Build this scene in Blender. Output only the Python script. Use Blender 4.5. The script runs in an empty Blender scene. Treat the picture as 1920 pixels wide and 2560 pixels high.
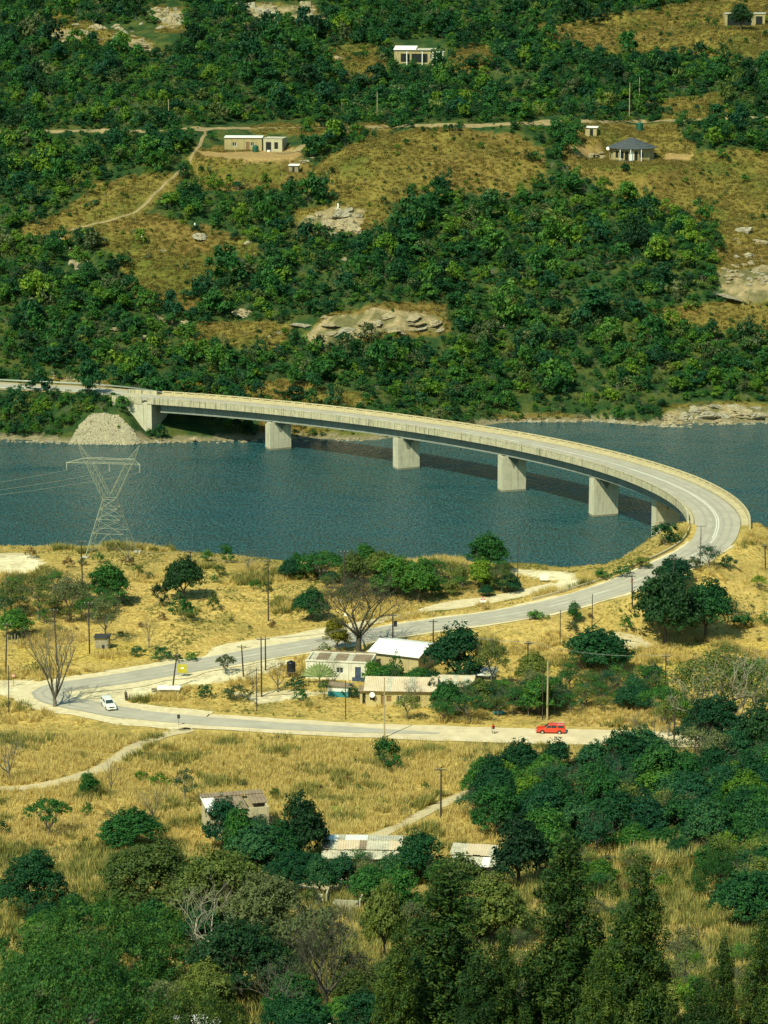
import bpy, bmesh, math, random
import numpy as np
from mathutils import Vector, Matrix, noise as mnoise
R = math.radians
SC = bpy.context.scene
COL = SC.collection
rng = np.random.RandomState(7)
random.seed(7)

# ------------------------------------------------------------------ camera, sky, sun, exposure
F, PITCH, CAMH = 7000.0, R(12.7), 136.0
SP, CP = math.sin(PITCH), math.cos(PITCH)
cd = bpy.data.cameras.new('camera'); cam = bpy.data.objects.new('camera', cd); COL.objects.link(cam)
cam.location = (0, 0, CAMH); cam.rotation_euler = (R(90) - PITCH, 0, 0)
cd.sensor_fit = 'VERTICAL'; cd.sensor_height = 24.0; cd.lens = F / 2560 * 24.0
cd.clip_start = 5; cd.clip_end = 6000
SC.camera = cam
SUN_EL, SUN_AZ = R(50), R(213)          # azimuth clockwise from +Y : sun stands behind the camera, to the left
sdir = Vector((math.sin(SUN_AZ) * math.cos(SUN_EL), math.cos(SUN_AZ) * math.cos(SUN_EL), math.sin(SUN_EL)))
W = bpy.data.worlds.new('World'); SC.world = W; W.use_nodes = True
wn = W.node_tree; wn.nodes.clear()
sky = wn.nodes.new('ShaderNodeTexSky'); sky.sky_type = 'NISHITA'; sky.sun_disc = False
sky.sun_elevation = SUN_EL; sky.sun_rotation = SUN_AZ; sky.dust_density = 1.2
bgn = wn.nodes.new('ShaderNodeBackground'); bgn.inputs[1].default_value = 0.098
wo = wn.nodes.new('ShaderNodeOutputWorld')
tint = wn.nodes.new('ShaderNodeMix'); tint.data_type = 'RGBA'; tint.blend_type = 'MULTIPLY'; tint.inputs[0].default_value = 1; tint.inputs[7].default_value = (.68, 1.08, .90, 1)
wn.links.new(sky.outputs[0], tint.inputs[6]); wn.links.new(tint.outputs[2], bgn.inputs[0]); wn.links.new(bgn.outputs[0], wo.inputs[0])
sl = bpy.data.lights.new('sun', 'SUN'); sl.energy = 4.7; sl.angle = R(0.5); sl.color = (1.0, 0.98, 0.70)
so = bpy.data.objects.new('sun', sl); COL.objects.link(so); so.rotation_euler = sdir.to_track_quat('Z', 'Y').to_euler()
so.location = (0, 0, 400)
vs = SC.view_settings; vs.view_transform = 'Standard'; vs.look = 'None'; vs.exposure = 0.2; vs.gamma = 1; vs.use_curve_mapping = False
SC.cycles.max_bounces = 5; SC.cycles.transparent_max_bounces = 6

K = 1659 / 1920.0
def D(x, y): return x / K, y / K
def ray(px, py):
    px = np.asarray(px, float); py = np.asarray(py, float); v = py - 1280
    return np.stack([(px - 960) / F, CP - (v / F) * SP, -(SP + (v / F) * CP)], -1)
def at(px, py, z):
    d = ray(px, py); t = (np.asarray(z, float) - CAMH) / d[..., 2]
    p = d * t[..., None]; p[..., 2] += CAMH; return p
def prj(x, y, z):
    dz = z - CAMH; Z = y * CP - dz * SP; v = (-dz * CP - y * SP)
    return 960 + F * x / Z, 1280 + F * v / Z, F / Z

# ------------------------------------------------------------------ materials
MATS = {}
def mat(name, col, rough=0.85, var=0.25, scale=1.5, bump=0.0, col2=None, metal=0.0, coord='pos', spec=0.3, stain=None):
    if name in MATS: return MATS[name]
    m = bpy.data.materials.new(name); m.use_nodes = True; nt = m.node_tree; N = nt.nodes; L = nt.links
    b = N['Principled BSDF']; b.inputs['Roughness'].default_value = rough; b.inputs['Metallic'].default_value = metal
    b.inputs['Specular IOR Level'].default_value = spec
    if coord == 'pos': src = N.new('ShaderNodeNewGeometry').outputs['Position']
    else: src = N.new('ShaderNodeTexCoord').outputs['Object']
    no = N.new('ShaderNodeTexNoise'); no.inputs['Scale'].default_value = scale; no.inputs['Detail'].default_value = 6
    no.inputs['Roughness'].default_value = 0.65
    L.new(src, no.inputs['Vector'])
    rp = N.new('ShaderNodeValToRGB'); rp.color_ramp.elements[0].position = 0.3; rp.color_ramp.elements[1].position = 0.7
    c2 = col2 or tuple(c * (1 - var) for c in col)
    c1 = col if col2 else tuple(min(1, c * (1 + var * .6)) for c in col)
    rp.color_ramp.elements[0].color = (*c2, 1); rp.color_ramp.elements[1].color = (*c1, 1)
    L.new(no.outputs[0], rp.inputs[0]); out = rp.outputs[0]
    if stain:                                           # vertical run-off marks
        mp = N.new('ShaderNodeMapping'); mp.inputs['Scale'].default_value = (2.4, 2.4, 0.10)
        L.new(src, mp.inputs[0]); n2 = N.new('ShaderNodeTexNoise'); n2.inputs['Scale'].default_value = 1.1; n2.inputs['Detail'].default_value = 7
        n2.inputs['Roughness'].default_value = .75
        L.new(mp.outputs[0], n2.inputs['Vector'])
        r2 = N.new('ShaderNodeValToRGB'); r2.color_ramp.elements[0].position = .52; r2.color_ramp.elements[1].position = .64
        L.new(n2.outputs[0], r2.inputs[0]); mx = N.new('ShaderNodeMix'); mx.data_type = 'RGBA'
        L.new(r2.outputs[0], mx.inputs[0]); L.new(out, mx.inputs[6]); mx.inputs[7].default_value = (*stain, 1); out = mx.outputs[2]
    L.new(out, b.inputs['Base Color'])
    if bump:
        bu = N.new('ShaderNodeBump'); bu.inputs['Distance'].default_value = bump; L.new(no.outputs[0], bu.inputs['Height']); L.new(bu.outputs[0], b.inputs['Normal'])
    MATS[name] = m; return m
def leafmat(name, c0, c1, c2, trans=0.35, rough=.6):
    if name in MATS: return MATS[name]
    m = bpy.data.materials.new(name); m.use_nodes = True; nt = m.node_tree; N = nt.nodes; L = nt.links; N.clear()
    oi = N.new('ShaderNodeObjectInfo'); at_ = N.new('ShaderNodeAttribute'); at_.attribute_name = 'lv'
    ad = N.new('ShaderNodeMath'); ad.operation = 'MULTIPLY_ADD'; ad.inputs[1].default_value = .55
    ml = N.new('ShaderNodeMath'); ml.operation = 'MULTIPLY'; ml.inputs[1].default_value = .45
    L.new(oi.outputs['Random'], ml.inputs[0]); L.new(at_.outputs['Fac'], ad.inputs[0]); L.new(ml.outputs[0], ad.inputs[2])
    rp = N.new('ShaderNodeValToRGB'); e = rp.color_ramp.elements; e[0].position = .15; e[0].color = (*c0, 1); e[1].position = .9; e[1].color = (*c2, 1)
    k = e.new(.55); k.color = (*c1, 1); L.new(ad.outputs[0], rp.inputs[0])
    d = N.new('ShaderNodeBsdfPrincipled'); d.inputs['Roughness'].default_value = rough; d.inputs['Specular IOR Level'].default_value = .25
    t = N.new('ShaderNodeBsdfTranslucent'); mx = N.new('ShaderNodeMixShader'); mx.inputs[0].default_value = trans
    L.new(rp.outputs[0], d.inputs['Base Color']); L.new(rp.outputs[0], t.inputs['Color'])
    L.new(d.outputs[0], mx.inputs[1]); L.new(t.outputs[0], mx.inputs[2]); o = N.new('ShaderNodeOutputMaterial'); L.new(mx.outputs[0], o.inputs[0])
    MATS[name] = m; return m

# ------------------------------------------------------------------ mesh helpers
class MB:
    def __init__(s): s.v = []; s.f = []
    def add(s, vs_, fs):
        o = len(s.v); s.v += [tuple(v) for v in vs_]; s.f += [tuple(i + o for i in f) for f in fs]; return s
    def box(s, x0, x1, y0, y1, z0, z1, M=None):
        vs_ = [Vector((x, y, z)) for z in (z0, z1) for y in (y0, y1) for x in (x0, x1)]
        if M: vs_ = [M @ v for v in vs_]
        return s.add(vs_, [(0, 2, 3, 1), (4, 5, 7, 6), (0, 1, 5, 4), (1, 3, 7, 5), (3, 2, 6, 7), (2, 0, 4, 6)])
    def tube(s, pts, rad, n=6, cap=True):
        pts = [Vector(p) for p in pts]
        if not hasattr(rad, '__len__'): rad = [rad] * len(pts)
        vs_ = []; up = Vector((0, 0, 1)); prev = None
        for i, p in enumerate(pts):
            d = (pts[min(i + 1, len(pts) - 1)] - pts[max(i - 1, 0)]); d.normalize()
            a = d.cross(up) if prev is None else prev - d * prev.dot(d)
            if a.length < 1e-3: a = d.cross(Vector((1, 0, 0)))
            a.normalize(); prev = a; b = d.cross(a)
            for k in range(n):
                th = 2 * math.pi * k / n; vs_.append(p + (a * math.cos(th) + b * math.sin(th)) * rad[i])
        fs = [(i * n + k, i * n + (k + 1) % n, (i + 1) * n + (k + 1) % n, (i + 1) * n + k) for i in range(len(pts) - 1) for k in range(n)]
        if cap: fs += [tuple(range(n))[::-1], tuple((len(pts) - 1) * n + k for k in range(n))]
        return s.add(vs_, fs)
    def bar(s, a, b, r=.05, n=4): return s.tube([a, b], r, n)
    def lathe(s, prof, n=16, c=(0, 0, 0)):
        vs_ = [(c[0] + r * math.cos(2 * math.pi * k / n), c[1] + r * math.sin(2 * math.pi * k / n), c[2] + z) for r, z in prof for k in range(n)]
        fs = [(i * n + k, i * n + (k + 1) % n, (i + 1) * n + (k + 1) % n, (i + 1) * n + k) for i in range(len(prof) - 1) for k in range(n)]
        fs += [tuple(range(n))[::-1], tuple((len(prof) - 1) * n + k for k in range(n))]
        return s.add(vs_, fs)
    def prism(s, poly, y0, y1, M=None):                     # poly in (x, z), extruded along y
        n = len(poly); vs_ = [Vector((x, y0, z)) for x, z in poly] + [Vector((x, y1, z)) for x, z in poly]
        if M: vs_ = [M @ v for v in vs_]
        return s.add(vs_, [tuple(range(n)), tuple(range(2 * n - 1, n - 1, -1))] + [(i, i + n, (i + 1) % n + n, (i + 1) % n) for i in range(n)])
    def mesh(s, name, m=None, smooth=False):
        me = bpy.data.meshes.new(name); me.from_pydata(s.v, [], s.f); me.update()
        if m: me.materials.append(m)
        if smooth: me.polygons.foreach_set('use_smooth', [True] * len(me.polygons))
        return me
    def build(s, name, m=None, parent=None, smooth=False, bevel=0):
        o = bpy.data.objects.new(name, s.mesh(name, m, smooth)); COL.objects.link(o)
        if parent: o.parent = parent
        if bevel:
            b = o.modifiers.new('b', 'BEVEL'); b.width = bevel; b.segments = 2; b.limit_method = 'ANGLE'
        return o
def quadmesh(name, V, m, lv=None):                         # V: (n,4,3)
    n = len(V); me = bpy.data.meshes.new(name)
    me.vertices.add(n * 4); me.vertices.foreach_set('co', V.astype(np.float32).ravel())
    me.loops.add(n * 4); me.loops.foreach_set('vertex_index', np.arange(n * 4, dtype=np.int32))
    me.polygons.add(n); me.polygons.foreach_set('loop_start', np.arange(0, n * 4, 4, dtype=np.int32))
    me.update(calc_edges=True)
    if lv is not None:
        a = me.attributes.new('lv', 'FLOAT', 'FACE'); a.data.foreach_set('value', lv.astype(np.float32))
    me.materials.append(m); return me
def tag(o, label=None, cat=None, group=None, kind=None):
    if label: o['label'] = label
    if cat: o['category'] = cat
    if group: o['group'] = group
    if kind: o['kind'] = kind
    return o
def empty(name, loc, rz=0, label=None, cat=None, group=None):
    o = bpy.data.objects.new(name, None); COL.objects.link(o); o.location = loc; o.rotation_euler = (0, 0, rz); o.empty_display_size = .3
    return tag(o, label, cat, group)
def link(name, me, loc=(0, 0, 0), rot=(0, 0, 0), scl=(1, 1, 1), parent=None):
    o = bpy.data.objects.new(name, me); COL.objects.link(o); o.location = loc; o.rotation_euler = rot; o.scale = scl
    if parent: o.parent = parent
    return o
def spline(P, n=8):                                        # Catmull-Rom through rows of P
    P = np.asarray(P, float); Q = np.vstack([2 * P[0] - P[1], P, 2 * P[-1] - P[-2]]); out = []
    for i in range(1, len(Q) - 2):
        for t in np.linspace(0, 1, n, endpoint=False):
            p0, p1, p2, p3 = Q[i - 1:i + 3]
            out.append(.5 * ((2 * p1) + (-p0 + p2) * t + (2 * p0 - 5 * p1 + 4 * p2 - p3) * t * t + (-p0 + 3 * p1 - 3 * p2 + p3) * t ** 3))
    out.append(P[-1]); return np.array(out)
def resample(P, step):
    P = np.asarray(P, float); d = np.r_[0, np.cumsum(np.linalg.norm(np.diff(P[:, :2], axis=0), axis=1))]
    n = max(2, int(d[-1] / step) + 1); t = np.linspace(0, d[-1], n)
    return np.stack([np.interp(t, d, P[:, k]) for k in range(P.shape[1])], 1)
def sm(t): t = np.clip(t, 0, 1); return t * t * (3 - 2 * t)
_perm = np.random.RandomState(3).rand(256, 256)
def vnoise(x, y):
    x = np.asarray(x, float); y = np.asarray(y, float); xi = np.floor(x).astype(int); yi = np.floor(y).astype(int); fx = sm(x - xi); fy = sm(y - yi)
    g = lambda a, b: _perm[a % 256, b % 256]
    return (g(xi, yi) * (1 - fx) + g(xi + 1, yi) * fx) * (1 - fy) + (g(xi, yi + 1) * (1 - fx) + g(xi + 1, yi + 1) * fx) * fy
def fbm(x, y, o=4, r=.55):
    s = 0; a = 1; t = 0
    for k in range(o): s = s + a * vnoise(x * 2 ** k + 17 * k, y * 2 ** k + 31 * k); t += a; a *= r
    return s / t
def inpoly(px, py, poly):
    px = np.asarray(px); py = np.asarray(py); c = np.zeros(px.shape, bool); n = len(poly)
    for i in range(n):
        x0, y0 = poly[i]; x1, y1 = poly[i - 1]
        if y0 == y1: continue
        k = ((y0 > py) != (y1 > py)) & (px < (x1 - x0) * (py - y0) / (y1 - y0) + x0); c ^= k
    return c

# ------------------------------------------------------------------ bridge and road axes (world)
near_px = [(330, 997), (500, 1002), (648, 1018), (810, 1033), (960, 1052), (1110, 1076), (1261, 1105), (1411, 1137), (1539, 1178), (1625, 1213), (1689, 1248), (1718, 1275), (1726, 1296)]
far_px = [(353, 972), (660, 996), (960, 1030), (1249, 1069), (1380, 1093), (1510, 1121), (1608, 1142), (1705, 1169), (1803, 1218), (1852, 1256), (1868, 1280), (1872, 1300)]
def zroad_px(x): return np.interp(x, [0, 330, 700, 1003, 1268, 1502, 1700, 1870], [9.4, 9.5, 9.8, 10.3, 11.0, 11.7, 12.0, 12.0])
Nn = spline(np.array([at(x, y, zroad_px(x) + 1.0) for x, y in near_px]), 6)
Ff = spline(np.array([at(x, y, zroad_px(x) + 1.0) for x, y in far_px]), 6)
Nn = resample(Nn, 3.0); Ff = resample(Ff, 1.0)
cl = []; hw_ = []
for q in Nn[1:]:
    k = np.argmin(np.linalg.norm(Ff[:, :2] - q[:2], axis=1)); cl.append((q + Ff[k]) / 2); hw_.append(np.linalg.norm(Ff[k, :2] - q[:2]) / 2)
cl = np.array(cl); hw_ = np.array(hw_)
tt = np.linspace(0, 1, len(cl)); hwf = np.polyval(np.polyfit(tt, hw_, 2), tt)
cx = np.polyval(np.polyfit(tt, cl[:, 0], 6), tt); cy = np.polyval(np.polyfit(tt, cl[:, 1], 6), tt); cz = np.polyval(np.polyfit(tt, cl[:, 2] - 1.0, 3), tt)
BR = resample(np.stack([cx, cy, cz, np.clip(hwf, 4.9, 6.2)], 1), 1.5)     # x,y,z,halfwidth of the deck
def Lw(px, py, z): p = at(px, py, z); return [p[0], p[1], z]
left_px = [(-420, 943, 9.3), (-200, 951, 9.35), (0, 964, 9.4), (170, 972, 9.45), (290, 981, 9.5)]
leftP = np.array([Lw(*p) for p in left_px] + [list(BR[0, :3])])
right_px = [(1797, 1315, 12), (1784, 1349, 11.9), (1745, 1381, 11.6), (1672, 1416, 11.0), (1575, 1457, 10.2), (1500, 1482, 9.6), (1388, 1513, 8.9), (1250, 1540, 8.2), (1100, 1560, 7.5), (960, 1581, 6.9), (850, 1600, 6.5),
            (750, 1617, 6.1), (650, 1634, 5.8), (515, 1659, 5.5), (404, 1679, 5.3), (302, 1697, 5.2), (215, 1709, 5.1), (150, 1719, 5), (120, 1731, 5), (135, 1745, 5), (176, 1757, 5), (227, 1767, 5), (302, 1781, 5), (378, 1790, 5),
            (505, 1802, 5)]
rightP = np.array([list(BR[-1, :3])] + [Lw(*p) for p in right_px])
low_px = [(505, 1802, 5), (700, 1815, 5), (960, 1828, 5), (1233, 1837, 5), (1500, 1843, 5), (1750, 1850, 5.2), (2050, 1860, 5.4), (2500, 1860, 6)]
lowP = np.array([Lw(*p) for p in low_px])
ROAD_L = resample(spline(leftP, 8), 2.0); ROAD_R = resample(spline(rightP, 8), 2.0); ROAD_LOW = resample(spline(lowP, 6), 2.0)

# ------------------------------------------------------------------ terrain height
def shore(pts):
    P = np.array([at(x, y, 0.0)[:2] for x, y in pts]); P = P[np.argsort(P[:, 0])]; return P
SF = shore([(-3000, 1100), (-300, 1092), (0, 1096), (170, 1106), (330, 1110), (480, 1102), (720, 1096), (940, 1100), (1060, 1080), (1180, 1066), (1250, 1056), (1500, 1053), (1600, 1064), (1680, 1058), (1920, 1055), (2300, 1060), (5000, 1060)])
SN = shore([(-3000, 1390), (0, 1384), (200, 1386), (350, 1387), (560, 1404), (700, 1418), (850, 1425), (1000, 1425), (1100, 1415), (1200, 1425), (1330, 1428), (1400, 1437), (1500, 1430), (1560, 1410), (1610, 1380), (1640, 1358), (1700, 1350), (1840, 1345), (1920, 1358), (2100, 1420), (2600, 1440), (5000, 1440)])
yf = lambda x: np.interp(x, SF[:, 0], SF[:, 1]); yn = lambda x: np.interp(x, SN[:, 0], SN[:, 1])
def base_h(x, y):
    wob = (fbm(x / 9, y / 9 + 5, 3) - .5) * 3
    a = yf(x) + wob; b = yn(x) + wob * .6
    d = y - a
    hf = np.interp(d, [0, 3, 14, 30, 174, 250, 359, 480, 700, 1500], [0, 1.2, 5, 9.6, 55, 72, 92, 118, 170, 230])
    bulge = 9 * np.exp(-((x - 35) / 45) ** 2 - ((d - 165) / 35) ** 2) - 6 * np.exp(-((x + 20) / 25) ** 2 - ((d - 240) / 40) ** 2) \
        + 5 * np.exp(-((x - 60) / 60) ** 2 - ((d - 70) / 30) ** 2) - 4 * np.exp(-((x + 55) / 25) ** 2 - ((d - 110) / 45) ** 2)
    amp = sm((d - 18) / 60); hf = hf + amp * (bulge + (fbm(x / 42 + 3, y / 42, 4) - .5) * 10 + (fbm(x / 8, y / 8 + 9, 3) - .5) * 2.6)
    dn = b - y
    hn = np.interp(y, [-400, 0, 50, 100, 150, 200, 251, 300, 344, 390, 434, 900], [140, 116, 88, 66, 50, 39, 29, 19, 12, 8, 4.8, 4.4])
    hn = np.minimum(hn, 4.6 + np.maximum(hn - 4.6, 0)) * (.55 + .45 * sm(dn / 22)) * sm(dn / 6 + .02)
    hn = hn + sm(dn / 25) * ((fbm(x / 30, y / 30, 3) - .5) * 2.2 + (fbm(x / 6, y / 6, 2) - .5) * .5)
    mid = -2.2 * sm(np.minimum(-d, -dn) / 6)
    return np.where(d > 0, hf, np.where(dn > 0, hn, mid)), d, dn
def neardist(x, y, P):
    x = np.asarray(x); shp = x.shape; X = x.ravel(); Y = np.asarray(y).ravel(); best = np.full(X.shape, 1e9); z = np.zeros(X.shape); tpar = np.zeros(X.shape)
    for i in range(len(P) - 1):
        a, b = P[i], P[i + 1]; dx, dy = b[0] - a[0], b[1] - a[1]; L2 = dx * dx + dy * dy + 1e-9
        m = (X > min(a[0], b[0]) - 45) & (X < max(a[0], b[0]) + 45) & (Y > min(a[1], b[1]) - 45) & (Y < max(a[1], b[1]) + 45)
        if not m.any(): continue
        t = np.clip(((X[m] - a[0]) * dx + (Y[m] - a[1]) * dy) / L2, 0, 1)
        dd = np.hypot(X[m] - a[0] - t * dx, Y[m] - a[1] - t * dy); w = dd < best[m]
        idx = np.where(m)[0][w]; best[idx] = dd[w]; z[idx] = (a[2] + (b[2] - a[2]) * t)[w]; tpar[idx] = i + t[w]
    return best.reshape(shp), z.reshape(shp), tpar.reshape(shp)
def axis(lo, d0, d1, hi, st, extra=None):
    a = list(np.arange(d0, d1, st)); o = [d0 - 8 * 1.5 ** k for k in range(1, 40)]; o = [v for v in o if v > lo][::-1]
    p = [d1 + 8 * 1.5 ** k for k in range(1, 40)]; p = [v for v in p if v < hi]
    return np.array([lo] + o + a + [d1] + p + [hi])
GX = np.unique(np.r_[axis(-2500, -210, -110, -109.9, 2.5), np.arange(-110, 110, 1.1), axis(109.9, 110, 210, 2500, 2.5)])
GX = GX[np.r_[True, np.diff(GX) > .3]]
GY = np.unique(np.r_[-600, -300, -150, -50, 0, 50, np.arange(100, 240, 3), np.arange(240, 610, 1.15), np.arange(610, 1120, 1.7), np.arange(1120, 1300, 8), 1400, 1600, 2000, 2600, 3500])
XX, YY = np.meshgrid(GX, GY)
HH, DF, DN = base_h(XX, YY)
# roads are graded into the ground
def grade(P, hw, fall, HH, land):
    d, z, t = neardist(XX, YY, P); w = sm(1 - (d - hw) / fall) * land
    return HH * (1 - w) + (z - .12) * w
HH = grade(ROAD_L, 5.6, 9, HH, (DF > -1) * sm((BR[0, 0] - 1.0 - XX) / 8.5))
endm = (YY < BR[-1, 1] + 4)
HH = grade(ROAD_R, 5.2, 17, HH, ((DN > -2) & endm) * sm((DN + 2) / 12))
HH = grade(ROAD_LOW, 4.5, 14, HH, (DN > 0) * 1.0)
# embankment behind the far abutment
def hgt(x, y):
    x = np.asarray(x, float); y = np.asarray(y, float)
    i = np.clip(np.searchsorted(GX, x) - 1, 0, len(GX) - 2); j = np.clip(np.searchsorted(GY, y) - 1, 0, len(GY) - 2)
    fx = (x - GX[i]) / (GX[i + 1] - GX[i]); fy = (y - GY[j]) / (GY[j + 1] - GY[j])
    return HH[j, i] * (1 - fx) * (1 - fy) + HH[j, i + 1] * fx * (1 - fy) + HH[j + 1, i] * (1 - fx) * fy + HH[j + 1, i + 1] * fx * fy
_T = np.arange(180, 1700, 1.5)
def G(px, py):
    d = ray(px, py); P = d[None, :] * _T[:, None]; z = P[:, 2] + CAMH; h = np.maximum(hgt(P[:, 0], P[:, 1]), 0)
    k = np.argmax(z < h)
    if z[k] >= h[k]: k = len(_T) - 1
    a, b = _T[max(k - 1, 0)], _T[k]
    for _ in range(12):
        m = (a + b) / 2; q = d * m
        if q[2] + CAMH < max(float(hgt(q[0], q[1])), 0): b = m
        else: a = m
    q = d * b; return Vector((q[0], q[1], max(float(hgt(q[0], q[1])), 0)))
def S(v): return float(prj(v[0], v[1], v[2])[2])
def flatten(px, py, r, fall, dz=0):
    global HH
    c = G(px, py); d = np.hypot(XX - c.x, YY - c.y); w = sm(1 - (d - r) / fall); HH = HH * (1 - w) + (c.z + dz) * w
    return c
flatten(615, 385, 11, 9); flatten(705, 388, 8, 8); flatten(1580, 405, 11, 9); flatten(1478, 345, 2.5, 4); flatten(1030, 152, 9, 7); flatten(1850, 70, 9, 7)
flatten(735, 430, 2, 3); flatten(860, 1690, 6, 8); flatten(1000, 1755, 8, 8); flatten(1000, 1665, 5, 8); flatten(560, 2090, 8, 8); flatten(1000, 2160, 12, 9); flatten(268, 1385, 6, 8)

HH = grade(ROAD_R, 5.0, 7, HH, ((DN > -2) & endm) * sm((DN + 2) / 12)); HH = grade(ROAD_LOW, 4.6, 6, HH, (DN > 0) * 1.0)
# ground colour (what grows or lies where)
PX, PY, PS = prj(XX, YY, HH)
def zone(polys, wob=16, disp=True):
    wx = PX + (fbm(XX / 7, YY / 7, 3) - .5) * wob * 2; wy = PY + (fbm(XX / 7 + 40, YY / 7, 3) - .5) * wob * 1.2
    m = np.zeros(XX.shape, bool)
    for p in polys: m |= inpoly(wx, wy, [D(*q) for q in p] if disp else p)
    return m
MEADOW = [[(1240, 264), (1460, 268), (1520, 350), (1380, 380), (1240, 345)], [(1150, 60), (1400, 20), (1700, -40), (1700, 130), (1500, 125), (1300, 118), (1200, 100)], [(1000, 95), (1060, 88), (1075, 130), (1010, 160), (955, 145)], [(700, 100), (800, 95), (830, 130), (820, 175), (700, 165)],
          [(640, 385), (700, 345), (800, 292), (950, 270), (1100, 288), (1180, 330), (1190, 385), (1100, 425), (960, 420), (830, 440), (700, 430), (620, 400)],
          [(1210, 305), (1300, 285), (1420, 330), (1600, 320), (1720, 330), (1720, 460), (1500, 485), (1380, 445), (1290, 405), (1230, 370)], [(1400, 215), (1560, 200), (1600, 250), (1430, 262)],
          [(40, 490), (200, 440), (330, 370), (410, 390), (310, 460), (450, 490), (570, 530), (500, 590), (440, 640), (400, 690), (290, 640), (260, 570), (200, 515), (90, 525)], [(200, 395), (300, 380), (330, 440), (260, 470), (140, 470)],
          [(420, 318), (650, 325), (680, 360), (640, 410), (440, 410), (400, 360)], [(640, 740), (700, 685), (830, 650), (960, 660), (975, 720), (800, 735)], [(1360, 672), (1560, 655), (1700, 680), (1700, 750), (1500, 705), (1400, 705)],
          [(1540, 480), (1700, 470), (1700, 680), (1560, 665)], [(640, 450), (790, 430), (870, 455), (820, 505), (640, 515)], [(500, 835), (620, 822), (820, 860), (760, 885), (520, 860)], [(100, 815), (240, 820), (240, 840), (100, 838)],
          [(520, 275), (620, 265), (850, 262), (850, 285), (700, 300), (560, 290)], [(1440, 880), (1560, 868), (1700, 875), (1700, 925), (1440, 925)], [(1070, 895), (1200, 890), (1290, 905), (1080, 915)], [(560, 900), (860, 925), (860, 950), (560, 945)],
          [(100, 20), (230, 60), (330, 90), (380, 130), (250, 110), (100, 90)], [(330, 10), (420, 20), (400, 70), (340, 70)], [(520, 5), (690, 10), (690, 60), (520, 50)], [(390, 745), (430, 700), (560, 690), (640, 700), (600, 760)]]
SCRUBG = [[(640, 385), (860, 440), (900, 500), (640, 520)], [(380, 400), (640, 330), (680, 400), (560, 440)]]
ROCKZ = [[(700, 690), (820, 662), (950, 685), (960, 712), (800, 718), (700, 745), (640, 738)], [(1545, 590), (1680, 570), (1680, 655), (1560, 650)], [(650, 465), (740, 445), (790, 455), (770, 500), (640, 505)], [(335, 685), (400, 690), (415, 705), (350, 700)], [(530, 8), (680, 12), (680, 50), (540, 45)],
         [(350, 20), (400, 25), (390, 60), (350, 60)], [(1440, 890), (1530, 872), (1700, 878), (1700, 918), (1470, 918)], [(110, 65), (160, 60), (180, 85), (120, 85)], [(230, 80), (300, 85), (350, 110), (300, 110)], [(130, 818), (230, 822), (230, 838), (130, 835)]]
SANDZ = [[(170, 1510), (215, 1488), (290, 1473), (420, 1452), (520, 1438), (590, 1420), (640, 1430), (520, 1470), (400, 1484), (360, 1495), (275, 1512), (255, 1530), (190, 1527)], [(-400, 1468), (60, 1470), (110, 1475), (110, 1525), (60, 1522), (0, 1500), (-400, 1510)],
         [(455, 1400), (600, 1375), (660, 1368), (620, 1400), (560, 1412), (480, 1420)], [(1100, 1228), (1230, 1236), (1260, 1260), (1200, 1280), (1200, 1255), (1090, 1240)], [(-200, 1195), (60, 1195), (100, 1215), (60, 1240), (-200, 1240)], [(1220, 1395), (1330, 1372), (1390, 1385), (1420, 1400), (1300, 1412)],
         [(700, 1880), (840, 1890), (840, 1925), (760, 1935), (600, 1925)], [(520, 1500), (620, 1490), (700, 1500), (560, 1520)]]
YARD = [[(425, 325), (480, 330), (640, 322), (660, 335), (600, 352), (440, 338)], [(1230, 315), (1300, 318), (1300, 340), (1240, 338)], [(1440, 330), (1500, 335), (1490, 348), (1430, 345)]]
LAWN = [[(1250, 340), (1420, 345), (1480, 365), (1400, 375), (1260, 362)], [(700, 1720), (800, 1715), (850, 1730), (760, 1790), (700, 1800)], [(430, 360), (620, 365), (600, 395), (430, 380)], [(260, 560), (480, 545), (460, 620), (380, 650), (290, 620)]]
BRIGHT = [[(1080, 1460), (1290, 1410), (1659, 1380), (1800, 1380), (1659, 1440), (1450, 1460), (1380, 1490)], [(30, 1400), (300, 1385), (340, 1420), (60, 1440)]]
WOODG = [[(1000, 1600), (1150, 1575), (1400, 1600), (1750, 1560), (1750, 1900), (1480, 1850), (1180, 1900), (1010, 1760)], [(-100, 1830), (450, 1820), (800, 1830), (1100, 1880), (1750, 1950), (1750, 2400), (-100, 2400)]]
far_side = DF > -2
c = np.zeros(XX.shape + (3,))
def put(m, col): c[m] = col
n1 = fbm(XX / 14, YY / 14, 4)[..., None]; n2 = fbm(XX / 3.2 + 9, YY / 3.2, 3)[..., None]; n3 = fbm(XX / 26 + 50, YY / 26 + 9, 3)[..., None]
gold = np.array([.60, .43, .135]); gold2 = np.array([.50, .365, .11]); oliv = np.array([.20, .19, .05]); rust = np.array([.42, .28, .11])
mixv = lambda a, b, t: a * (1 - t) + b * t
near = mixv(gold, gold2, sm((n1 - .35) * 3.3)); near = mixv(near, rust, sm((n3 - .53) * 5) * .55); near = mixv(near, oliv, sm((n2 - .56) * 5) * .6)
shoreg = sm(1 - DN / 60)[..., None] * .35; near = mixv(near, oliv, shoreg)
hillm = np.array([.200, .160, .038]); hillg = np.array([.072, .110, .020]); hillr = np.array([.200, .130, .040])
meadow = mixv(hillm, hillg, sm((n1 - .45) * 4) * .75); meadow = mixv(meadow, hillr, sm((n3 - .48) * 5) * .6); meadow = mixv(meadow, hillm * 1.25, sm((n2 - .5) * 5) * .5)
wood = mixv(np.array([.025, .062, .018]), np.array([.075, .095, .024]), sm((n2 - .42) * 4))
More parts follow.
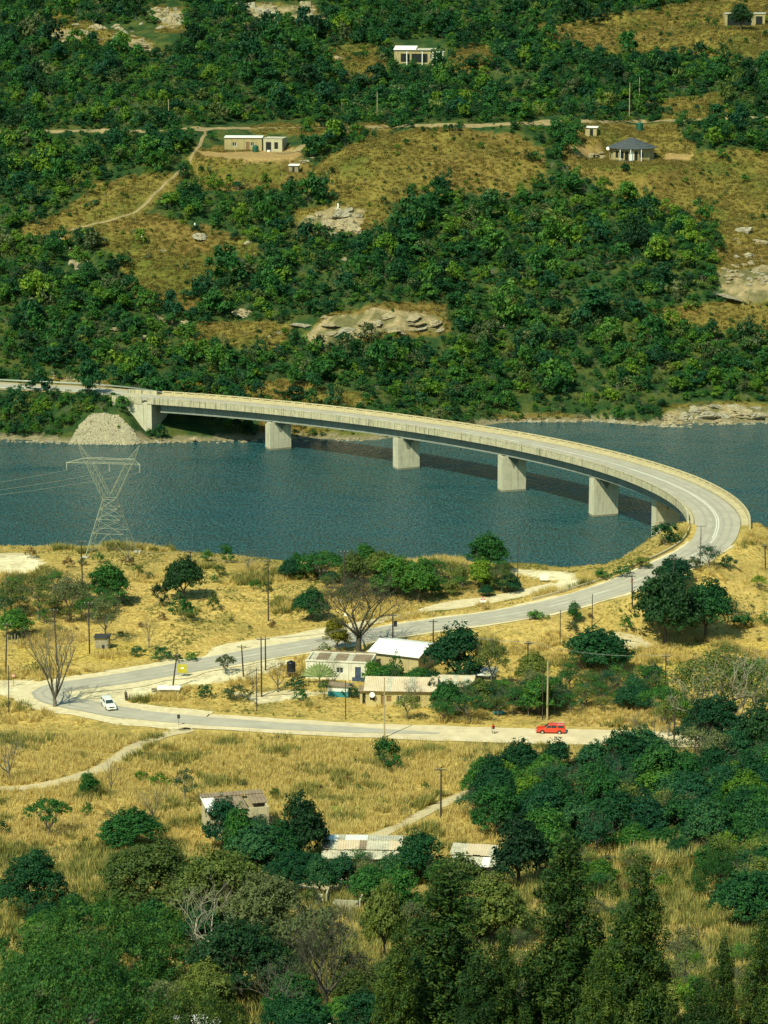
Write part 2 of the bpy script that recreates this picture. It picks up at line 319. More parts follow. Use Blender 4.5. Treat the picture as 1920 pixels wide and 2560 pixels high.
c[:] = np.where(far_side[..., None], wood, near)
mz = zone(MEADOW) & far_side; c[mz] = meadow[mz]
mz = zone(WOODG) & ~far_side; c[mz] = mixv(np.array([.08, .10, .03]), np.array([.30, .24, .09]), sm((n2 - .42) * 5))[mz]
mz = zone(BRIGHT) & ~far_side; c[mz] = mixv(np.array([.62, .44, .10]), np.array([.5, .38, .10]), n2)[mz]
mz = zone(LAWN, 10); c[mz] = np.where(far_side[..., None], mixv(np.array([.10, .125, .022]), np.array([.16, .14, .03]), n2), mixv(np.array([.22, .26, .05]), np.array([.3, .3, .06]), n2))[mz]
mz = zone(ROCKZ, 14) & far_side; c[mz] = mixv(np.array([.36, .28, .15]), np.array([.15, .14, .06]), sm((n2 - .42) * 6))[mz]
mz = zone(YARD, 5) & far_side; c[mz] = mixv(np.array([.40, .27, .11]), np.array([.33, .22, .09]), n2)[mz]
mz = zone(SANDZ, 7) & ~far_side; c[mz] = mixv(np.array([.78, .68, .44]), np.array([.62, .52, .32]), sm((n2 - .4) * 4))[mz]
mz = (np.minimum(np.abs(DF), np.abs(DN)) < 2.2); c[mz] = mixv(np.array([.30, .25, .15]), np.array([.14, .13, .07]), n2)[mz]
m_sand = zone(SANDZ, 7) & ~far_side; m_rock = zone(ROCKZ, 14) & far_side; m_mead = zone(MEADOW) & far_side & ~m_rock; m_yard = zone(YARD, 5); m_wood = zone(WOODG) & ~far_side
HH = HH + np.where(m_rock, (fbm(XX / 4, YY / 4, 4) - .4) * 1.2, 0)
gmat = bpy.data.materials.new('ground'); gmat.use_nodes = True
N = gmat.node_tree.nodes; L = gmat.node_tree.links; b = N['Principled BSDF']; b.inputs['Roughness'].default_value = .95; b.inputs['Specular IOR Level'].default_value = .1
va = N.new('ShaderNodeAttribute'); va.attribute_name = 'gcol'; ge = N.new('ShaderNodeNewGeometry')
na = N.new('ShaderNodeTexNoise'); na.inputs['Scale'].default_value = .9; na.inputs['Detail'].default_value = 9; na.inputs['Roughness'].default_value = .72; L.new(ge.outputs['Position'], na.inputs['Vector'])
mr = N.new('ShaderNodeMapRange'); mr.inputs[1].default_value = .3; mr.inputs[2].default_value = .7; mr.inputs[3].default_value = .55; mr.inputs[4].default_value = 1.3; L.new(na.outputs[0], mr.inputs[0])
vm = N.new('ShaderNodeVectorMath'); vm.operation = 'SCALE'; L.new(va.outputs['Color'], vm.inputs[0]); L.new(mr.outputs[0], vm.inputs['Scale']); L.new(vm.outputs[0], b.inputs['Base Color'])
bu = N.new('ShaderNodeBump'); bu.inputs['Distance'].default_value = .5; bu.inputs['Strength'].default_value = .7; L.new(na.outputs[0], bu.inputs['Height']); L.new(bu.outputs[0], b.inputs['Normal'])
def gridmesh(name, X, Y, Z, m):
    ny, nx = X.shape; me = bpy.data.meshes.new(name); me.vertices.add(nx * ny); me.vertices.foreach_set('co', np.stack([X, Y, Z], -1).astype(np.float32).ravel())
    idx = np.arange(nx * ny).reshape(ny, nx); q = np.stack([idx[:-1, :-1], idx[:-1, 1:], idx[1:, 1:], idx[1:, :-1]], -1).reshape(-1, 4)
    me.loops.add(q.size); me.loops.foreach_set('vertex_index', q.astype(np.int32).ravel()); me.polygons.add(len(q)); me.polygons.foreach_set('loop_start', np.arange(0, q.size, 4, dtype=np.int32))
    me.polygons.foreach_set('use_smooth', np.ones(len(q), bool)); me.update(calc_edges=True); me.materials.append(m); return me
me = gridmesh('terrain', XX, YY, HH, gmat)
ca = me.color_attributes.new('gcol', 'FLOAT_COLOR', 'POINT'); ca.data.foreach_set('color', np.concatenate([c, np.ones(c.shape[:2] + (1,))], -1).astype(np.float32).ravel())
tag(link('terrain', me), 'hillsides and river banks of dry golden grass and bare earth', kind='structure')

# ------------------------------------------------------------------ water
wm = bpy.data.materials.new('river_water'); wm.use_nodes = True; N = wm.node_tree.nodes; L = wm.node_tree.links; b = N['Principled BSDF']
b.inputs['IOR'].default_value = 1.33; b.inputs['Specular IOR Level'].default_value = .5
ge = N.new('ShaderNodeNewGeometry')
def wnoise(sx, sy, rot, sc, det, rough=.6):
    mp = N.new('ShaderNodeMapping'); mp.inputs['Rotation'].default_value = (0, 0, R(rot)); mp.inputs['Scale'].default_value = (sx, sy, 1); L.new(ge.outputs['Position'], mp.inputs[0])
    w = N.new('ShaderNodeTexNoise'); w.inputs['Scale'].default_value = sc; w.inputs['Detail'].default_value = det; w.inputs['Roughness'].default_value = rough; L.new(mp.outputs[0], w.inputs['Vector']); return w.outputs[0]
def wmath(op, p, q, clamp=False):
    m_ = N.new('ShaderNodeMath'); m_.operation = op; m_.use_clamp = clamp
    for k, v in enumerate((p, q)):
        if isinstance(v, (int, float)): m_.inputs[k].default_value = v
        else: L.new(v, m_.inputs[k])
    return m_.outputs[0]
def wrange(v, a0, a1, b0, b1): mr = N.new('ShaderNodeMapRange'); mr.inputs[1].default_value = a0; mr.inputs[2].default_value = a1; mr.inputs[3].default_value = b0; mr.inputs[4].default_value = b1; L.new(v, mr.inputs[0]); return mr.outputs[0]
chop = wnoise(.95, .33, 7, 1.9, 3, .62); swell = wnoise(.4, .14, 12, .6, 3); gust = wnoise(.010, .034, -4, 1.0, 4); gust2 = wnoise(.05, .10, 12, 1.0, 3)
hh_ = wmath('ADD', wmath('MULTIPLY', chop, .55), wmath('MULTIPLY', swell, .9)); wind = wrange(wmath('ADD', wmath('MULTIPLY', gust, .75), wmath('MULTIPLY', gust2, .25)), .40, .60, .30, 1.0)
bu = N.new('ShaderNodeBump'); bu.inputs['Distance'].default_value = 3.4; L.new(wind, bu.inputs['Strength']); L.new(hh_, bu.inputs['Height']); L.new(bu.outputs[0], b.inputs['Normal'])
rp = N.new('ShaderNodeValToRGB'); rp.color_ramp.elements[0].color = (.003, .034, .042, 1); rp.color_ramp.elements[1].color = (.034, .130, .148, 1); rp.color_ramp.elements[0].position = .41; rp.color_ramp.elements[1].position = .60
L.new(wmath('ADD', wmath('MULTIPLY', chop, .62), wmath('MULTIPLY', wmath('ADD', wmath('MULTIPLY', gust, .7), wmath('MULTIPLY', gust2, .3)), .38)), rp.inputs[0]); L.new(rp.outputs[0], b.inputs['Base Color']); b.inputs['Roughness'].default_value = .09  # ripple and gust reflections painted into the base colour
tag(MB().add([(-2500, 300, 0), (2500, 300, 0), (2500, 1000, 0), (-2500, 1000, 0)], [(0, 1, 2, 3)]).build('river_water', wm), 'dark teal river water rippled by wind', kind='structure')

# ------------------------------------------------------------------ roads
asph = mat('asphalt', (.46, .42, .33), .9, col2=(.34, .31, .25), scale=.28, bump=.02)
asph_d = mat('asphalt_deck', (.36, .325, .24), .9, col2=(.27, .25, .19), scale=.3)
sandm = mat('sand_shoulder', (.72, .62, .41), .95, col2=(.50, .41, .23), scale=.8, bump=.05)
gravel = mat('pale_gravel', (.68, .57, .38), .95, col2=(.50, .41, .26), scale=.5, bump=.05)
trackm = mat('dirt_track', (.60, .50, .31), .95, col2=(.44, .35, .19), scale=1.2, bump=.05)
htrack = mat('hill_track', (.34, .26, .13), .95, col2=(.20, .155, .07), scale=.7, bump=.05)
white = mat('road_paint', (.78, .76, .66), .7, col2=(.55, .53, .43), scale=2.5)
def strip(name, P, hw, m, dz=.03, cols=4, rag=0, drape=False, parent=None, off=0, uselist=None):
    P = np.asarray(P); T = np.gradient(P[:, :2], axis=0); T /= np.linalg.norm(T, axis=1)[:, None]; Nrm = np.stack([-T[:, 1], T[:, 0]], 1)
    hwv = np.full(len(P), hw) if np.isscalar(hw) else np.asarray(hw); us = np.linspace(-1, 1, cols + 1); vs_ = []
    for i, p in enumerate(P):
        r0 = 1 + (float(fbm(p[0] / 4, p[1] / 4, 2)) - .5) * rag; r1 = 1 + (float(fbm(p[0] / 4 + 60, p[1] / 4, 2)) - .5) * rag
        for u in us:
            o = off + u * hwv[i] * (r0 if u < 0 else r1); x, y = p[0] + Nrm[i, 0] * o, p[1] + Nrm[i, 1] * o
            vs_.append((x, y, (float(hgt(x, y)) if drape else p[2]) + dz))
    n = cols + 1; fs = [(i * n + k, i * n + k + 1, (i + 1) * n + k + 1, (i + 1) * n + k) for i in range(len(P) - 1) for k in range(cols)]
    mb = MB(); mb.v = vs_; mb.f = [f[::-1] for f in fs]; return mb.build(name, m, parent)
HWR = np.interp(np.arange(len(ROAD_R)), [0, 25, len(ROAD_R) - 90, len(ROAD_R) - 40, len(ROAD_R) - 1], [4.2, 3.8, 3.7, 3.6, 2.2])
main = np.vstack([ROAD_L[:, :3], BR[1:-1, :3], ROAD_R]); mainhw = np.r_[np.full(len(ROAD_L), 3.7), BR[1:-1, 3] - 1.75, HWR]
tag(strip('road_shoulder', ROAD_R[8:], np.interp(np.arange(len(ROAD_R) - 8), [0, 60, len(ROAD_R) - 60, len(ROAD_R)], [4.7, 4.5, 5.8, 5.6]), sandm, -.03, 6, .35), 'pale sandy verge along the curving tarred road', kind='structure')
road = tag(strip('road', main, mainhw, asph, .015, 4), 'tarred road curving off the bridge and round the hairpin', kind='structure')
tag(strip('road_verge', ROAD_L, 5.4, mat('verge', (.46, .36, .17), .95, col2=(.30, .24, .11), scale=.6), -.03, 4), 'sandy verge of the road on the far bank', kind='structure')
low = tag(strip('gravel_road', np.vstack([ROAD_R[-3:], ROAD_LOW]), 3.9, gravel, -.01, 6, .3), 'pale gravel road running right behind the dry field', kind='structure')
strip('road_surface', ROAD_LOW[:20], np.interp(np.arange(20), [0, 12, 19], [2.2, 1.6, .4]), asph, .022, 3, .2, parent=low)
wtrack = mat('wheel_track', (.40, .365, .29), .85, col2=(.31, .285, .23), scale=.5)
for P_, o_ in ((main[20:-6], 1), (main[20:-6], -1)):
    for q_ in (.95, 2.5): strip('wheel_track', P_, .26, wtrack, .0185, 1, .9, parent=road, off=o_ * q_)
for k_, (i_, o_, h_, n_) in enumerate([(238, -1.5, .8, 3), (262, 1.9, .7, 3)]): strip('tar_patch', main[i_:i_ + n_], h_, mat('tar_patch', (.33, .30, .25), .9, col2=(.19, .175, .14)), .0195, 1, .4, parent=road, off=o_)
# lane paint
def dashes(P, on, gap, hw, dz, off=0, solid=False):
    Q = resample(P, .5); i = 0
    while i < len(Q) - 3:
        seg = Q[i:i + int(on / .5) + 1]
        if len(seg) > 2: strip('road_marking', seg, hw, white, dz, 1, parent=road, off=off)
        i += int((on + gap) / .5)
dashes(BR[:int(len(BR) * .55), :3], 6, 7, .12, .021)
strip('road_marking', np.vstack([BR[int(len(BR) * .55):-1, :3], ROAD_R[:14]]), .11, white, .021, 1, parent=road, off=.0)
strip('road_marking', np.vstack([BR[int(len(BR) * .72):-1, :3], ROAD_R[:7]]), .10, white, .021, 1, parent=road, off=-.42)
dashes(ROAD_R[16:64], 4, 6, .08, .021); dashes(ROAD_L, 6, 7, .12, .021)
def gpath(pts, disp=True, n=8, step=2.0):
    q = resample(spline([D(*p) if disp else p for p in pts], 6), 16)
    W_ = np.array([list(G(*p)) for p in q]); k = np.array([.25, .5, .25]); W2 = W_.copy(); W2[1:-1] = W_[:-2] * .25 + W_[1:-1] * .5 + W_[2:] * .25; return resample(W2, step)
def track(pts, hw, m, label, rag=.6, disp=True):
    return tag(strip('dirt_track', gpath(pts, disp), hw, m, .09, 3, rag, True), label, kind='structure')
track([(1400, 1462), (1340, 1478), (1260, 1494), (1200, 1503), (1120, 1518), (1000, 1540), (900, 1560), (800, 1582), (700, 1600), (600, 1612), (560, 1625), (545, 1645)], 2.3, sandm, 'pale sandy track beside the tarred road below the river trees', disp=False)
track([(-150, 1975), (0, 1972), (70, 1970), (150, 1957), (240, 1928), (300, 1895), (350, 1862), (410, 1838), (480, 1824)], 1.3, trackm, 'two-wheel dirt track crossing the golden field at left', disp=False)
track([(1290, 1925), (1230, 1958), (1130, 2000), (1050, 2040), (960, 2085), (900, 2105)], 1.0, trackm, 'narrow footpath between the dry field and the wood', disp=False)
track([(500, 1498), (560, 1502), (640, 1497), (760, 1500), (860, 1512), (930, 1520)], .7, trackm, 'thin path in front of the yellow house')
track([(1390, 1383), (1330, 1375), (1280, 1392), (1240, 1410), (1330, 1400), (1430, 1392)], 1.2, trackm, 'bare earth patch beside the big dark tree')
track([(-60, 284), (100, 284), (180, 283), (260, 284), (340, 283), (420, 279), (520, 277), (640, 276), (760, 276), (900, 272), (1020, 272), (1150, 266), (1300, 263), (1420, 262), (1560, 258), (1700, 255)], 1.5, htrack, 'pale dirt road running level across the far hillside', .4)
track([(748, 281), (700, 294), (665, 310), (640, 326), (600, 332)], 1.3, htrack, 'dirt drive from the hill road down to the tan houses', .4)
track([(445, 285), (440, 300), (418, 330), (405, 360), (370, 385), (340, 415), (310, 445), (280, 465), (180, 490), (120, 505)], .5, htrack, 'thin footpath winding down the left hillside', .6)

# ------------------------------------------------------------------ bridge
conc = mat('concrete', (.56, .50, .34), .9, col2=(.36, .33, .22), scale=1.1, bump=.03, stain=(.09, .105, .075))
conc2 = mat('concrete_rail', (.56, .48, .29), .9, col2=(.40, .34, .20), scale=.8, bump=.03)
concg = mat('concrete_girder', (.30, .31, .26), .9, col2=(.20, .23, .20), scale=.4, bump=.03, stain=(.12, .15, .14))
concp = mat('concrete_pier', (.60, .56, .41), .9, col2=(.46, .43, .31), scale=.45, bump=.03, stain=(.30, .30, .23))
NB = np.stack([-np.gradient(BR[:, 1]), np.gradient(BR[:, 0])], 1); NB /= np.linalg.norm(NB, axis=1)[:, None]
if NB[0, 1] < 0: NB = -NB                                    # points to the far edge
bo = BR[len(BR) // 2]
bridge = empty('road_bridge', (bo[0], bo[1], 0), 0, 'long curved concrete road bridge on piers over the teal river', 'bridge')
OFF = np.array([bo[0], bo[1], 0])
def bp(i, o, z): i = int(np.clip(i, 0, len(BR) - 1)); return (BR[i, 0] + NB[i, 0] * o - OFF[0], BR[i, 1] + NB[i, 1] * o - OFF[1], BR[i, 2] + z)
def sweep(name, i0, i1, sec, m, parent=bridge, step=1):      # sec: function i -> closed polygon [(offset, z)]
    mb = MB(); idx = list(range(i0, i1, step)) + [i1]; n = len(sec(i0)); vs_ = [bp(i, o, z) for i in idx for o, z in sec(i)]
    fs = [(k * n + j, k * n + (j + 1) % n, (k + 1) * n + (j + 1) % n, (k + 1) * n + j) for k in range(len(idx) - 1) for j in range(n)]
    fs += [tuple(range(n))[::-1], tuple((len(idx) - 1) * n + j for j in range(n))]
    mb.add(vs_, fs); return mb.build(name, m, parent)
nB = len(BR) - 1
sweep('deck_slab', 0, nB, lambda i: [(-BR[i, 3], -.45), (BR[i, 3], -.45), (BR[i, 3], -.003), (-BR[i, 3], -.003)], conc)
sweep('pavement', 0, nB, lambda i: [(BR[i, 3] - 1.72, 0), (BR[i, 3] - .36, 0), (BR[i, 3] - .36, .22), (BR[i, 3] - 1.72, .22)], conc2)
sweep('pavement', 0, nB, lambda i: [(-BR[i, 3] + .36, 0), (-BR[i, 3] + 1.25, 0), (-BR[i, 3] + 1.25, .2), (-BR[i, 3] + .36, .2)], conc2)
kerbm = mat('kerb_dark', (.17, .14, .08), .9)
for s_ in (-1, 1):
    o_ = [(BR[i, 3] - 1.82) if s_ > 0 else (BR[i, 3] - 1.36) for i in range(nB + 1)]; mb = MB(); vs_ = []
    for i in range(nB + 1): vs_ += [bp(i, s_ * (o_[i] - .16 * (.4 + float(fbm(i / 5, s_ * 9, 3)))), .026), bp(i, s_ * o_[i], .026)]
    mb.add(vs_, [(2 * i, 2 * i + 1, 2 * i + 3, 2 * i + 2) for i in range(nB)]).build('gutter_strip', kerbm, bridge)  # dark strip of uneven width along each kerb
seg = 1.5; L_panel = 2
rail_meshes = 0
for side in (-1, 1):
    for i in range(0, nB - 1, L_panel):
        mb = MB(); j = min(i + L_panel, nB)
        def q(i_, o, z, e=0):
            a = np.array(bp(i_, side * (BR[i_, 3] - o), z)); return a
        def blk(a, b, o0, o1, z0, z1):                       # a,b fraction along panel
            pa0, pa1 = q(i, o0, 0), q(i, o1, 0); pb0, pb1 = q(j, o0, 0), q(j, o1, 0)
            A0 = pa0 + (pb0 - pa0) * a; A1 = pa1 + (pb1 - pa1) * a; B0 = pa0 + (pb0 - pa0) * b; B1 = pa1 + (pb1 - pa1) * b
            vs_ = [(*A0[:2], A0[2] + z0), (*B0[:2], B0[2] + z0), (*A1[:2], A1[2] + z0), (*B1[:2], B1[2] + z0), (*A0[:2], A0[2] + z1), (*B0[:2], B0[2] + z1), (*A1[:2], A1[2] + z1), (*B1[:2], B1[2] + z1)]
            mb.add(vs_, [(0, 2, 3, 1), (4, 5, 7, 6), (0, 1, 5, 4), (1, 3, 7, 5), (3, 2, 6, 7), (2, 0, 4, 6)])
        blk(.012, .988, -.06, .30, -.62, .62); blk(.012, .988, -.02, .28, .80, 1.02); blk(.012, .16, 0, .26, .62, .80); blk(.84, .988, 0, .26, .62, .80)
        mb.build('parapet_panel', conc if side < 0 else conc2, bridge)
PIER_PX = [(680, 1135, 25, 5.6, 3.0), (1003, 1183, 24, 5.6, 3.0), (1268, 1238, 20, 5.8, 2.9), (1502, 1296, 20, 5.9, 2.6), (1664, 1352, 19, 5.6, 2.3)]
pier_i = []
for px, py, a, w_, t_ in PIER_PX:
    p = at(px, py, 0.0); k = int(np.argmin(np.hypot(BR[:, 0] - p[0], BR[:, 1] - p[1] - 2.0))); pier_i.append(k)
    c0 = Vector((BR[k, 0] * .35 + p[0] * .65 - OFF[0], BR[k, 1] - OFF[1], 0)); top = BR[k, 2] - 2.95
    pr = link('pier', None, c0, (0, 0, R(a)), parent=bridge); bpy.data.objects.remove(pr)
    mb = MB(); M = Matrix.Translation(c0) @ Matrix.Rotation(R(a), 4, 'Z'); prev = -3
    for z1 in (top * .36, top * .78, top):
        mb.box(-w_ / 2, w_ / 2, -t_ / 2, t_ / 2, prev, z1 - .03, M); mb.box(-w_ / 2 + .03, w_ / 2 - .03, -t_ / 2 + .03, t_ / 2 - .03, z1 - .03, z1, M); prev = z1
    po = mb.build('pier', concp, bridge)
    MB().box(-w_ / 2 + .5, w_ / 2 - .5, -t_ / 2 + .5, t_ / 2 - .5, top, top + .25, M).build('bearing', mat('bearing', (.08, .08, .07)), po)
    MB().box(-w_ / 2 - .004, w_ / 2 + .004, -t_ / 2 - .004, t_ / 2 + .004, -2.5, .42, M).build('waterline', mat('waterline', (.16, .16, .11), .9, col2=(.28, .26, .18), scale=2.5), po)
    # dark rain stain under the deck joint: a weathered render patch proud of the pier face
    mb = MB(); rs = random.Random(k); xs = np.linspace(-1.5, 1.4, 12); vs_ = [M @ Vector((x, -t_ / 2 - .012, top - .04)) for x in xs] + [M @ Vector((x, -t_ / 2 - .012, top - .3 - (2.4 * math.exp(-((x) / .8) ** 2) * rs.uniform(.75, 1.1) + rs.uniform(0, .35)))) for x in xs]
    mb.add(vs_, [(i, i + 1, i + 13, i + 12) for i in range(11)]).build('stain', mat('wet_stain', (.13, .15, .12), .9, col2=(.24, .25, .19), scale=3.5), po)
ends = [2] + sorted(pier_i) + [nB]
for a_, b_ in zip(ends[:-1], ends[1:]):
    if b_ - a_ < 2: continue
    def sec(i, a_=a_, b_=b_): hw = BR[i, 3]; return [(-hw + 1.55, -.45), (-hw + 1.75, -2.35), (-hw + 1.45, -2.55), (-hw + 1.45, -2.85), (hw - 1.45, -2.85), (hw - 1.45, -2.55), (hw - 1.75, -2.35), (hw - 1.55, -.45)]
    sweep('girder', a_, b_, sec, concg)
# far abutment: front wall under the deck, wing wall behind it
k0 = 0; hwL = BR[0, 3]
tdir = np.array([BR[3, 0] - BR[0, 0], BR[3, 1] - BR[0, 1]]); tdir /= np.linalg.norm(tdir); ang = math.atan2(tdir[1], tdir[0])
MA = Matrix.Translation(Vector((BR[0, 0] - OFF[0], BR[0, 1] - OFF[1], 0))) @ Matrix.Rotation(ang, 4, 'Z')
zt = BR[0, 2]
MB().box(-9.5, -1.45, -hwL + .62, hwL - .62, zt - 2.0, zt - .03, MA).build('approach_slab', conc, bridge)
ab = MB().box(-1.4, 1.2, -hwL + .1, hwL - .1, .5, zt - .46, MA).build('abutment', concp, bridge)
MB().prism([(-9.5, zt - 2.0), (-1.4, 1.2), (-1.4, zt - .46), (-9.5, zt - .46)], -hwL + .1, -hwL + .6, MA).build('wing_wall', concp, bridge)
MB().prism([(-9.5, zt - 2.0), (-1.4, 1.2), (-1.4, zt - .46), (-9.5, zt - .46)], hwL - .6, hwL - .1, MA).build('wing_wall', concp, bridge)
for s_ in (-1, 1):
    for xa in (-9.5, -5.4):
        y0 = s_ * hwL; MB().box(xa, xa + 4.02, min(y0, y0 - s_ * .3), max(y0, y0 - s_ * .3), zt - .75, zt + .95, MA).build('parapet_panel', conc, bridge)
# near abutment
tdir = np.array([BR[-1, 0] - BR[-4, 0], BR[-1, 1] - BR[-4, 1]]); ang = math.atan2(tdir[1], tdir[0]); hwR = BR[-1, 3]; zt = BR[-1, 2]
MA = Matrix.Translation(Vector((BR[-1, 0] - OFF[0], BR[-1, 1] - OFF[1], 0))) @ Matrix.Rotation(ang, 4, 'Z')
MB().box(-.6, 1.2, -hwR + .1, hwR - .1, 1, zt - .46, MA).build('abutment', concp, bridge)
for s_ in (-1, 1):
    y0 = s_ * hwR; MB().box(.1, 3.2, min(y0, y0 - s_ * .35), max(y0, y0 - s_ * .35), zt - 3, zt + .9, MA).build('wing_wall', conc2, bridge)
# low kerb wall that follows the inside of the bend
Q = resample(ROAD_R[1:34], 2.0)
kw = empty('kerb_wall', (Q[0][0], Q[0][1], 0), 0, 'low concrete kerb wall along the inside of the road bend', 'wall')
T = np.gradient(Q[:, :2], axis=0); T /= np.linalg.norm(T, axis=1)[:, None]; Nq = np.stack([-T[:, 1], T[:, 0]], 1); sgn = 1 if (Nq[0, 0] < 0) else -1; Nq *= sgn
for i in range(len(Q) - 1):
    a = Q[i]; b_ = Q[i + 1]; mb = MB(); o0, o1 = 5.5, 5.78
    P_ = [(a, Nq[i], o0), (b_, Nq[i + 1], o0), (a, Nq[i], o1), (b_, Nq[i + 1], o1)]
    vs_ = [(p[0] + n_[0] * o - Q[0][0], p[1] + n_[1] * o - Q[0][1], p[2] + z) for z in (-.6, .34) for p, n_, o in P_]
    mb.add(vs_, [(0, 2, 3, 1), (4, 5, 7, 6), (0, 1, 5, 4), (1, 3, 7, 5), (3, 2, 6, 7), (2, 0, 4, 6)]).build('kerb_block', conc2, kw)

# steel guard rails on the far approach
steel = mat('galvanised', (.26, .30, .27), .45, metal=.3, scale=2)
woodm = mat('old_wood', (.16, .12, .075), .9, scale=3)
T = np.gradient(ROAD_L[:, :2], axis=0); T /= np.linalg.norm(T, axis=1)[:, None]; NL = np.stack([-T[:, 1], T[:, 0]], 1)
for s_, lab in ((1, 'steel guard rail on the hill side of the far approach road'), (-1, 'steel guard rail on the river side of the far approach road')):
    o = ROAD_L[0]; gr = empty('guard_rail', (o[0], o[1], o[2]), 0, lab, 'guard rail'); last = len(ROAD_L) - (1 if s_ > 0 else 5)
    pts = [(ROAD_L[i, 0] + NL[i, 0] * s_ * 4.9 - o[0], ROAD_L[i, 1] + NL[i, 1] * s_ * 4.9 - o[1], ROAD_L[i, 2] - o[2]) for i in range(last)]
    mb = MB(); vs_ = []
    for p in pts:
        for dy, z in ((0, .42), (-.05, .50), (.02, .58), (-.05, .68), (0, .76)): vs_.append((p[0], p[1] + dy * s_, p[2] + z))
    mb.add(vs_, [(i * 5 + k, i * 5 + k + 1, i * 5 + k + 6, i * 5 + k + 5) for i in range(len(pts) - 1) for k in range(4)]).build('beam', steel, gr)
    for i in range(0, len(pts), 2): MB().box(pts[i][0] - .06, pts[i][0] + .06, pts[i][1] + .06 * s_ - .06, pts[i][1] + .06 * s_ + .06, pts[i][2] - .4, pts[i][2] + .74).build('post', woodm, gr)
# ------------------------------------------------------------------ foliage prototypes
LEAF = {
 'dark':  leafmat('leaf_dark', (.007, .050, .020), (.017, .094, .028), (.060, .175, .030)),
 'deep':  leafmat('leaf_deep', (.006, .032, .014), (.015, .060, .020), (.040, .110, .028)),
 'mid':   leafmat('leaf_mid', (.014, .082, .022), (.040, .155, .028), (.130, .260, .030)),
 'bright': leafmat('leaf_bright', (.040, .130, .018), (.110, .235, .022), (.24, .34, .030)),
 'olive': leafmat('leaf_olive', (.050, .095, .024), (.125, .175, .036), (.25, .28, .055)),
 'grey':  leafmat('leaf_grey', (.055, .085, .036), (.120, .155, .060), (.22, .25, .09)),
 'teal':  leafmat('leaf_teal', (.009, .062, .030), (.020, .104, .042), (.070, .175, .050)),
 'yellow': leafmat('leaf_yellow', (.10, .12, .015), (.26, .24, .025), (.40, .30, .03)),
 'dome': leafmat('leaf_dome', (.008, .048, .014), (.030, .112, .020), (.125, .225, .030)),
 'twig': leafmat('leaf_twig', (.05, .05, .03), (.10, .09, .055), (.15, .13, .08)),
 'gold':  leafmat('leaf_gold', (.14, .13, .015), (.38, .25, .02), (.50, .33, .03)),
 'rust':  leafmat('leaf_rust', (.09, .065, .025), (.20, .13, .05), (.30, .20, .09)),
 'conif': leafmat('leaf_conif', (.007, .030, .009), (.022, .066, .013), (.140, .195, .024)),
 'grass': leafmat('blade_gold', (.46, .345, .105), (.61, .475, .165), (.77, .63, .245), .3, .8),
 'grassg': leafmat('blade_green', (.09, .12, .03), (.24, .24, .06), (.50, .38, .12), .3, .8),
 'hgrass': leafmat('blade_hill', (.09, .10, .025), (.21, .165, .04), (.30, .225, .065), .3, .8),
}
bark = mat('bark', (.14, .115, .08), .95, col2=(.07, .06, .045), scale=2)
barkp = mat('bark_pale', (.42, .38, .29), .95, col2=(.24, .22, .17), scale=2)
barkg = mat('bark_grey', (.20, .185, .15), .95, col2=(.11, .10, .08), scale=2)
def unit(n, r):
    v = r.normal(size=(n, 3)); return v / np.linalg.norm(v, axis=1)[:, None]
def leaves(P, nrm, size, r, ratio=.6, hang=0.0, up=0.0, jit=.9):
    n = len(P); a = nrm + unit(n, r) * jit; a /= np.linalg.norm(a, axis=1)[:, None]
    t = np.cross(a, unit(n, r)); 
    if hang: t = t * (1 - hang) + np.array([0, 0, -1.0]) * hang * 1.2
    if up: t = t * (1 - up) + (nrm * .5 + np.array([0, 0, .9])) * up * 1.2
    t -= a * (t * a).sum(1)[:, None]; t /= np.linalg.norm(t, axis=1)[:, None] + 1e-9; b_ = np.cross(a, t)
    s = size * r.uniform(.6, 1.3, n)[:, None]; fold = a * s * .18
    return np.stack([P + t * s, P + b_ * s * ratio + fold, P - t * s, P - b_ * s * ratio + fold], 1)
def crown(seed, lobes, ncl, nlf, size, clr=.5, ratio=.6, hang=0, up=0, shell=(.72, 1.0), gap=0.0, zsq=.75, jit=.7):
    """lobes: (x,y,z,rx,ry,rz); each carries ncl leaf clumps of nlf leaves"""
    r = np.random.RandomState(seed); out = []; lvs = []
    for L_ in lobes:
        c0 = np.array(L_[:3]); rr = np.array(L_[3:]); vol = (rr.prod()) ** (2 / 3)
        k = max(3, int(ncl * vol)); u = unit(k, r); u[:, 2] = np.where(u[:, 2] < -.35, -u[:, 2] * .6, u[:, 2])
        q = c0 + u * rr * r.uniform(shell[0], shell[1], (k, 1))
        for j in range(k):
            if r.rand() < gap: continue
            m = max(4, int(nlf * r.uniform(.6, 1.3))); cr = clr * r.uniform(.6, 1.25)
            off = unit(m, r) * (r.uniform(.2, 1, (m, 1)) ** .5) * cr; off[:, 2] *= zsq
            nrm = u[j] * .55 + off / cr * .6 + np.array([0, 0, .35]); P = q[j] + off
            if hang: P[:, 2] -= np.abs(off[:, 0] + off[:, 1]) * .5
            out.append(leaves(P, nrm, size, r, ratio, hang, up, jit)); lvs.append(np.clip(r.rand() * .55 + r.rand(m) * .45, 0, 1))
    return np.concatenate(out), np.concatenate(lvs)
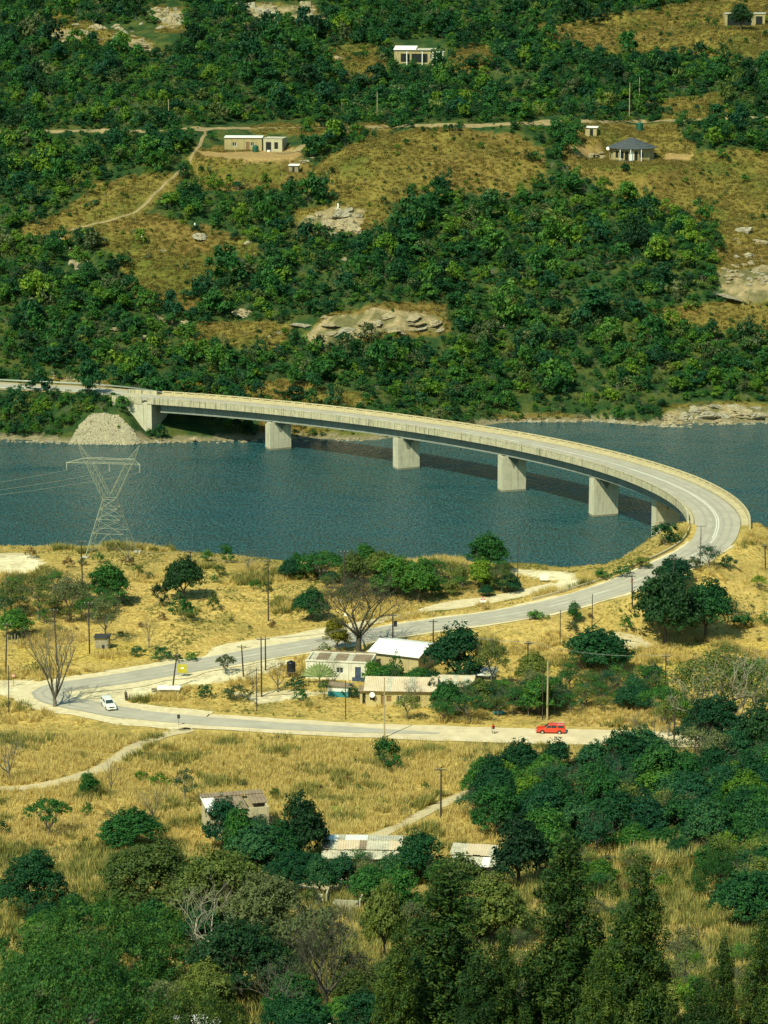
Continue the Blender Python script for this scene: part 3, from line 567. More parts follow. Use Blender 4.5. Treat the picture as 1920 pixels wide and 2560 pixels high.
def blobs(seed, n, w, h, z0, flat=.6, rmin=.35, rmax=.55, top=None):
    """n overlapping lobes inside a crown of width w, height h whose bottom is z0"""
    r = random.Random(seed); L_ = []
    for i in range(n):
        a = i * 2.4 + r.uniform(-.4, .4); q = math.sqrt((i + .3) / n); rad = r.uniform(rmin, rmax) * w / 2 * (1.1 - .35 * q)
        zz = z0 + h * (.5 + .28 * (1 - q * q) * 1.2 - .18 * q + r.uniform(-.14, .14))
        L_.append((math.cos(a) * q * (w / 2 - rad * .8), math.sin(a) * q * (w / 2 - rad * .8), zz, rad, rad, min(rad * flat * 1.3, h * .42)))
    return L_
def branches(seed, h, spread, levels=3, n0=4, r0=.16, trunk=.25, m=None, droop=0.0, name='trunk_mesh', nsub=(3, 4), bend=.25, sides=5):
    r = random.Random(seed); mb = MB()
    def grow(p, d, L_, rad, lev):
        pts = [p]; dd = d.copy(); k = 4
        for i in range(k):
            dd = (dd + Vector((r.uniform(-1, 1), r.uniform(-1, 1), r.uniform(-.5, .8) - droop)) * bend).normalized(); pts.append(pts[-1] + dd * L_ / k)
        mb.tube(pts, [rad * (1 - .55 * i / k) for i in range(k + 1)], max(3, sides - (levels - lev)), cap=False)
        if lev > 0:
            for i in range(r.randint(*nsub)):
                t = r.choice((2, 3, 4, 4)); q = pts[t]; a = r.uniform(0, 6.28)
                nd = (dd + Vector((math.cos(a) * spread, math.sin(a) * spread, r.uniform(-.1, .5)))).normalized(); grow(q, nd, L_ * r.uniform(.55, .8), rad * .42, lev - 1)
    tp = Vector((0, 0, h * trunk)); mb.tube([Vector((0, 0, -.4)), Vector((r.uniform(-.1, .1), 0, h * trunk * .5)), tp], [r0 * 1.25, r0, r0 * .9], 7, cap=False)
    for i in range(n0):
        a = i * 6.28 / n0 + r.uniform(-.5, .5); grow(tp, Vector((math.cos(a) * spread, math.sin(a) * spread, 1)).normalized(), h * (1 - trunk) * .52, r0 * .6, levels - 1)
    return mb.mesh(name, m or bark, True)
def cr_mesh(name, mt, *a, **k):
    V, lv = crown(*a, **k); return quadmesh(name, V, LEAF[mt], lv)
class Lazy(dict):
    def __getitem__(s, k):
        v = dict.__getitem__(s, k)
        if callable(v[0]): v = (v[0](), v[1], v[2], v[3]); dict.__setitem__(s, k, v)
        return v
PROTO = Lazy()
def proto(key, crown_me, trunk_me, w, h): PROTO[key] = (crown_me, trunk_me, w, h)
def lz(name, V, ml, lv): return lambda: quadmesh(name, V, LEAF[ml], lv)
# near trees (nominal 8 m wide unless said): crown mesh per variety and leaf colour
for k, (sd, n, ww, hh, z0) in enumerate([(11, 13, 8, 5.6, 1.0), (12, 11, 8, 6.4, .7), (13, 15, 9, 5.4, .9)]):
    V, lv = crown(sd, blobs(sd, n, ww, hh, z0, .75, .42, .62), 11, 22, .18, .58, shell=(.6, 1.03))
    tr = branches(sd, 6, .75, 3, 5, .24, .28, bark)
    for ml in ('dark', 'deep', 'mid', 'bright', 'olive', 'teal', 'yellow'):
        proto('broad%d_%s' % (k, ml), lz('broad_crown', V, ml, lv), tr, ww, z0 + hh)
for k, sd in enumerate((13, 14)):
    V, lv = crown(sd, blobs(sd, 24, 13, 7.6, 1.6, .75, .30, .46), 7.5, 24, .165, .62, shell=(.6, 1.03))
    tr = branches(sd, 9, .8, 3, 6, .34, .28, bark)
    for ml in ('dark', 'deep', 'mid', 'olive', 'grey'): proto('big%d_%s' % (k, ml), lz('broad_crown', V, ml, lv), tr, 13, 9.2)
for k, (sd, n) in enumerate([(21, 8), (22, 10)]):            # loose, see-through crown
    V, lv = crown(sd, blobs(sd, n, 8, 4.6, 1.8, .5, .4, .6), 9, 16, .14, .65, shell=(.4, 1.05), gap=.2)
    tr = branches(sd, 6.4, .8, 4, 5, .17, .3, barkg)
    for ml in ('mid', 'olive', 'grey', 'teal', 'rust'): proto('sparse%d_%s' % (k, ml), lz('loose_crown', V, ml, lv), tr, 8, 6.6)
V, lv = crown(31, [(math.cos(a) * q, math.sin(a) * q, 4.6 - .12 * q * q + z, 1.5, 1.5, .75) for a, q, z in [(0, 0, .4), (.3, 2.1, .1), (1.4, 2.2, 0), (2.5, 2.1, .2), (3.6, 2.2, 0), (4.7, 2.1, .1), (5.6, 2.3, -.1), (1, 3.0, -.2), (3.1, 3.1, -.2), (5.1, 3, -.1)]], 11, 22, .15, .5, zsq=.6)
tr = branches(31, 5, .95, 3, 6, .2, .25, barkg)
for ml in ('mid', 'dark', 'olive', 'grey', 'bright'): proto('umbrella_' + ml, lz('umbrella_crown', V, ml, lv), tr, 8.4, 5.6)
# low shrubs
for k, sd in enumerate((41, 42, 43)):
    V, lv = crown(sd, blobs(sd, 6, 3, 2.0, .05, .8, .4, .62), 22, 16, .11, .32)
    tr = branches(sd, 1.6, .8, 2, 4, .05, .15, barkg)
    for ml in ('dark', 'mid', 'olive', 'grey', 'teal', 'bright', 'rust', 'gold', 'deep'): proto('shrub%d_%s' % (k, ml), lz('shrub_crown', V, ml, lv), tr, 3, 2.1)
# hillside bushes: one mesh each, crown with a short stem
HB = []
def two(name, V, lv, ml, tr):
    me = quadmesh(name, V, LEAF[ml], lv); return me
for k, sd in enumerate((51, 52, 53, 54)):
    V, lv = crown(sd, blobs(sd, 7, 5, 3.7, .1, .85, .34, .56), 8.0, 16, .21, .5)
    Vr, lr = crown(sd + 5, blobs(sd, 5, 4.6, 3.4, .3, .85, .34, .55), 4.0, 10, .22, .7, gap=.15)
    HB.append((k, V, lv, Vr, lr))
tall_ = []
for k, sd in enumerate((55, 56)):
    r = random.Random(sd); L_ = [(r.uniform(-1.6, 1.6), r.uniform(-1.6, 1.6), r.uniform(1.2, 3.6), r.uniform(.6, 1.3), r.uniform(.6, 1.3), r.uniform(.5, 1.1)) for _ in range(9)]
    V, lv = crown(sd, L_, 8, 13, .24, .6, gap=.1); HB.append((4 + k, V, lv, V, lv))
HKINDS = ['dark', 'mid', 'deep', 'teal', 'bright', 'grey', 'olive']
HM = {}
for ml in HKINDS:
    for k, V, lv, Vr, lr in HB:
        HM[(ml, k)] = quadmesh('bush_crown', Vr if ml in ('grey', 'olive') else V, LEAF[ml], lr if ml in ('grey', 'olive') else lv)
# bare trees
for k, (sd, sp, bd) in enumerate([(61, .55, .2), (62, .9, .3), (63, .75, .35)]):
    proto('bare%d' % k, None, branches(sd, 7, sp, 4, 5, .2, .22, barkg, bend=bd), 7, 7)
proto('bigbare', None, branches(64, 10, 1.05, 5, 6, .38, .22, mat('bark_dark', (.10, .09, .065), .95, col2=(.05, .05, .04), scale=2), nsub=(3, 4), bend=.28), 13, 10)
proto('palebare', None, branches(65, 10, 1.0, 4, 6, .42, .15, barkp, nsub=(3, 4), bend=.42), 12, 9)
proto('vase', None, branches(66, 9, .42, 4, 8, .24, .12, barkg, nsub=(3, 4), bend=.12), 7, 9)
V, lv = crown(67, blobs(67, 12, 12, 5, 4.2, .6), 3.0, 10, .13, 1.0, shell=(.5, 1.1)); haze_cr = quadmesh('twig_crown', V, LEAF['twig'], lv); V, lv = crown(77, blobs(77, 12, 12, 5.4, 3.6, .6), 4.5, 14, .15, .9, shell=(.5, 1.05)); pale_cr = quadmesh('thin_crown', V, LEAF['olive'], lv)
proto('bigbareleaf', haze_cr, PROTO['bigbare'][1], 13, 10); proto('palebareleaf', pale_cr, PROTO['palebare'][1], 12, 9.5)
V, lv = crown(68, blobs(68, 8, 7, 5.5, 2.2, .7), 3.5, 8, .09, .9, shell=(.5, 1.1)); tw = quadmesh('twig_crown', V, LEAF['grey'], lv)
for k in range(3): proto('twiggy%d' % k, tw, PROTO['bare%d' % k][1], 7, 7.6)
proto('vaseleaf', None, PROTO['vase'][1], 7, 9)
# conifers: plumed, uneven columns (nominal 13 m high, 6 m wide)
for k, sd in enumerate((71, 72, 73)):
    r = random.Random(sd); L_ = []; Hc = 13.0
    for i in range(60):
        t = (i + .5) / 60; z = .8 + (Hc - 1.5) * t; rad = (1 - t) ** .66 * 2.35 + .1
        a = i * 2.4 + r.uniform(-.5, .5); q = rad * r.uniform(.45, 1.0); s_ = .40 + .85 * (1 - t) * r.uniform(.6, 1.3)
        L_.append((math.cos(a) * q, math.sin(a) * q, z + r.uniform(-.3, .5), s_ * .8, s_ * .8, s_ * 1.5))
    L_ += [(0, 0, 1 + 11 * t, .2 + 1.7 * (1 - t), .2 + 1.7 * (1 - t), 1.3) for t in np.linspace(0, .92, 12)]
    V, lv = crown(sd, L_, 26, 26, .105, .33, ratio=.40, up=.5, zsq=1.5, jit=.5)
    t_ = MB().tube([(0, 0, -.5), (.1, 0, 5), (0, .1, 12.4)], [.22, .12, .03], 7).mesh('conifer_trunk', bark, True)
    proto('conifer%d' % k, quadmesh('conifer_crown', V, LEAF['conif'], lv), t_, 5.6, 13)
# great drooping evergreen (nominal 14 m wide, 9 m high)
for k, sd in enumerate((81, 82)):
    r = random.Random(sd); L_ = [(0, 0, 6.0, 3.3, 3.3, 2.7)]
    for ring, (q, z, rr) in enumerate([(3.4, 4.9, 2.3), (5.0, 3.2, 2.0), (5.7, 1.7, 1.7)]):
        for i in range(6 + ring * 2):
            a = i * 6.28 / (6 + ring * 2) + ring * .4 + r.uniform(-.2, .2); L_.append((math.cos(a) * q, math.sin(a) * q, z + r.uniform(-.4, .4), rr * r.uniform(.8, 1.1), rr * r.uniform(.8, 1.1), rr * .8))
    V, lv = crown(sd, L_, 18, 26, .115, .36, ratio=.38, hang=.6, zsq=1.2, shell=(.93, 1.02), jit=.5)
    tr = branches(sd, 6, .8, 2, 5, .4, .3, bark)
    for ml in ('dark', 'conif', 'dome'): proto('droop%d_%s' % (k, ml), lz('drooping_crown', V, ml, lv), tr, 14, 8.8)

def tree(key, px, base, top, width, label, cat='tree', group=None, name=None, loc=None, rz=None, sink=.15):
    """px, base, top, width in photograph pixels: the foot is put on the ground there and the size follows from the distance"""
    p = loc or G(px, base); s = S(p); cm, tm, w, h = PROTO[key]
    hm = max(.5, (base - top) / (s * CP)) ; wm_ = width / s
    nm = name or ('bare_tree' if cm is None else 'conifer' if 'conifer' in key else 'shrub' if 'shrub' in key else 'tree')
    e = empty(nm, p - Vector((0, 0, sink)), random.uniform(0, 6.28) if rz is None else rz, label, cat, group); sw = wm_ / w
    e.scale = (sw, sw, (hm + sink) / h)
    if cm: link('crown', cm, parent=e)
    if tm: link('trunk', tm, parent=e)
    return e
def TD(key, x, base, top, w, label, **k):                    # the same in the coordinates of the reduced photograph
    a, b_ = D(x, base); return tree(key, a, b_, top / K, w / K, label, **k)
NEAR = [
 ('broad2_deep', 397, 1296, 1218, 98, 'round almost black tree on the golden grass left of the slanting river poles'),
 ('shrub0_deep', 345, 1308, 1262, 50, 'small dark tree touching the left side of the round almost black tree'),
 ('broad0_mid', 236, 1308, 1232, 100, 'bright green bushy tree between two poles at left'),
 ('sparse0_olive', 85, 1340, 1248, 110, 'see-through olive tree with many thin trunks, left of the bright green bushy tree'),
 ('sparse1_grey', 150, 1345, 1240, 110, 'greyish many-stemmed tree just left of the bright green bushy tree'),
 ('sparse1_olive', 25, 1330, 1245, 90, 'olive tree cut by the left edge beneath the sandy bank'),
 ('broad2_mid', 32, 1378, 1326, 84, 'low green tree at the left edge behind a dark pole'),
 ('sparse0_grey', 228, 1388, 1292, 92, 'pale thin-leaved tree right beside the dark pole near the tin hut'),
 ('sparse1_mid', 190, 1352, 1282, 60, 'slim green tree beside the greyish many-stemmed tree'),
 ('vaseleaf', 118, 1527, 1368, 128, 'leafless vase-shaped tree standing at the hairpin of the road'),
 ('shrub1_mid', 395, 1343, 1290, 68, 'loose light green shrub below the round almost black tree'),
 ('shrub2_olive', 462, 1318, 1282, 34, 'small thin shrub on the golden slope right of the light green shrub'),
 ('twiggy0', 322, 1400, 1332, 44, 'thin greyish sapling above the roadside ditch'),
 ('shrub0_teal', 297, 1418, 1398, 40, 'low dark bush beside the tin hut'),
 ('shrub2_teal', 350, 1425, 1400, 60, 'long low dark bush on the ditch bank'),
 ('shrub1_dark', 385, 1432, 1412, 26, 'small dark bush at the end of the ditch bank'),
 ('shrub0_mid', 415, 1428, 1410, 40, 'low green bushes above the verge near the yellow board'),
 ('broad2_dark', 672, 1342, 1283, 88, 'dark spreading bush left of the great bare tree'),
 ('bigbareleaf', 775, 1412, 1240, 205, 'great spreading bare tree behind the white flat-roofed house'),
 ('broad1_yellow', 728, 1408, 1338, 66, 'yellow-green tree under the great bare tree'),
 ('shrub1_olive', 702, 1418, 1392, 42, 'small olive bush behind the left end of the white flat-roofed house'),
 ('shrub0_mid', 490, 1216, 1177, 44, 'upright green bush on the river bank, second from the pylon'),
 ('shrub2_bright', 447, 1212, 1190, 30, 'small green bush on the river bank, nearest the pylon'),
 ('twiggy1', 535, 1232, 1190, 60, 'brownish thin bush on the river bank below the water line'),
 ('umbrella_mid', 692, 1252, 1194, 130, 'flat-topped tree on the river bank left of centre'),
 ('broad2_teal', 628, 1250, 1215, 60, 'low bluish bush on the bank left of the flat-topped tree'),
 ('broad0_olive', 762, 1262, 1205, 70, 'olive tree on the bank right of the flat-topped tree'),
 ('broad1_mid', 850, 1292, 1208, 110, 'green bank tree behind the great bare tree crown'),
 ('broad2_mid', 905, 1300, 1222, 95, 'wide green bank tree right of the great bare tree crown'),
 ('sparse0_mid', 940, 1265, 1205, 80, 'loose green bank tree left of the tall river tree'),
 ('broad0_mid', 1055, 1240, 1168, 100, 'tall round green tree against the water on the river bank'),
 ('broad1_bright', 1040, 1275, 1214, 66, 'bright lower tree just under the tall round river tree'),
 ('sparse1_olive', 1000, 1268, 1215, 80, 'olive bush left of the tall round river tree'),
 ('sparse0_olive', 1085, 1280, 1218, 70, 'dull olive bush right of the tall round river tree'),
 ('broad2_olive', 820, 1245, 1200, 80, 'olive bush against the water at mid bank'),
 ('shrub0_dark', 1436, 1178, 1130, 72, 'dark green bush at the foot of the last bridge pier'),
 ('shrub1_mid', 1345, 1245, 1222, 60, 'long low green scrub on the bank below the kerb wall'),
 ('shrub2_mid', 1300, 1252, 1230, 44, 'small green scrub on the bank near the sandy lay-by'),
 ('shrub0_olive', 1385, 1228, 1205, 60, 'olive scrub on the steep bank inside the bend'),
 ('broad2_teal', 1457, 1262, 1212, 88, 'bluish dark bush overlapping the road below the bend'),
 ('sparse0_teal', 1530, 1228, 1178, 74, 'loose dark tree hiding the road edge inside the bend pole'),
 ('shrub1_grey', 1500, 1232, 1205, 60, 'greyish scrub between the two roadside bushes at the bend'),
 ('shrub0_teal', 1572, 1228, 1202, 44, 'low bush on the slope right of the bend'),
 ('broad2_deep', 1436, 1388, 1258, 158, 'large dark tree on the golden slope right of the road, the left of the pair'),
 ('broad2_dark', 1524, 1380, 1274, 138, 'large green tree on the golden slope right of the road, the right of the pair'),
 ('shrub2_dark', 1603, 1358, 1325, 60, 'low dark bush right of the pair of large trees'),
 ('bare1', 1600, 1352, 1305, 70, 'broken bare tree lying over the low bush at right'),
 ('shrub1_mid', 1650, 1352, 1325, 44, 'green bush cut by the right edge below the lone sapling'),
 ('umbrella_bright', 1639, 1274, 1243, 38, 'lone little round tree near the right edge on golden grass'),
 ('broad1_mid', 1240, 1345, 1304, 34, 'small round tree on a stalk beside the low bush on the slope'),
 ('shrub0_grey', 1236, 1360, 1343, 40, 'low grey bush at the foot of the small round tree'),
 ('shrub1_mid', 1353, 1364, 1330, 36, 'lone small green bush left of the large dark pair'),
 ('shrub2_mid', 1158, 1337, 1320, 56, 'row of low green bush beside the tarred road'),
 ('broad2_dark', 1290, 1450, 1372, 158, 'broad dark mango-like tree crossed by wires'),
 ('broad1_dark', 985, 1478, 1362, 140, 'broad mango-like tree with ragged hem beside the white roof'),
 ('sparse1_olive', 1062, 1490, 1378, 90, 'olive tree right of the ragged-hemmed tree'),
 ('shrub0_mid', 985, 1492, 1466, 84, 'low round hedge bush in front of the ragged-hemmed tree'),
 ('shrub2_mid', 1078, 1498, 1470, 84, 'low round hedge bush further right before the olive tree'),
 ('broad0_mid', 838, 1484, 1445, 96, 'green bush in front of the bright white roof'),
 ('shrub1_mid', 852, 1480, 1414, 44, 'upright green bush standing before the bright white roof'),
 ('broad2_mid', 905, 1490, 1450, 78, 'green bush by the gable of the bright white roof'),
 ('shrub2_deep', 935, 1523, 1470, 36, 'dark little tree standing against the tan roof'),
 ('twiggy2', 890, 1532, 1462, 64, 'bare twiggy tree in front of the yellow house'),
 ('twiggy0', 848, 1490, 1440, 46, 'thin bare tree between the white roof and the tan roof'),
 ('umbrella_grey', 487, 1456, 1414, 52, 'little umbrella-shaped thin tree in the sandy lay-by'),
 ('twiggy1', 718, 1490, 1420, 52, 'bare twiggy tree before the white flat-roofed house'),
 ('twiggy2', 546, 1500, 1430, 44, 'thin grey sapling left of the double pole'),
 ('twiggy0', 600, 1495, 1425, 70, 'thin grey sapling right of the double pole'),
 ('shrub1_grey', 512, 1512, 1480, 80, 'grey-green low bush in the field before the double pole'),
 ('shrub0_dark', 444, 1508, 1480, 44, 'dark low bush in the field right of the low table'),
 ('shrub2_mid', 650, 1515, 1490, 42, 'green low bush in the field left of the blue and white kiosk'),
 ('shrub1_teal', 640, 1490, 1462, 60, 'bluish low bush behind the field bushes'),
 ('sparse0_mid', 1010, 1562, 1498, 110, 'loose grey-green tree right of the tan roofs, behind the field edge'),
 ('sparse1_mid', 960, 1560, 1510, 80, 'loose green bush where the yellow house fence ends'),
 ('broad2_olive', 1040, 1530, 1478, 90, 'olive tree above the loose trees right of the tan roofs'),
 ('umbrella_mid', 105, 1808, 1722, 110, 'crisp umbrella-shaped tree standing alone in the lower left grass'),
 ('broad2_mid', 282, 1832, 1762, 146, 'broad round green bush in the tall grass left of the tan shed'),
 ('broad1_mid', 192, 1722, 1672, 50, 'small dark leafy tree beside the dirt track'),
 ('bare0', 240, 1716, 1640, 46, 'thin bare sapling at the dirt track end'),
 ('shrub1_bright', 345, 1700, 1670, 60, 'small light green bush cluster in the lower field'),
 ('shrub0_bright', 305, 1690, 1665, 40, 'small light green bush left of the cluster in the lower field'),
 ('sparse0_teal', 400, 1736, 1660, 64, 'thin bluish tree in the lower field'),
 ('shrub2_mid', 190, 1760, 1735, 30, 'little green bush right of the umbrella-shaped tree'),
 ('twiggy0', 330, 1775, 1705, 84, 'leafless grey tree behind the broad round bush'),
 ('shrub0_mid', 835, 1668, 1594, 78, 'large green bush in the tall golden grass of mid field'),
 ('shrub1_olive', 775, 1712, 1695, 28, 'small green clump in the golden mid field'),
 ('twiggy2', 20, 1690, 1580, 90, 'greyish thin tree cut by the left edge below the road'),
 ('broad1_teal', 482, 1832, 1728, 92, 'slender leafy tree in front of the tan shed'),
 ('broad2_teal', 555, 1880, 1795, 150, 'dark bushy tree below the tan shed'),
 ('broad0_deep', 650, 1880, 1742, 128, 'tall dark leafy tree right of the tan shed'),
 ('big0_dark', 640, 1925, 1850, 180, 'wide dark tree below the tall dark leafy tree'),
 ('broad0_teal', 740, 1930, 1858, 90, 'slim-stemmed dark tree in the swept yard'),
 ('broad2_teal', 690, 1935, 1860, 80, 'slim-stemmed tree left in the swept yard'),
 ('sparse1_grey', 795, 1930, 1850, 80, 'grey leafless tree before the old roof'),
 ('broad1_dark', 905, 1905, 1808, 128, 'dense dark tree between the old roofs'),
 ('broad0_deep', 1120, 1915, 1785, 146, 'big dark round tree right of the broken roof'),
 ('droop0_dome', 1560, 1935, 1828, 150, 'rounded bright evergreen at the right, above the reeds'),
 ('broad2_dark', 1610, 2010, 1900, 160, 'dark tree at the right edge under the rounded evergreen'),
 ('big1_dark', 1545, 1640, 1512, 190, 'dark dense tree under the pale branching tree'),
 ('broad0_deep', 1640, 1660, 1540, 130, 'dark dense tree at the right edge behind the gravel road'),
 ('palebareleaf', 1560, 1610, 1410, 250, 'tall pale branching tree over the dark trees at right'),
 ('sparse0_olive', 1480, 1530, 1430, 120, 'dull green tree left of the pale branching tree'),
 ('umbrella_mid', 1430, 1560, 1480, 110, 'flat-crowned green tree beside the gravel road wood'),
 ('sparse1_olive', 1445, 1592, 1500, 90, 'thin drooping tree right of the gravel road pole'),
 ('bare1', 1405, 1622, 1540, 100, 'bare twisted tree at the near edge of the gravel road'),
 ('broad1_mid', 860, 1990, 1880, 110, 'dark leafy tree behind the conifer row at centre'),
 ('big1_dark', 75, 1990, 1850, 190, 'dark ragged evergreen at the lower left edge'),
 ('droop0_dome', 210, 2160, 1925, 470, 'huge dome-shaped drooping evergreen, upper of the two at lower left'),
 ('droop1_dome', 150, 2330, 2022, 520, 'huge dome-shaped drooping evergreen, lower of the two at lower left'),
 ('droop1_conif', 420, 2360, 2120, 330, 'drooping dark evergreen reaching the bottom edge at left'),
 ('big0_olive', 330, 1990, 1835, 270, 'broad olive tree with mottled leaves behind the domed evergreens'),
 ('big1_olive', 480, 2030, 1850, 270, 'broad mottled olive tree left of the block walls'),
 ('big0_grey', 570, 2090, 1905, 230, 'mottled olive tree with pale dead limbs at lower centre'),
 ('big1_deep', 520, 2170, 2000, 260, 'dark tree under the mottled olive trees'),
 ('palebare', 470, 2090, 1930, 190, 'pale dead limbs poking out of the olive crowns'),
 ('sparse1_grey', 690, 2150, 1935, 190, 'grey thin-leaved crown before the block walls'),
 ('bigbare', 705, 2200, 1960, 170, 'bare crooked tree leaning over the bottom roof'),
 ('twiggy1', 615, 2215, 2060, 130, 'tangle of grey twigs by the bottom roofs'),
 ('conifer0', 965, 2330, 1850, 340, 'ragged plumed conifer left of centre in the bottom row'),
 ('conifer1', 1218, 2300, 1785, 270, 'tallest plumed conifer of the bottom row'),
 ('conifer2', 1378, 2310, 1830, 230, 'slender pointed plumed conifer right in the bottom row'),
 ('conifer1', 860, 2360, 1990, 160, 'plumed conifer before the grey bare tree'),
 ('conifer2', 1085, 2330, 1985, 150, 'shorter plumed conifer between the two tall ones'),
 ('conifer0', 1555, 2330, 2005, 120, 'small plumed conifer left of the right corner'),
 ('conifer1', 1640, 2330, 1955, 150, 'plumed conifer in the bottom right corner'),
 ('conifer2', 1290, 2400, 2030, 160, 'low plumed conifer in front of the tall pair'),
 ('conifer0', 1020, 2420, 2060, 170, 'low plumed conifer in front of the ragged one'),
 ('conifer1', 1500, 2420, 2100, 150, 'low dark conifer near the bottom right'),
 ('broad0_olive', 1060, 2050, 1915, 160, 'yellowish olive tree behind the conifers at centre'),
 ('broad2_olive', 830, 2080, 1930, 110, 'olive leafy tree behind the leftmost conifer'),
 ('sparse0_grey', 1480, 2150, 2000, 120, 'grey leafless scrub tree between the right conifers'),
 ('shrub1_bright', 1300, 2160, 2100, 70, 'yellow-green shrub glimpsed between the tall conifers'),
 ('shrub0_bright', 1500, 2210, 2120, 110, 'yellow-green shrub near the bottom right'),
 ('sparse1_mid', 935, 1915, 1855, 100, 'loose green tree in front of the dense dark tree between the roofs'),
 ('broad2_mid', 800, 1952, 1882, 110, 'low bushy tree hiding the old long house wall'),
 ('broad0_mid', 1165, 1545, 1475, 96, 'rounded green tree at the left end of the tree belt'),
 ('broad1_mid', 520, 1868, 1752, 90, 'leafy tree hugging the front of the tan shed'),
 ('sparse1_teal', 560, 1830, 1752, 80, 'thin bluish tree over the right half of the tan shed'),
 ('broad2_dark', 600, 1885, 1790, 120, 'dark rounded tree between the tan shed and the tall dark tree'),
 ('sparse0_mid', 780, 1900, 1835, 90, 'loose green tree overlapping the old long roof from the left'),
 ('broad1_teal', 845, 1925, 1850, 80, 'small bushy tree in front of the old long house'),
 ('broad0_olive', 990, 1935, 1860, 120, 'olive bushy tree in front of the broken roof shed'),
 ('sparse0_mid', 700, 1512, 1470, 46, 'small loose tree at the left corner of the white house'),
 ('shrub1_dark', 760, 1508, 1482, 50, 'dark low bush right of the kiosk'),
 ('broad0_mid', 805, 1480, 1436, 56, 'leafy tree between the white house and the bright roof'),
 ('sparse1_olive', 880, 1555, 1495, 70, 'thin olive tree before the middle of the yellow house'),
 ('broad2_mid', 965, 1545, 1482, 84, 'bushy green tree over the tan cottage front'),
 ('sparse0_teal', 1005, 1535, 1470, 80, 'bluish loose tree over the small broken-roofed hut'),
 ('broad0_dark', 935, 1500, 1455, 60, 'dark bush behind the tan roof ridge'),
 ('broad2_olive', 1150, 1480, 1420, 80, 'olive tree left of the broad dark mango-like tree'),
 ('sparse1_mid', 1400, 1500, 1430, 90, 'loose green tree right of the broad dark mango-like tree'),
 ('sparse0_olive', 1560, 1500, 1400, 150, 'broad thin olive crown high in the right tree group'),
 ('sparse1_mid', 1630, 1520, 1410, 130, 'broad thin green crown cut by the right edge'),
 ('sparse1_mid', 1480, 1590, 1500, 110, 'loose green tree below the pale branching tree'),
]
for it in NEAR:
    key, x, base, top, w, lab = it
    TD(key, x, base, top, w, lab, cat='bush' if 'shrub' in key else 'conifer' if 'conifer' in key else 'tree')
# fan palm beside the white house
p = G(*D(690, 1478)); fp = empty('fan_palm', p, 0, 'fan-shaped palm in front of the white flat-roofed house', 'palm')
MB().tube([(0, 0, -.2), (0, 0, 1.2)], [.14, .12], 8).build('trunk', bark, fp)
for i in range(17):
    a = -1.25 + 2.5 * i / 16; pts = []; L_ = 3.1
    for k in range(7): t = k / 6; pts.append(Vector((math.sin(a) * L_ * t * (1 + .1 * t), .05 * (i % 2), 1.1 + math.cos(a) * L_ * t * (1 - .12 * t) - .55 * t * t * abs(math.sin(a)))))
    mb = MB(); n_ = Vector((math.cos(a), 0, -math.sin(a))); ws = [.03, .05, .2, .27, .26, .18, .03]
    vs_ = [q_ + n_ * ws[k] + Vector((0, .08, 0)) for k, q_ in enumerate(pts)] + [q_ for q_ in pts] + [q_ - n_ * ws[k] + Vector((0, .08, 0)) for k, q_ in enumerate(pts)]
    mb.add(vs_, [(k, k + 1, k + 8, k + 7) for k in range(6)] + [(k + 7, k + 8, k + 15, k + 14) for k in range(6)]); mb.build('frond', mat('frond', (.10, .20, .05), .6, col2=(.32, .36, .16), scale=1.2), fp)

# ------------------------------------------------------------------ scattered woods
ROADS = [ROAD_L, BR, ROAD_R, ROAD_LOW]
def clear_of_roads(x, y, m):
    ok = np.ones(len(x), bool)
    for P_ in ROADS: ok &= neardist(x, y, P_)[0] > m
    return ok
KEEP = [[(465, 262), (640, 262), (660, 352), (455, 352)], [(1255, 262), (1450, 268), (1500, 360), (1400, 372), (1290, 372), (1250, 330)], [(838, 85), (970, 85), (965, 148), (850, 150)], [(1560, 0), (1590, 0), (1590, 60), (1560, 60)], [(1620, 0), (1659, 0), (1659, 62), (1620, 62)], [(620, 340), (655, 340), (655, 385), (620, 385)],
        [(148, 893), (306, 893), (306, 970), (135, 970)], [(430, 283), (448, 283), (410, 380), (380, 390)], [(640, 690), (955, 665), (955, 730), (640, 750)], [(130, 545), (220, 545), (220, 585), (130, 585)], [(1560, 480), (1680, 480), (1680, 655), (1555, 650)], [(640, 450), (780, 445), (780, 510), (630, 512)], [(1460, 868), (1700, 868), (1700, 920), (1430, 925)],
        [(150, 50), (390, 55), (390, 110), (150, 100)], [(350, 0), (400, 0), (400, 65), (350, 65)], [(540, 0), (690, 5), (690, 55), (540, 50)]]
step = 3.05; gx, gy = np.meshgrid(np.arange(-230, 230, step), np.arange(660, 1190, step)); hx = (gx + rng.uniform(-.5, .5, gx.shape) * step).ravel(); hy = (gy + rng.uniform(-.5, .5, gy.shape) * step).ravel()
dh = hy - yf(hx); ok = (dh > 1.0) & clear_of_roads(hx, hy, 5.6); hx, hy, dh = hx[ok], hy[ok], dh[ok]; hz = hgt(hx, hy); ok = hz > .15; hx, hy, hz, dh = hx[ok], hy[ok], hz[ok], dh[ok]
pxx, pyy, ps = prj(hx, hy, hz)
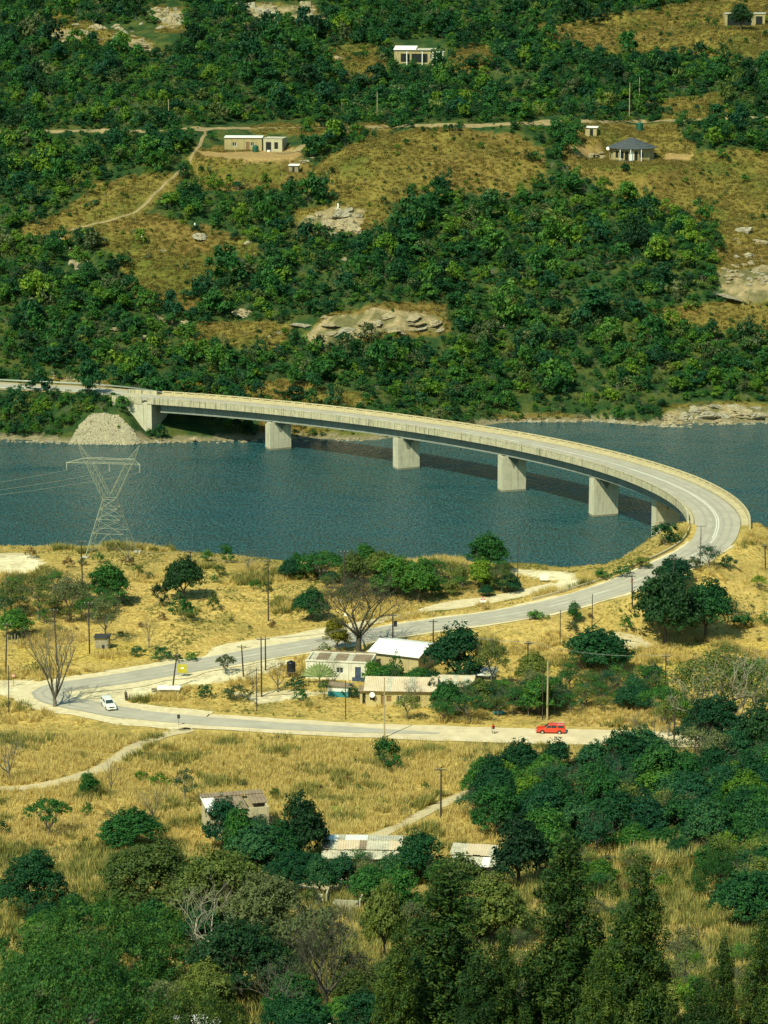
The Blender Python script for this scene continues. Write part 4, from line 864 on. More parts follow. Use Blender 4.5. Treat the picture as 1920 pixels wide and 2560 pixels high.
# keep the two hillside tracks and the yards open: test foot and mid-crown
def mask(polys, a, b_, wob=0):
    m = np.zeros(a.shape, bool); wx = a + (fbm(hx / 7, hy / 7, 3) - .5) * wob * 2; wy = b_ + (fbm(hx / 7 + 40, hy / 7, 3) - .5) * wob * 1.2
    for q_ in polys: m |= inpoly(wx, wy, [D(*v) for v in q_])
    return m
jx, jy = rng.normal(size=len(hx)) * 22, rng.normal(size=len(hx)) * 12; mead = mask(MEADOW, pxx + jx, pyy + jy, 26); keep = mask(KEEP, pxx, pyy)
HT = [G(*D(*q_)) for q_ in [(0, 284), (100, 284), (180, 283), (260, 284), (340, 283), (420, 279), (520, 277), (640, 276), (760, 276), (900, 272), (1020, 272), (1150, 266), (1300, 263), (1420, 262), (1560, 258), (1659, 255)]]
HTa = np.array([list(v) for v in HT]); HT2 = np.array([list(G(*D(*q_))) for q_ in [(445, 285), (440, 300), (418, 330), (405, 360), (370, 385), (340, 415), (310, 445), (280, 465), (180, 490)]]); HT3 = np.array([list(G(*D(*q_))) for q_ in [(748, 281), (700, 294), (665, 310), (640, 326), (600, 332)]])
dt = neardist(hx, hy, HTa)[0]; side = hy < np.interp(hx, HTa[:, 0], HTa[:, 1])
trackfree = (dt > 2.2) & ~(side & (dt < 7) & (rng.rand(len(hx)) < .75)) & (neardist(hx, hy, HT2)[0] > 2.5) & (neardist(hx, hy, HT3)[0] > 4)
dens = np.where(mead, .10, np.where(fbm(hx / 13 + 5, hy / 13, 3) > .60, .35, .95)) * np.where(keep, .0, 1) * trackfree; dens = np.where((dh < 30) & mead, dens * 3, dens)
ok = rng.rand(len(hx)) < dens; hx, hy, hz, dh, mead, pxx, pyy, ps = [v[ok] for v in (hx, hy, hz, dh, mead, pxx, pyy, ps)]
sz = np.exp(rng.normal(size=len(hx)) * .36) * .76; sz = np.clip(sz, .35, 1.8); sz = np.where(mead, sz * .5, sz); sz *= np.where(dh < 12, .7, 1)
big = (rng.rand(len(hx)) < .07) & ~mead & (dh > 15); sz = np.where(big, sz * 1.45, sz)
patch = fbm(hx / 22, hy / 22 + 70, 3); up_ = np.clip((360 - pyy) / 360, 0, 1)
kind = np.zeros(len(hx), int); rr_ = rng.rand(len(hx))
for i in range(len(hx)):
    t = patch[i]; q_ = rr_[i]
    if t < .42: pr = [.34, .24, .16, .12, .05, .05, .04]
    elif t < .55: pr = [.20, .34, .06, .12, .13, .08, .07]
    else: pr = [.10, .34, .02, .10, .24, .10, .10]
    if up_[i] > .3: pr = [pr[0] + .12, pr[1], pr[2] + .1, pr[3], pr[4] * .4, pr[5] * .5, pr[6] * .5]
    pr = np.cumsum(np.array(pr) / sum(pr)); kind[i] = int(np.searchsorted(pr, q_))
kind = np.clip(kind, 0, 6); var = rng.randint(0, 6, len(hx)); rot = rng.uniform(0, 6.28, len(hx)); zs = rng.uniform(.65, 1.5, len(hx))
inview = (pxx > 0) & (pxx < 1920) & (pyy > 8) & (pyy < 1105)
DESC = {'dark': 'dark green bush', 'mid': 'mid green bush', 'deep': 'nearly black green bush', 'teal': 'bluish green bush', 'bright': 'bright yellowish green bush', 'grey': 'greyish thin bush', 'olive': 'olive brown bush'}
def where(x, y, m):
    x *= K; y *= K
    if m:
        if y > 760: return 'on the open strip along the far shore'
        if x < 640: return 'standing in the grassy clearings at the left of the hill'
        if x < 1200: return 'standing in the golden meadow below the hill road'
        return 'standing in the meadows at the right of the hill'
    if y > 780 and x < 330: return 'around the road embankment left of the bridge'
    if y > 740: return 'in the thicket just above the bridge, ' + ('left part' if x < 550 else 'middle part' if x < 1100 else 'right part by the shore rocks')
    if y > 560: return 'in the lower hillside thicket, ' + ('left third' if x < 550 else 'middle third' if x < 1100 else 'right third')
    if y > 400: return 'in the mid hillside thicket, ' + ('left third' if x < 550 else 'middle third' if x < 1100 else 'right third')
    if y > 285: return 'between the hill road and the mid thicket, ' + ('left of the tan houses' if x < 450 else 'right of the tan houses')
    return 'in the dark thicket above the hill road, ' + ('left third' if x < 550 else 'middle third' if x < 1100 else 'right third')
LM = [(560, 340, 'the tan houses'), (1370, 320, 'the round-roofed house'), (900, 120, 'the veranda house'), (190, 565, 'the streaked boulder'), (800, 700, 'the big slab'), (700, 475, 'the tan outcrop'), (1610, 540, 'the block boulders'), (1480, 895, 'the shore slabs'), (230, 880, 'the loose stone slope'), (1000, 870, 'the second bridge span'), (480, 840, 'the golden bush'), (1300, 90, 'the top right meadow'), (100, 300, 'the left end of the hill road'), (1100, 560, 'the lone tan boulder'), (350, 60, 'the top left crags'), (1450, 640, 'the lower right clearing'), (330, 600, 'the left clearing'), (200, 800, 'the far approach road'), (60, 450, 'the left edge'), (1000, 200, 'the middle hill poles'), (1600, 180, 'the right edge'), (640, 200, 'the left hill pole')]
def where(x, y, m):
    x *= K; y *= K; d_, lx, ly, nm = min((math.hypot(x - a, (y - b_) * 1.3), a, b_, n_) for a, b_, n_ in LM); dx, dy = x - lx, (y - ly) * 1.5
    w_ = 'left of ' if dx < -abs(dy) else 'right of ' if dx > abs(dy) else 'above ' if dy < 0 else 'below '
    return ('close ' if d_ < 60 else 'further ' if d_ > 130 else '') + w_ + nm + (' in open grass' if m else '')
score = np.where(inview, sz * ps * rng.uniform(.75, 1.0, len(hx)) * np.where(mead, 1.9, 1), 0); top = np.argsort(-score)[:285]; isind = np.zeros(len(hx), bool); isind[top] = True
for i in top:
    kd = HKINDS[kind[i]]; w_ = where(pxx[i], pyy[i], mead[i]); w_ = ('' if mead[i] else 'big ' if sz[i] > 1.5 else '') + DESC[kd] + ' ' + w_; o = link('bush', HM[(kd, var[i])], (hx[i], hy[i], hz[i] - .25), (0, 0, rot[i]), (sz[i], sz[i], sz[i] * zs[i]))
    tag(o, w_, 'bush', w_.replace('bush', 'bushes'))
def scatter(name, meshes, X, Y, Z, idx, rot3, scl, label):
    sc_ = bpy.data.collections.new(name + '_kinds')
    for k, m_ in enumerate(meshes): o = bpy.data.objects.new('%s_kind_%02d' % (name, k), m_); sc_.objects.link(o)
    me_ = bpy.data.meshes.new(name); me_.vertices.add(len(X)); me_.vertices.foreach_set('co', np.stack([X, Y, Z], 1).astype(np.float32).ravel())
    a = me_.attributes.new('kind_id', 'INT', 'POINT'); a.data.foreach_set('value', idx.astype(np.int32))
    a = me_.attributes.new('turn', 'FLOAT_VECTOR', 'POINT'); a.data.foreach_set('vector', rot3.astype(np.float32).ravel())
    a = me_.attributes.new('size', 'FLOAT_VECTOR', 'POINT'); a.data.foreach_set('vector', scl.astype(np.float32).ravel())
    o = bpy.data.objects.new(name, me_); COL.objects.link(o); ng = bpy.data.node_groups.new(name, 'GeometryNodeTree'); ng.is_modifier = True
    ng.interface.new_socket('Geometry', in_out='INPUT', socket_type='NodeSocketGeometry'); ng.interface.new_socket('Geometry', in_out='OUTPUT', socket_type='NodeSocketGeometry')
    n = ng.nodes; i_ = n.new('NodeGroupInput'); o_ = n.new('NodeGroupOutput'); ip = n.new('GeometryNodeInstanceOnPoints'); ci = n.new('GeometryNodeCollectionInfo')
    ci.inputs['Collection'].default_value = sc_; ci.inputs['Separate Children'].default_value = True; ci.inputs['Reset Children'].default_value = True; ip.inputs['Pick Instance'].default_value = True
    def na_(nm, ty): q_ = n.new('GeometryNodeInputNamedAttribute'); q_.data_type = ty; q_.inputs[0].default_value = nm; return q_.outputs[0]
    lk = ng.links; lk.new(i_.outputs[0], ip.inputs['Points']); lk.new(ci.outputs[0], ip.inputs['Instance']); lk.new(na_('kind_id', 'INT'), ip.inputs['Instance Index'])
    er = n.new('FunctionNodeEulerToRotation'); lk.new(na_('turn', 'FLOAT_VECTOR'), er.inputs[0]); lk.new(er.outputs[0], ip.inputs['Rotation']); lk.new(na_('size', 'FLOAT_VECTOR'), ip.inputs['Scale']); lk.new(ip.outputs[0], o_.inputs[0])
    md = o.modifiers.new('scatter', 'NODES'); md.node_group = ng; return tag(o, label, kind='stuff')
r_ = ~isind; keys = [(a, b_) for a in HKINDS for b_ in range(6)]
n_ = r_.sum(); scatter('hillside_thicket', [HM[k] for k in keys], hx[r_], hy[r_], hz[r_] - .25, kind[r_] * 6 + var[r_], np.stack([rng.uniform(-.15, .15, n_), rng.uniform(-.15, .15, n_), rot[r_]], 1), np.stack([sz[r_], sz[r_], sz[r_] * zs[r_]], 1), 'dense green thicket covering the far hillside')
print('hill bushes', len(hx))
gx, gy = np.meshgrid(np.arange(-200, 200, 2.3), np.arange(670, 1150, 2.3)); ux = (gx + rng.uniform(-1.1, 1.1, gx.shape)).ravel(); uy = (gy + rng.uniform(-1.1, 1.1, gy.shape)).ravel(); ok = (uy - yf(ux) > .8) & clear_of_roads(ux, uy, 5.6); ux, uy = ux[ok], uy[ok]; uz = hgt(ux, uy)
upx, upy, _ = prj(ux, uy, uz); sv_ = (hx, hy); hx, hy = ux, uy; um = mask(MEADOW, upx, upy, 16); uk = mask(KEEP, upx, upy); uc = mask([KEEP[k] for k in (0, 1)] + [[(640, 690), (955, 665), (955, 730), (640, 750)]] + YARD, upx, upy); hx, hy = sv_
pr = np.where(uk, .03, np.where(um, .07 + .5 * (fbm(ux / 9, uy / 9 + 4, 3) > .52), .8)) * ~uc * (neardist(ux, uy, HTa)[0] > 2) * (neardist(ux, uy, HT2)[0] > 1.6) * (neardist(ux, uy, HT3)[0] > 2.4); ok = rng.rand(len(ux)) < pr
ux, uy, uz, um = ux[ok], uy[ok], uz[ok], um[ok]; n_ = len(ux); us_ = rng.uniform(.22, .5, n_) * np.where(um, .6, 1); uk_ = rng.choice([0, 1, 2, 3, 4, 5, 6], n_, p=[.2, .28, .05, .15, .12, .1, .1]); uk_ = np.where(um & (rng.rand(n_) < .5), 6, uk_)
scatter('undergrowth', [HM[k] for k in keys] + [branches(69, 5, .8, 3, 5, .11, .15, barkp, name='twig_bush')], ux, uy, uz - .1, np.where(rng.rand(n_) < .06, 42, uk_ * 6 + rng.randint(0, 6, n_)), np.stack([np.zeros(n_), np.zeros(n_), rng.uniform(0, 6.28, n_)], 1), np.stack([us_ * 1.2, us_ * 1.2, us_], 1), 'low green undergrowth between the hillside bushes')

# the wood at the lower right and the belt of trees behind the gravel road
def fill(poly, sp, kinds, wr, lab, group, lim=None, seed=1, hr=(.75, 1.1), avoid=4.5):
    r = np.random.RandomState(seed); P_ = [D(*q_) for q_ in poly]; ys = [q_[1] for q_ in P_]; xs = [q_[0] for q_ in P_]; y = min(ys); n = 0
    while y < max(ys):
        s = S(G((min(xs) + max(xs)) / 2, y)); g = sp * s; x = min(xs) + r.rand() * g
        while x < max(xs):
            xx, yy = x + r.uniform(-.35, .35) * g, y + r.uniform(-.3, .3) * g * .3
            if inpoly(np.array([xx]), np.array([yy]), P_)[0] and yy * K < 2325 and -25 < xx * K < 1685:
                p = G(xx, yy)
                if clear_of_roads(np.array([p.x]), np.array([p.y]), avoid)[0]:
                    k = kinds[r.randint(len(kinds))]; w_ = r.uniform(*wr); q_ = PROTO[k]; e = tree(k, xx, yy, yy - w_ * s * r.uniform(*hr) * q_[3] / q_[2], w_ * s, lab(k, xx * K, yy * K), loc=p, cat='tree', name='wood_tree'); e['group'] = lab(k, xx * K, yy * K) + 's' if False else group(k, xx * K, yy * K); n += 1
            x += g
        y += sp * s * .26
    return n
CN = {'dark': 'dark green', 'deep': 'blackish green', 'mid': 'fresh green', 'bright': 'yellowish green', 'olive': 'olive', 'teal': 'bluish green', 'grey': 'grey-green', 'rust': 'brownish', 'conif': 'dark', 'yellow': 'yellow'}
def cname(k): return CN[k.split('_')[1]]
def near_(x, y, L_): d_, lx, ly, nm = min((math.hypot(x - a, (y - b_) * 1.4), a, b_, n_) for a, b_, n_ in L_); dx, dy = x - lx, (y - ly) * 1.5; return ('left of ' if dx < -abs(dy) else 'right of ' if dx > abs(dy) else 'above ' if dy < 0 else 'below ') + nm
WLM = [(1060, 1700, 'the left tip of the wood'), (1190, 1590, 'the red pickup'), (1405, 1600, 'the twisted bare tree'), (1120, 1850, 'the big dark round tree'), (1560, 1880, 'the rounded evergreen'), (1650, 1700, 'the right edge'), (1280, 1740, 'the heart of the wood'), (1430, 1760, 'the reeds'), (1500, 1700, 'the dark dense trees'), (1180, 1760, 'the conifer tops')]
SLM = [(130, 2000, 'the domed evergreens'), (60, 2150, 'the lower left corner'), (330, 1900, 'the mottled olive trees'), (480, 2150, 'the bottom left roof'), (700, 2000, 'the crooked bare tree'), (740, 1960, 'the block walls'), (735, 2200, 'the bottom centre roof'), (960, 1990, 'the ragged conifer'), (1218, 1950, 'the tallest conifer'), (1378, 1980, 'the slender conifer'), (1100, 1950, 'the yellowish olive tree'), (1560, 2100, 'the small right conifer'), (1500, 2000, 'the grassy gap'), (1640, 2100, 'the lower right corner'), (860, 2100, 'the leftmost conifer')]
def posn(x, y): return ('left part' if x < 1200 else 'middle part' if x < 1430 else 'right part') + (', upper edge' if y < 1660 else ', middle rows' if y < 1760 else ', lower edge')
def lf(k): return 'loose' if 'sparse' in k else 'bushy'
wl = lambda k, x, y: '%s %s tree in the dense wood, %s' % (lf(k), cname(k), near_(x, y, WLM))
bl = lambda k, x, y: '%s tree in the tree belt behind the red pickup, %s' % (cname(k), 'left end' if x < 1180 else 'middle' if x < 1340 else 'right end')
sl_ = lambda k, x, y: '%s %s tree in the foreground scrub %s' % (lf(k), cname(k), near_(x, y, SLM))
WK = ['broad0_dark', 'broad1_dark', 'broad2_mid', 'broad0_mid', 'broad1_teal', 'broad2_dark', 'broad0_teal', 'broad2_bright', 'sparse0_olive', 'sparse1_teal', 'broad1_mid', 'sparse0_grey']
n1_ = fill([(1030, 1700), (1110, 1682), (1250, 1682), (1390, 1676), (1450, 1670), (1500, 1660), (1659, 1640), (1740, 1640), (1740, 1990), (1640, 1985), (1560, 1900), (1490, 1835), (1380, 1850), (1250, 1865), (1160, 1880), (1060, 1800), (1000, 1760)], 4.7, WK, (5.0, 8.2), wl, wl, seed=5, hr=(.75, 1.1), avoid=7)
n2_ = fill([(1040, 1520), (1130, 1500), (1240, 1485), (1330, 1480), (1420, 1500), (1440, 1530), (1400, 1540), (1180, 1548), (1060, 1560)], 3.2, ['sparse0_mid', 'sparse1_mid', 'sparse0_teal', 'broad2_teal', 'sparse1_olive', 'broad1_teal', 'sparse0_grey'], (3.6, 5.4), bl, bl, seed=8, hr=(.8, 1.15), avoid=9)
n3_ = fill([(830, 2420), (-40, 2420), (-40, 2000), (400, 1990), (800, 2150)], 5.9, ['broad0_dark', 'broad1_dark', 'broad1_olive', 'broad2_olive', 'sparse0_grey', 'broad2_mid', 'sparse1_grey'], (4, 6.6), sl_, sl_, seed=12, hr=(.6, .9))
n3_ += fill([(820, 1965), (1150, 1965), (1200, 1890), (1380, 1900), (1400, 2030), (1520, 2100), (1700, 2060), (1700, 2420), (830, 2420)], 6.0, ['sparse0_olive', 'broad1_olive', 'sparse1_olive', 'sparse0_grey', 'broad2_bright', 'sparse1_grey', 'broad0_olive', 'sparse1_mid'], (3.4, 5.6), sl_, sl_, seed=14, hr=(.55, .8))
bkl = lambda k, x, y: '%s %s tree in the green belt along the near river bank, %s' % (lf(k), cname(k), 'left' if x < 740 else 'middle' if x < 900 else 'right')
fill([(600, 1225), (760, 1212), (930, 1235), (1010, 1250), (1120, 1250), (1110, 1285), (930, 1300), (740, 1290), (640, 1262)], 4.4, ['sparse0_mid', 'broad0_mid', 'sparse1_olive', 'broad2_teal', 'sparse0_olive', 'broad1_olive'], (3.0, 5.4), bkl, bkl, seed=31, hr=(.6, .85))
cll = lambda k, x, y: '%s %s tree in the thin grove below the sandy bank at left' % (lf(k), cname(k))
fill([(-40, 1275), (60, 1262), (180, 1285), (270, 1335), (150, 1352), (-40, 1348)], 4.6, ['sparse0_mid', 'sparse1_olive', 'sparse0_grey', 'sparse1_teal'], (3.6, 5.6), cll, cll, seed=33, hr=(.7, 1.0))
print('wood', n1_, n2_, n3_)
# shrubs dotted over the golden land and the banks
def spots(n, poly, kinds, wr, lab, seed):
    r = np.random.RandomState(seed); P_ = [D(*q_) for q_ in poly]; xs = [q_[0] for q_ in P_]; ys = [q_[1] for q_ in P_]; k_ = 0
    while k_ < n:
        x, y = r.uniform(min(xs), max(xs)), r.uniform(min(ys), max(ys))
        if not inpoly(np.array([x]), np.array([y]), P_)[0]: continue
        p = G(x, y)
        if p.z < .6 or not clear_of_roads(np.array([p.x]), np.array([p.y]), 5.5 if seed == 21 else 7)[0]: k_ += .2; continue
        k = kinds[r.randint(len(kinds))]; s = S(p); w_ = r.uniform(*wr); o = tree(k, x, y, y - w_ * s * .65, w_ * s, lab % cname(k), loc=p, cat='bush', name='shrub'); o['group'] = lab % cname(k); k_ += 1
spots(34, [(10, 1198), (560, 1215), (1000, 1240), (1000, 1290), (640, 1290), (200, 1240), (10, 1230)], ['shrub0_olive', 'shrub1_mid', 'shrub2_olive', 'shrub0_grey', 'shrub1_rust'], (1.4, 3.4), '%s shrub along the near river bank', 3)
spots(14, [(0, 1330), (420, 1340), (650, 1345), (460, 1400), (300, 1390), (0, 1400)], ['shrub0_olive', 'shrub1_grey', 'shrub2_rust'], (.8, 2.0), '%s low shrub in the field above the upper road', 4)
spots(16, [(1130, 1350), (1640, 1240), (1659, 1400), (1200, 1470)], ['shrub0_olive', 'shrub1_grey', 'shrub2_rust'], (.6, 1.5), '%s low shrub on the golden slope right of the road', 5)
spots(26, [(0, 1700), (330, 1650), (900, 1620), (960, 1700), (700, 1800), (0, 1840)], ['shrub0_olive', 'shrub1_grey', 'shrub2_rust', 'shrub1_olive'], (.8, 2.2), '%s low shrub in the tall grass of the lower field', 6)
fill([(1150, 1870), (1300, 1868), (1400, 1885), (1330, 1920), (1270, 1965), (1150, 1960)], 5.0, ['broad0_mid', 'sparse0_olive', 'broad2_bright', 'sparse1_mid', 'broad1_olive'], (3.6, 5.6), sl_, sl_, seed=24, hr=(.6, .85))
fill([(1400, 1838), (1560, 1825), (1620, 1880), (1560, 1890), (1470, 1872), (1400, 1868)], 4.6, ['broad0_mid', 'broad2_bright', 'sparse1_mid', 'broad1_dark'], (3.4, 5.4), sl_, sl_, seed=25, hr=(.6, .85))
spots(34, [(1180, 1850), (1400, 1850), (1560, 1885), (1400, 1950), (1180, 1970)], ['shrub0_mid', 'shrub1_bright', 'shrub2_olive', 'shrub1_rust', 'shrub0_grey'], (1.4, 3.2), '%s shrub in the grassy gap behind the tall conifers', 17)
spots(40, [(0, 1800), (460, 1780), (900, 1880), (1180, 1900), (1480, 1860), (1500, 2000), (1250, 2050), (0, 1990)], ['shrub0_olive', 'shrub1_dark', 'shrub2_teal', 'shrub1_olive', 'shrub0_mid'], (1.6, 3.6), '%s shrub around the lower yards', 7)
spots(44, [(0, 852), (240, 868), (190, 890), (148, 940), (0, 938)], ['shrub0_mid', 'shrub1_dark', 'shrub2_bright', 'shrub0_teal', 'shrub1_olive', 'shrub2_mid'], (2.6, 5.2), '%s bush on the embankment between approach road and water', 21)
# golden-flowered bush above the far abutment
TD('shrub0_gold', 398, 838, 822, 48, 'golden flowering bush above the far end of the bridge', cat='bush')
TD('shrub1_gold', 430, 842, 828, 30, 'small golden flowering bush right of the bigger golden one', cat='bush')

# ------------------------------------------------------------------ grass
def tuft(seed, h, n, w, sp, mt):
    r = np.random.RandomState(seed); a = r.uniform(0, 6.28, n); q_ = r.uniform(0, sp, n); b0 = np.stack([np.cos(a) * q_, np.sin(a) * q_, np.zeros(n)], 1)
    d_ = np.stack([np.cos(a) * .35 + r.uniform(-.25, .25, n), np.sin(a) * .35 + r.uniform(-.25, .25, n), np.ones(n)], 1); hh = h * r.uniform(.55, 1.1, n)[:, None]
    t = np.stack([-np.sin(a), np.cos(a), np.zeros(n)], 1) * w; V = np.stack([b0 - t, b0 + t, b0 + d_ * hh * .6 + t * .8, b0 + d_ * hh - t * .2], 1); return quadmesh('grass_tuft', V, LEAF[mt], r.rand(n))
TG = [tuft(1, .8, 16, .035, .35, 'grass'), tuft(2, .6, 18, .04, .45, 'grass'), tuft(3, 1.1, 14, .035, .3, 'grass'), tuft(4, .6, 16, .045, .4, 'grassg'), tuft(5, 1.2, 16, .04, .4, 'grassg')]
n = 300000; X = rng.uniform(-125, 125, n); Y = rng.uniform(230, 600, n); inner = np.abs(X) < Y * .15 + 12; X, Y = X[inner], Y[inner]
dn = yn(X) - Y; ok = (dn > .5) & clear_of_roads(X, Y, 5.5); X, Y = X[ok], Y[ok]; Z = hgt(X, Y); px_, py_, s_ = prj(X, Y, Z)
bad = np.zeros(len(X), bool)
for poly in SANDZ + YARD + [[(690, 1500), (900, 1505), (930, 1525), (640, 1502)]]: bad |= inpoly(px_, py_, [D(*q_) for q_ in poly])
TRK = [[(1400, 1462), (1340, 1478), (1260, 1494), (1120, 1518), (1000, 1540), (800, 1582), (600, 1612), (545, 1645)], [(-150, 1975), (70, 1970), (150, 1957), (240, 1928), (350, 1862), (480, 1824)], [(1290, 1925), (1130, 2000), (960, 2085), (900, 2105)]]
for tk in TRK:
    P_ = np.array([list(G(*q_)) for q_ in tk]); bad |= neardist(X, Y, P_)[0] < 1.5 + (tk is TRK[0]) * 1.2
dense = fbm(X / 9, Y / 9 + 30, 3); tall = (py_ > 1590 / K) | (fbm(X / 12 + 7, Y / 12, 2) > .6)
ok = ~bad & (rng.rand(len(X)) < .25 + .9 * dense); X, Y, Z, dense, tall, px_, py_ = [v[ok] for v in (X, Y, Z, dense, tall, px_, py_)]; n = len(X)
gr_ = (fbm(X / 6 + 3, Y / 6, 3) + .2 * inpoly(px_, py_, [D(*q_) for q_ in WOODG[1]]) + .12 * ((px_ < 0) | (yn(X) - Y < 40))) > .62
idx = np.where(gr_, np.where(tall, 4, 3), np.where(tall, rng.choice([0, 2, 2], n), rng.choice([0, 1], n))); s0 = rng.uniform(.55, 1.15, n) * np.where(tall, 1.15, .62)
scatter('dry_grass', TG, X, Y, Z - .05, idx, np.stack([rng.uniform(-.2, .2, n), rng.uniform(-.2, .2, n), rng.uniform(0, 6.28, n)], 1), np.stack([s0, s0, s0], 1), 'tall dry golden grass on the near river land')
HG = [tuft(11, .9, 12, .09, .8, 'hgrass'), tuft(12, .6, 12, .10, .9, 'hgrass')]
n = 260000; X = rng.uniform(-190, 190, n); Y = rng.uniform(690, 1130, n); ok = (Y - yf(X) > 1) & clear_of_roads(X, Y, 5); X, Y = X[ok], Y[ok]; Z = hgt(X, Y); px_, py_, s_ = prj(X, Y, Z)
hx_s, hy_s = hx, hy; hx, hy = X, Y; ok = mask(MEADOW, px_, py_, 20) & ~mask(ROCKZ + YARD, px_, py_) & (px_ > -150) & (px_ < 2070); hx, hy = hx_s, hy_s
ok &= (neardist(X, Y, HTa)[0] > 1.6) & (neardist(X, Y, HT2)[0] > 1.2) & (neardist(X, Y, HT3)[0] > 2); X, Y, Z = X[ok], Y[ok], Z[ok]; n = len(X); s0 = rng.uniform(.5, 1.1, n)
scatter('meadow_grass', HG, X, Y, Z - .05, rng.randint(0, 2, n), np.stack([np.zeros(n), np.zeros(n), rng.uniform(0, 6.28, n)], 1), np.stack([s0, s0, s0], 1), 'brownish dry grass on the far hillside meadows')
# reeds at lower right
X, Y, Z = [], [], []; r = np.random.RandomState(9)
while len(X) < 900:
    
    x, y = D(r.uniform(1260, 1560), r.uniform(1800, 1960))
    if inpoly(np.array([x]), np.array([y]), [D(*q_) for q_ in [(1330, 1865), (1440, 1840), (1530, 1830), (1500, 1880), (1400, 1890), (1330, 1885)]])[0]: p = G(x, y); X.append(p.x); Y.append(p.y); Z.append(p.z)
X, Y, Z = map(np.array, (X, Y, Z)); n = 900; s0 = r.uniform(1.6, 2.6, n); scatter('reeds', [tuft(21, 1, 12, .03, .25, 'grassg'), tuft(22, 1, 12, .03, .25, 'grass')], X, Y, Z, r.randint(0, 2, n), np.stack([np.zeros(n), np.full(n, .12), r.uniform(0, .6, n)], 1), np.stack([s0, s0, s0], 1), 'tall pale reeds at the lower right')
# ------------------------------------------------------------------ poles, wires, pylon
polem = mat('pole_wood', (.075, .06, .045), .9, col2=(.04, .035, .03), scale=2)
polel = mat('pole_pale', (.46, .38, .22), .9, col2=(.34, .28, .17), scale=2)
metal_d = mat('dark_metal', (.05, .055, .055), .6, metal=.4)
insul = mat('insulator', (.45, .46, .42), .4)
POLES = []
def pole(px, top, base, label, lean=0, m=None, arms=1, thick=.13, extra=None, group=None):
    p = G(px, base); s = S(p); h = (base - top) / (s * CP); e = empty('utility_pole', p, 0, label, 'pole', group)
    MB().tube([(0, 0, -.4), (lean * .5, 0, h * .5), (lean, 0, h)], [thick, thick * .88, thick * .7], 8).build('pole', m or polem, e)
    if arms:
        a = MB().box(lean - .75, lean + .75, -.13, -.04, h - .42, h - .30).build('crossarm', m or polem, e)
        for x in (-.65, 0, .65): MB().lathe([(.05, 0), (.07, .06), (.04, .1), (.06, .16), (.02, .2)], 8, (lean + x, -.085, h - .30)).build('insulator', insul, e)
    if extra == 'transformer': MB().box(lean + .15, lean + .75, -.3, .3, h - 2.3, h - 1.4).build('transformer_box', metal_d, e)
    if extra == 'lamp': MB().tube([(lean, 0, h - .2), (lean, -.5, h + .1), (lean, -1.0, h + .12)], .04, 6).build('bracket', metal_d, e)
    POLES.append((p, h, lean)); return e
PL = [
 (206, 1350, 1467, 'dark pole rising from the river bank right of the sandy patch', 0), (477, 1375, 1440, 'dark pole standing behind the round almost black tree', 0), (671, 1397, 1553, 'tall dark pole alone on the golden slope by the dirt road', 0),
 (861, 1375, 1480, 'dark pole above the great bare tree', 0), (224, 1502, 1635, 'dark pole beside the tin hut', 0), (143, 1520, 1665, 'dark pole seen through the leafless vase-shaped tree', -.3), (14, 1555, 1683, 'slightly leaning dark pole at the left edge', .5),
 (22, 1662, 1786, 'thin grey pole at the left edge beside the warning sign', .2), (1294, 1342, 1462, 'thin pole left of the white blank board', 0), (1683, 1394, 1476, 'short pole rising from the bushes below the bend', 0), (1581, 1435, 1520, 'dark pole beside the tarred road, right of the white board', -.2),
 (1914, 1360, 1424, 'dark pole at the right edge near the bridge end', -.3), (1480, 1484, 1566, 'thin dark pole on the slope just past the road', 0), (1400, 1525, 1612, 'thin dark pole left of the large dark pair of trees', 0), (1319, 1602, 1700, 'dark pole left of the broad dark mango-like tree', 0),
 (1083, 1548, 1618, 'short dark pole with a lamp at the roadside beside the great bare tree', 0), (982, 1533, 1612, 'dark pole with a transformer box behind the bright white roof', 0), (654, 1591, 1742, 'taller pole of the double pole in the field', 0), (664, 1591, 1676, 'shorter pole of the double pole in the field', 0),
 (609, 1611, 1692, 'leaning dark pole left of the double pole', -.3), (431, 1632, 1720, 'leaning dark pole beside the yellow board', .9), (1663, 1634, 1724, 'dark pole left of the pale branching tree', 0), (1685, 1738, 1857, 'dark pole at the gravel road, right of the bare twisted tree', 0),
 (1102, 1915, 2052, 'tall black pole at the edge of the dense wood', 0), (1356, 1660, 1800, 'thin dark pole next to the thick pale pole', 0), (864, 1700, 1798, 'thin pole in front of the blue and white kiosk', 0), (642, 1668, 1778, 'thin grey stick pole in the field below the double pole', 0)]
for x, t, b_, lab, ln in PL: pole(x, t, b_, lab, ln, arms=0 if ('thin' in lab or 'stick' in lab) else 1, thick=.09 if 'thin' in lab else .14, extra='transformer' if 'transformer' in lab else 'lamp' if 'lamp' in lab else None)
pole(1368, 1652, 1800, 'thick pale pole above the red pickup', .0, polel, 0, .16)
pole(961, 1692, 1846, 'pale pole in front of the yellow house on the gravel road', 0, polel, 0, .12)
be = pole(1750, 1316, 1422, 'grey pole with a wide crossarm inside the road bend', 0, barkg, 0, .11)
MB().box(-.95, .95, -.06, .06, 8.1, 8.2).build('crossarm', barkg, be)
for x in (-.85, -.3, .3, .85): MB().lathe([(.06, 0), (.11, .08), (.05, .16), (.1, .24), (.03, .32)], 8, (x, 0, 8.2)).build('insulator', insul, be)
for k in range(5): MB().box(-.3, .3, -.04, .04, 2.5 + k * .8, 2.56 + k * .8).build('step', barkg, be)
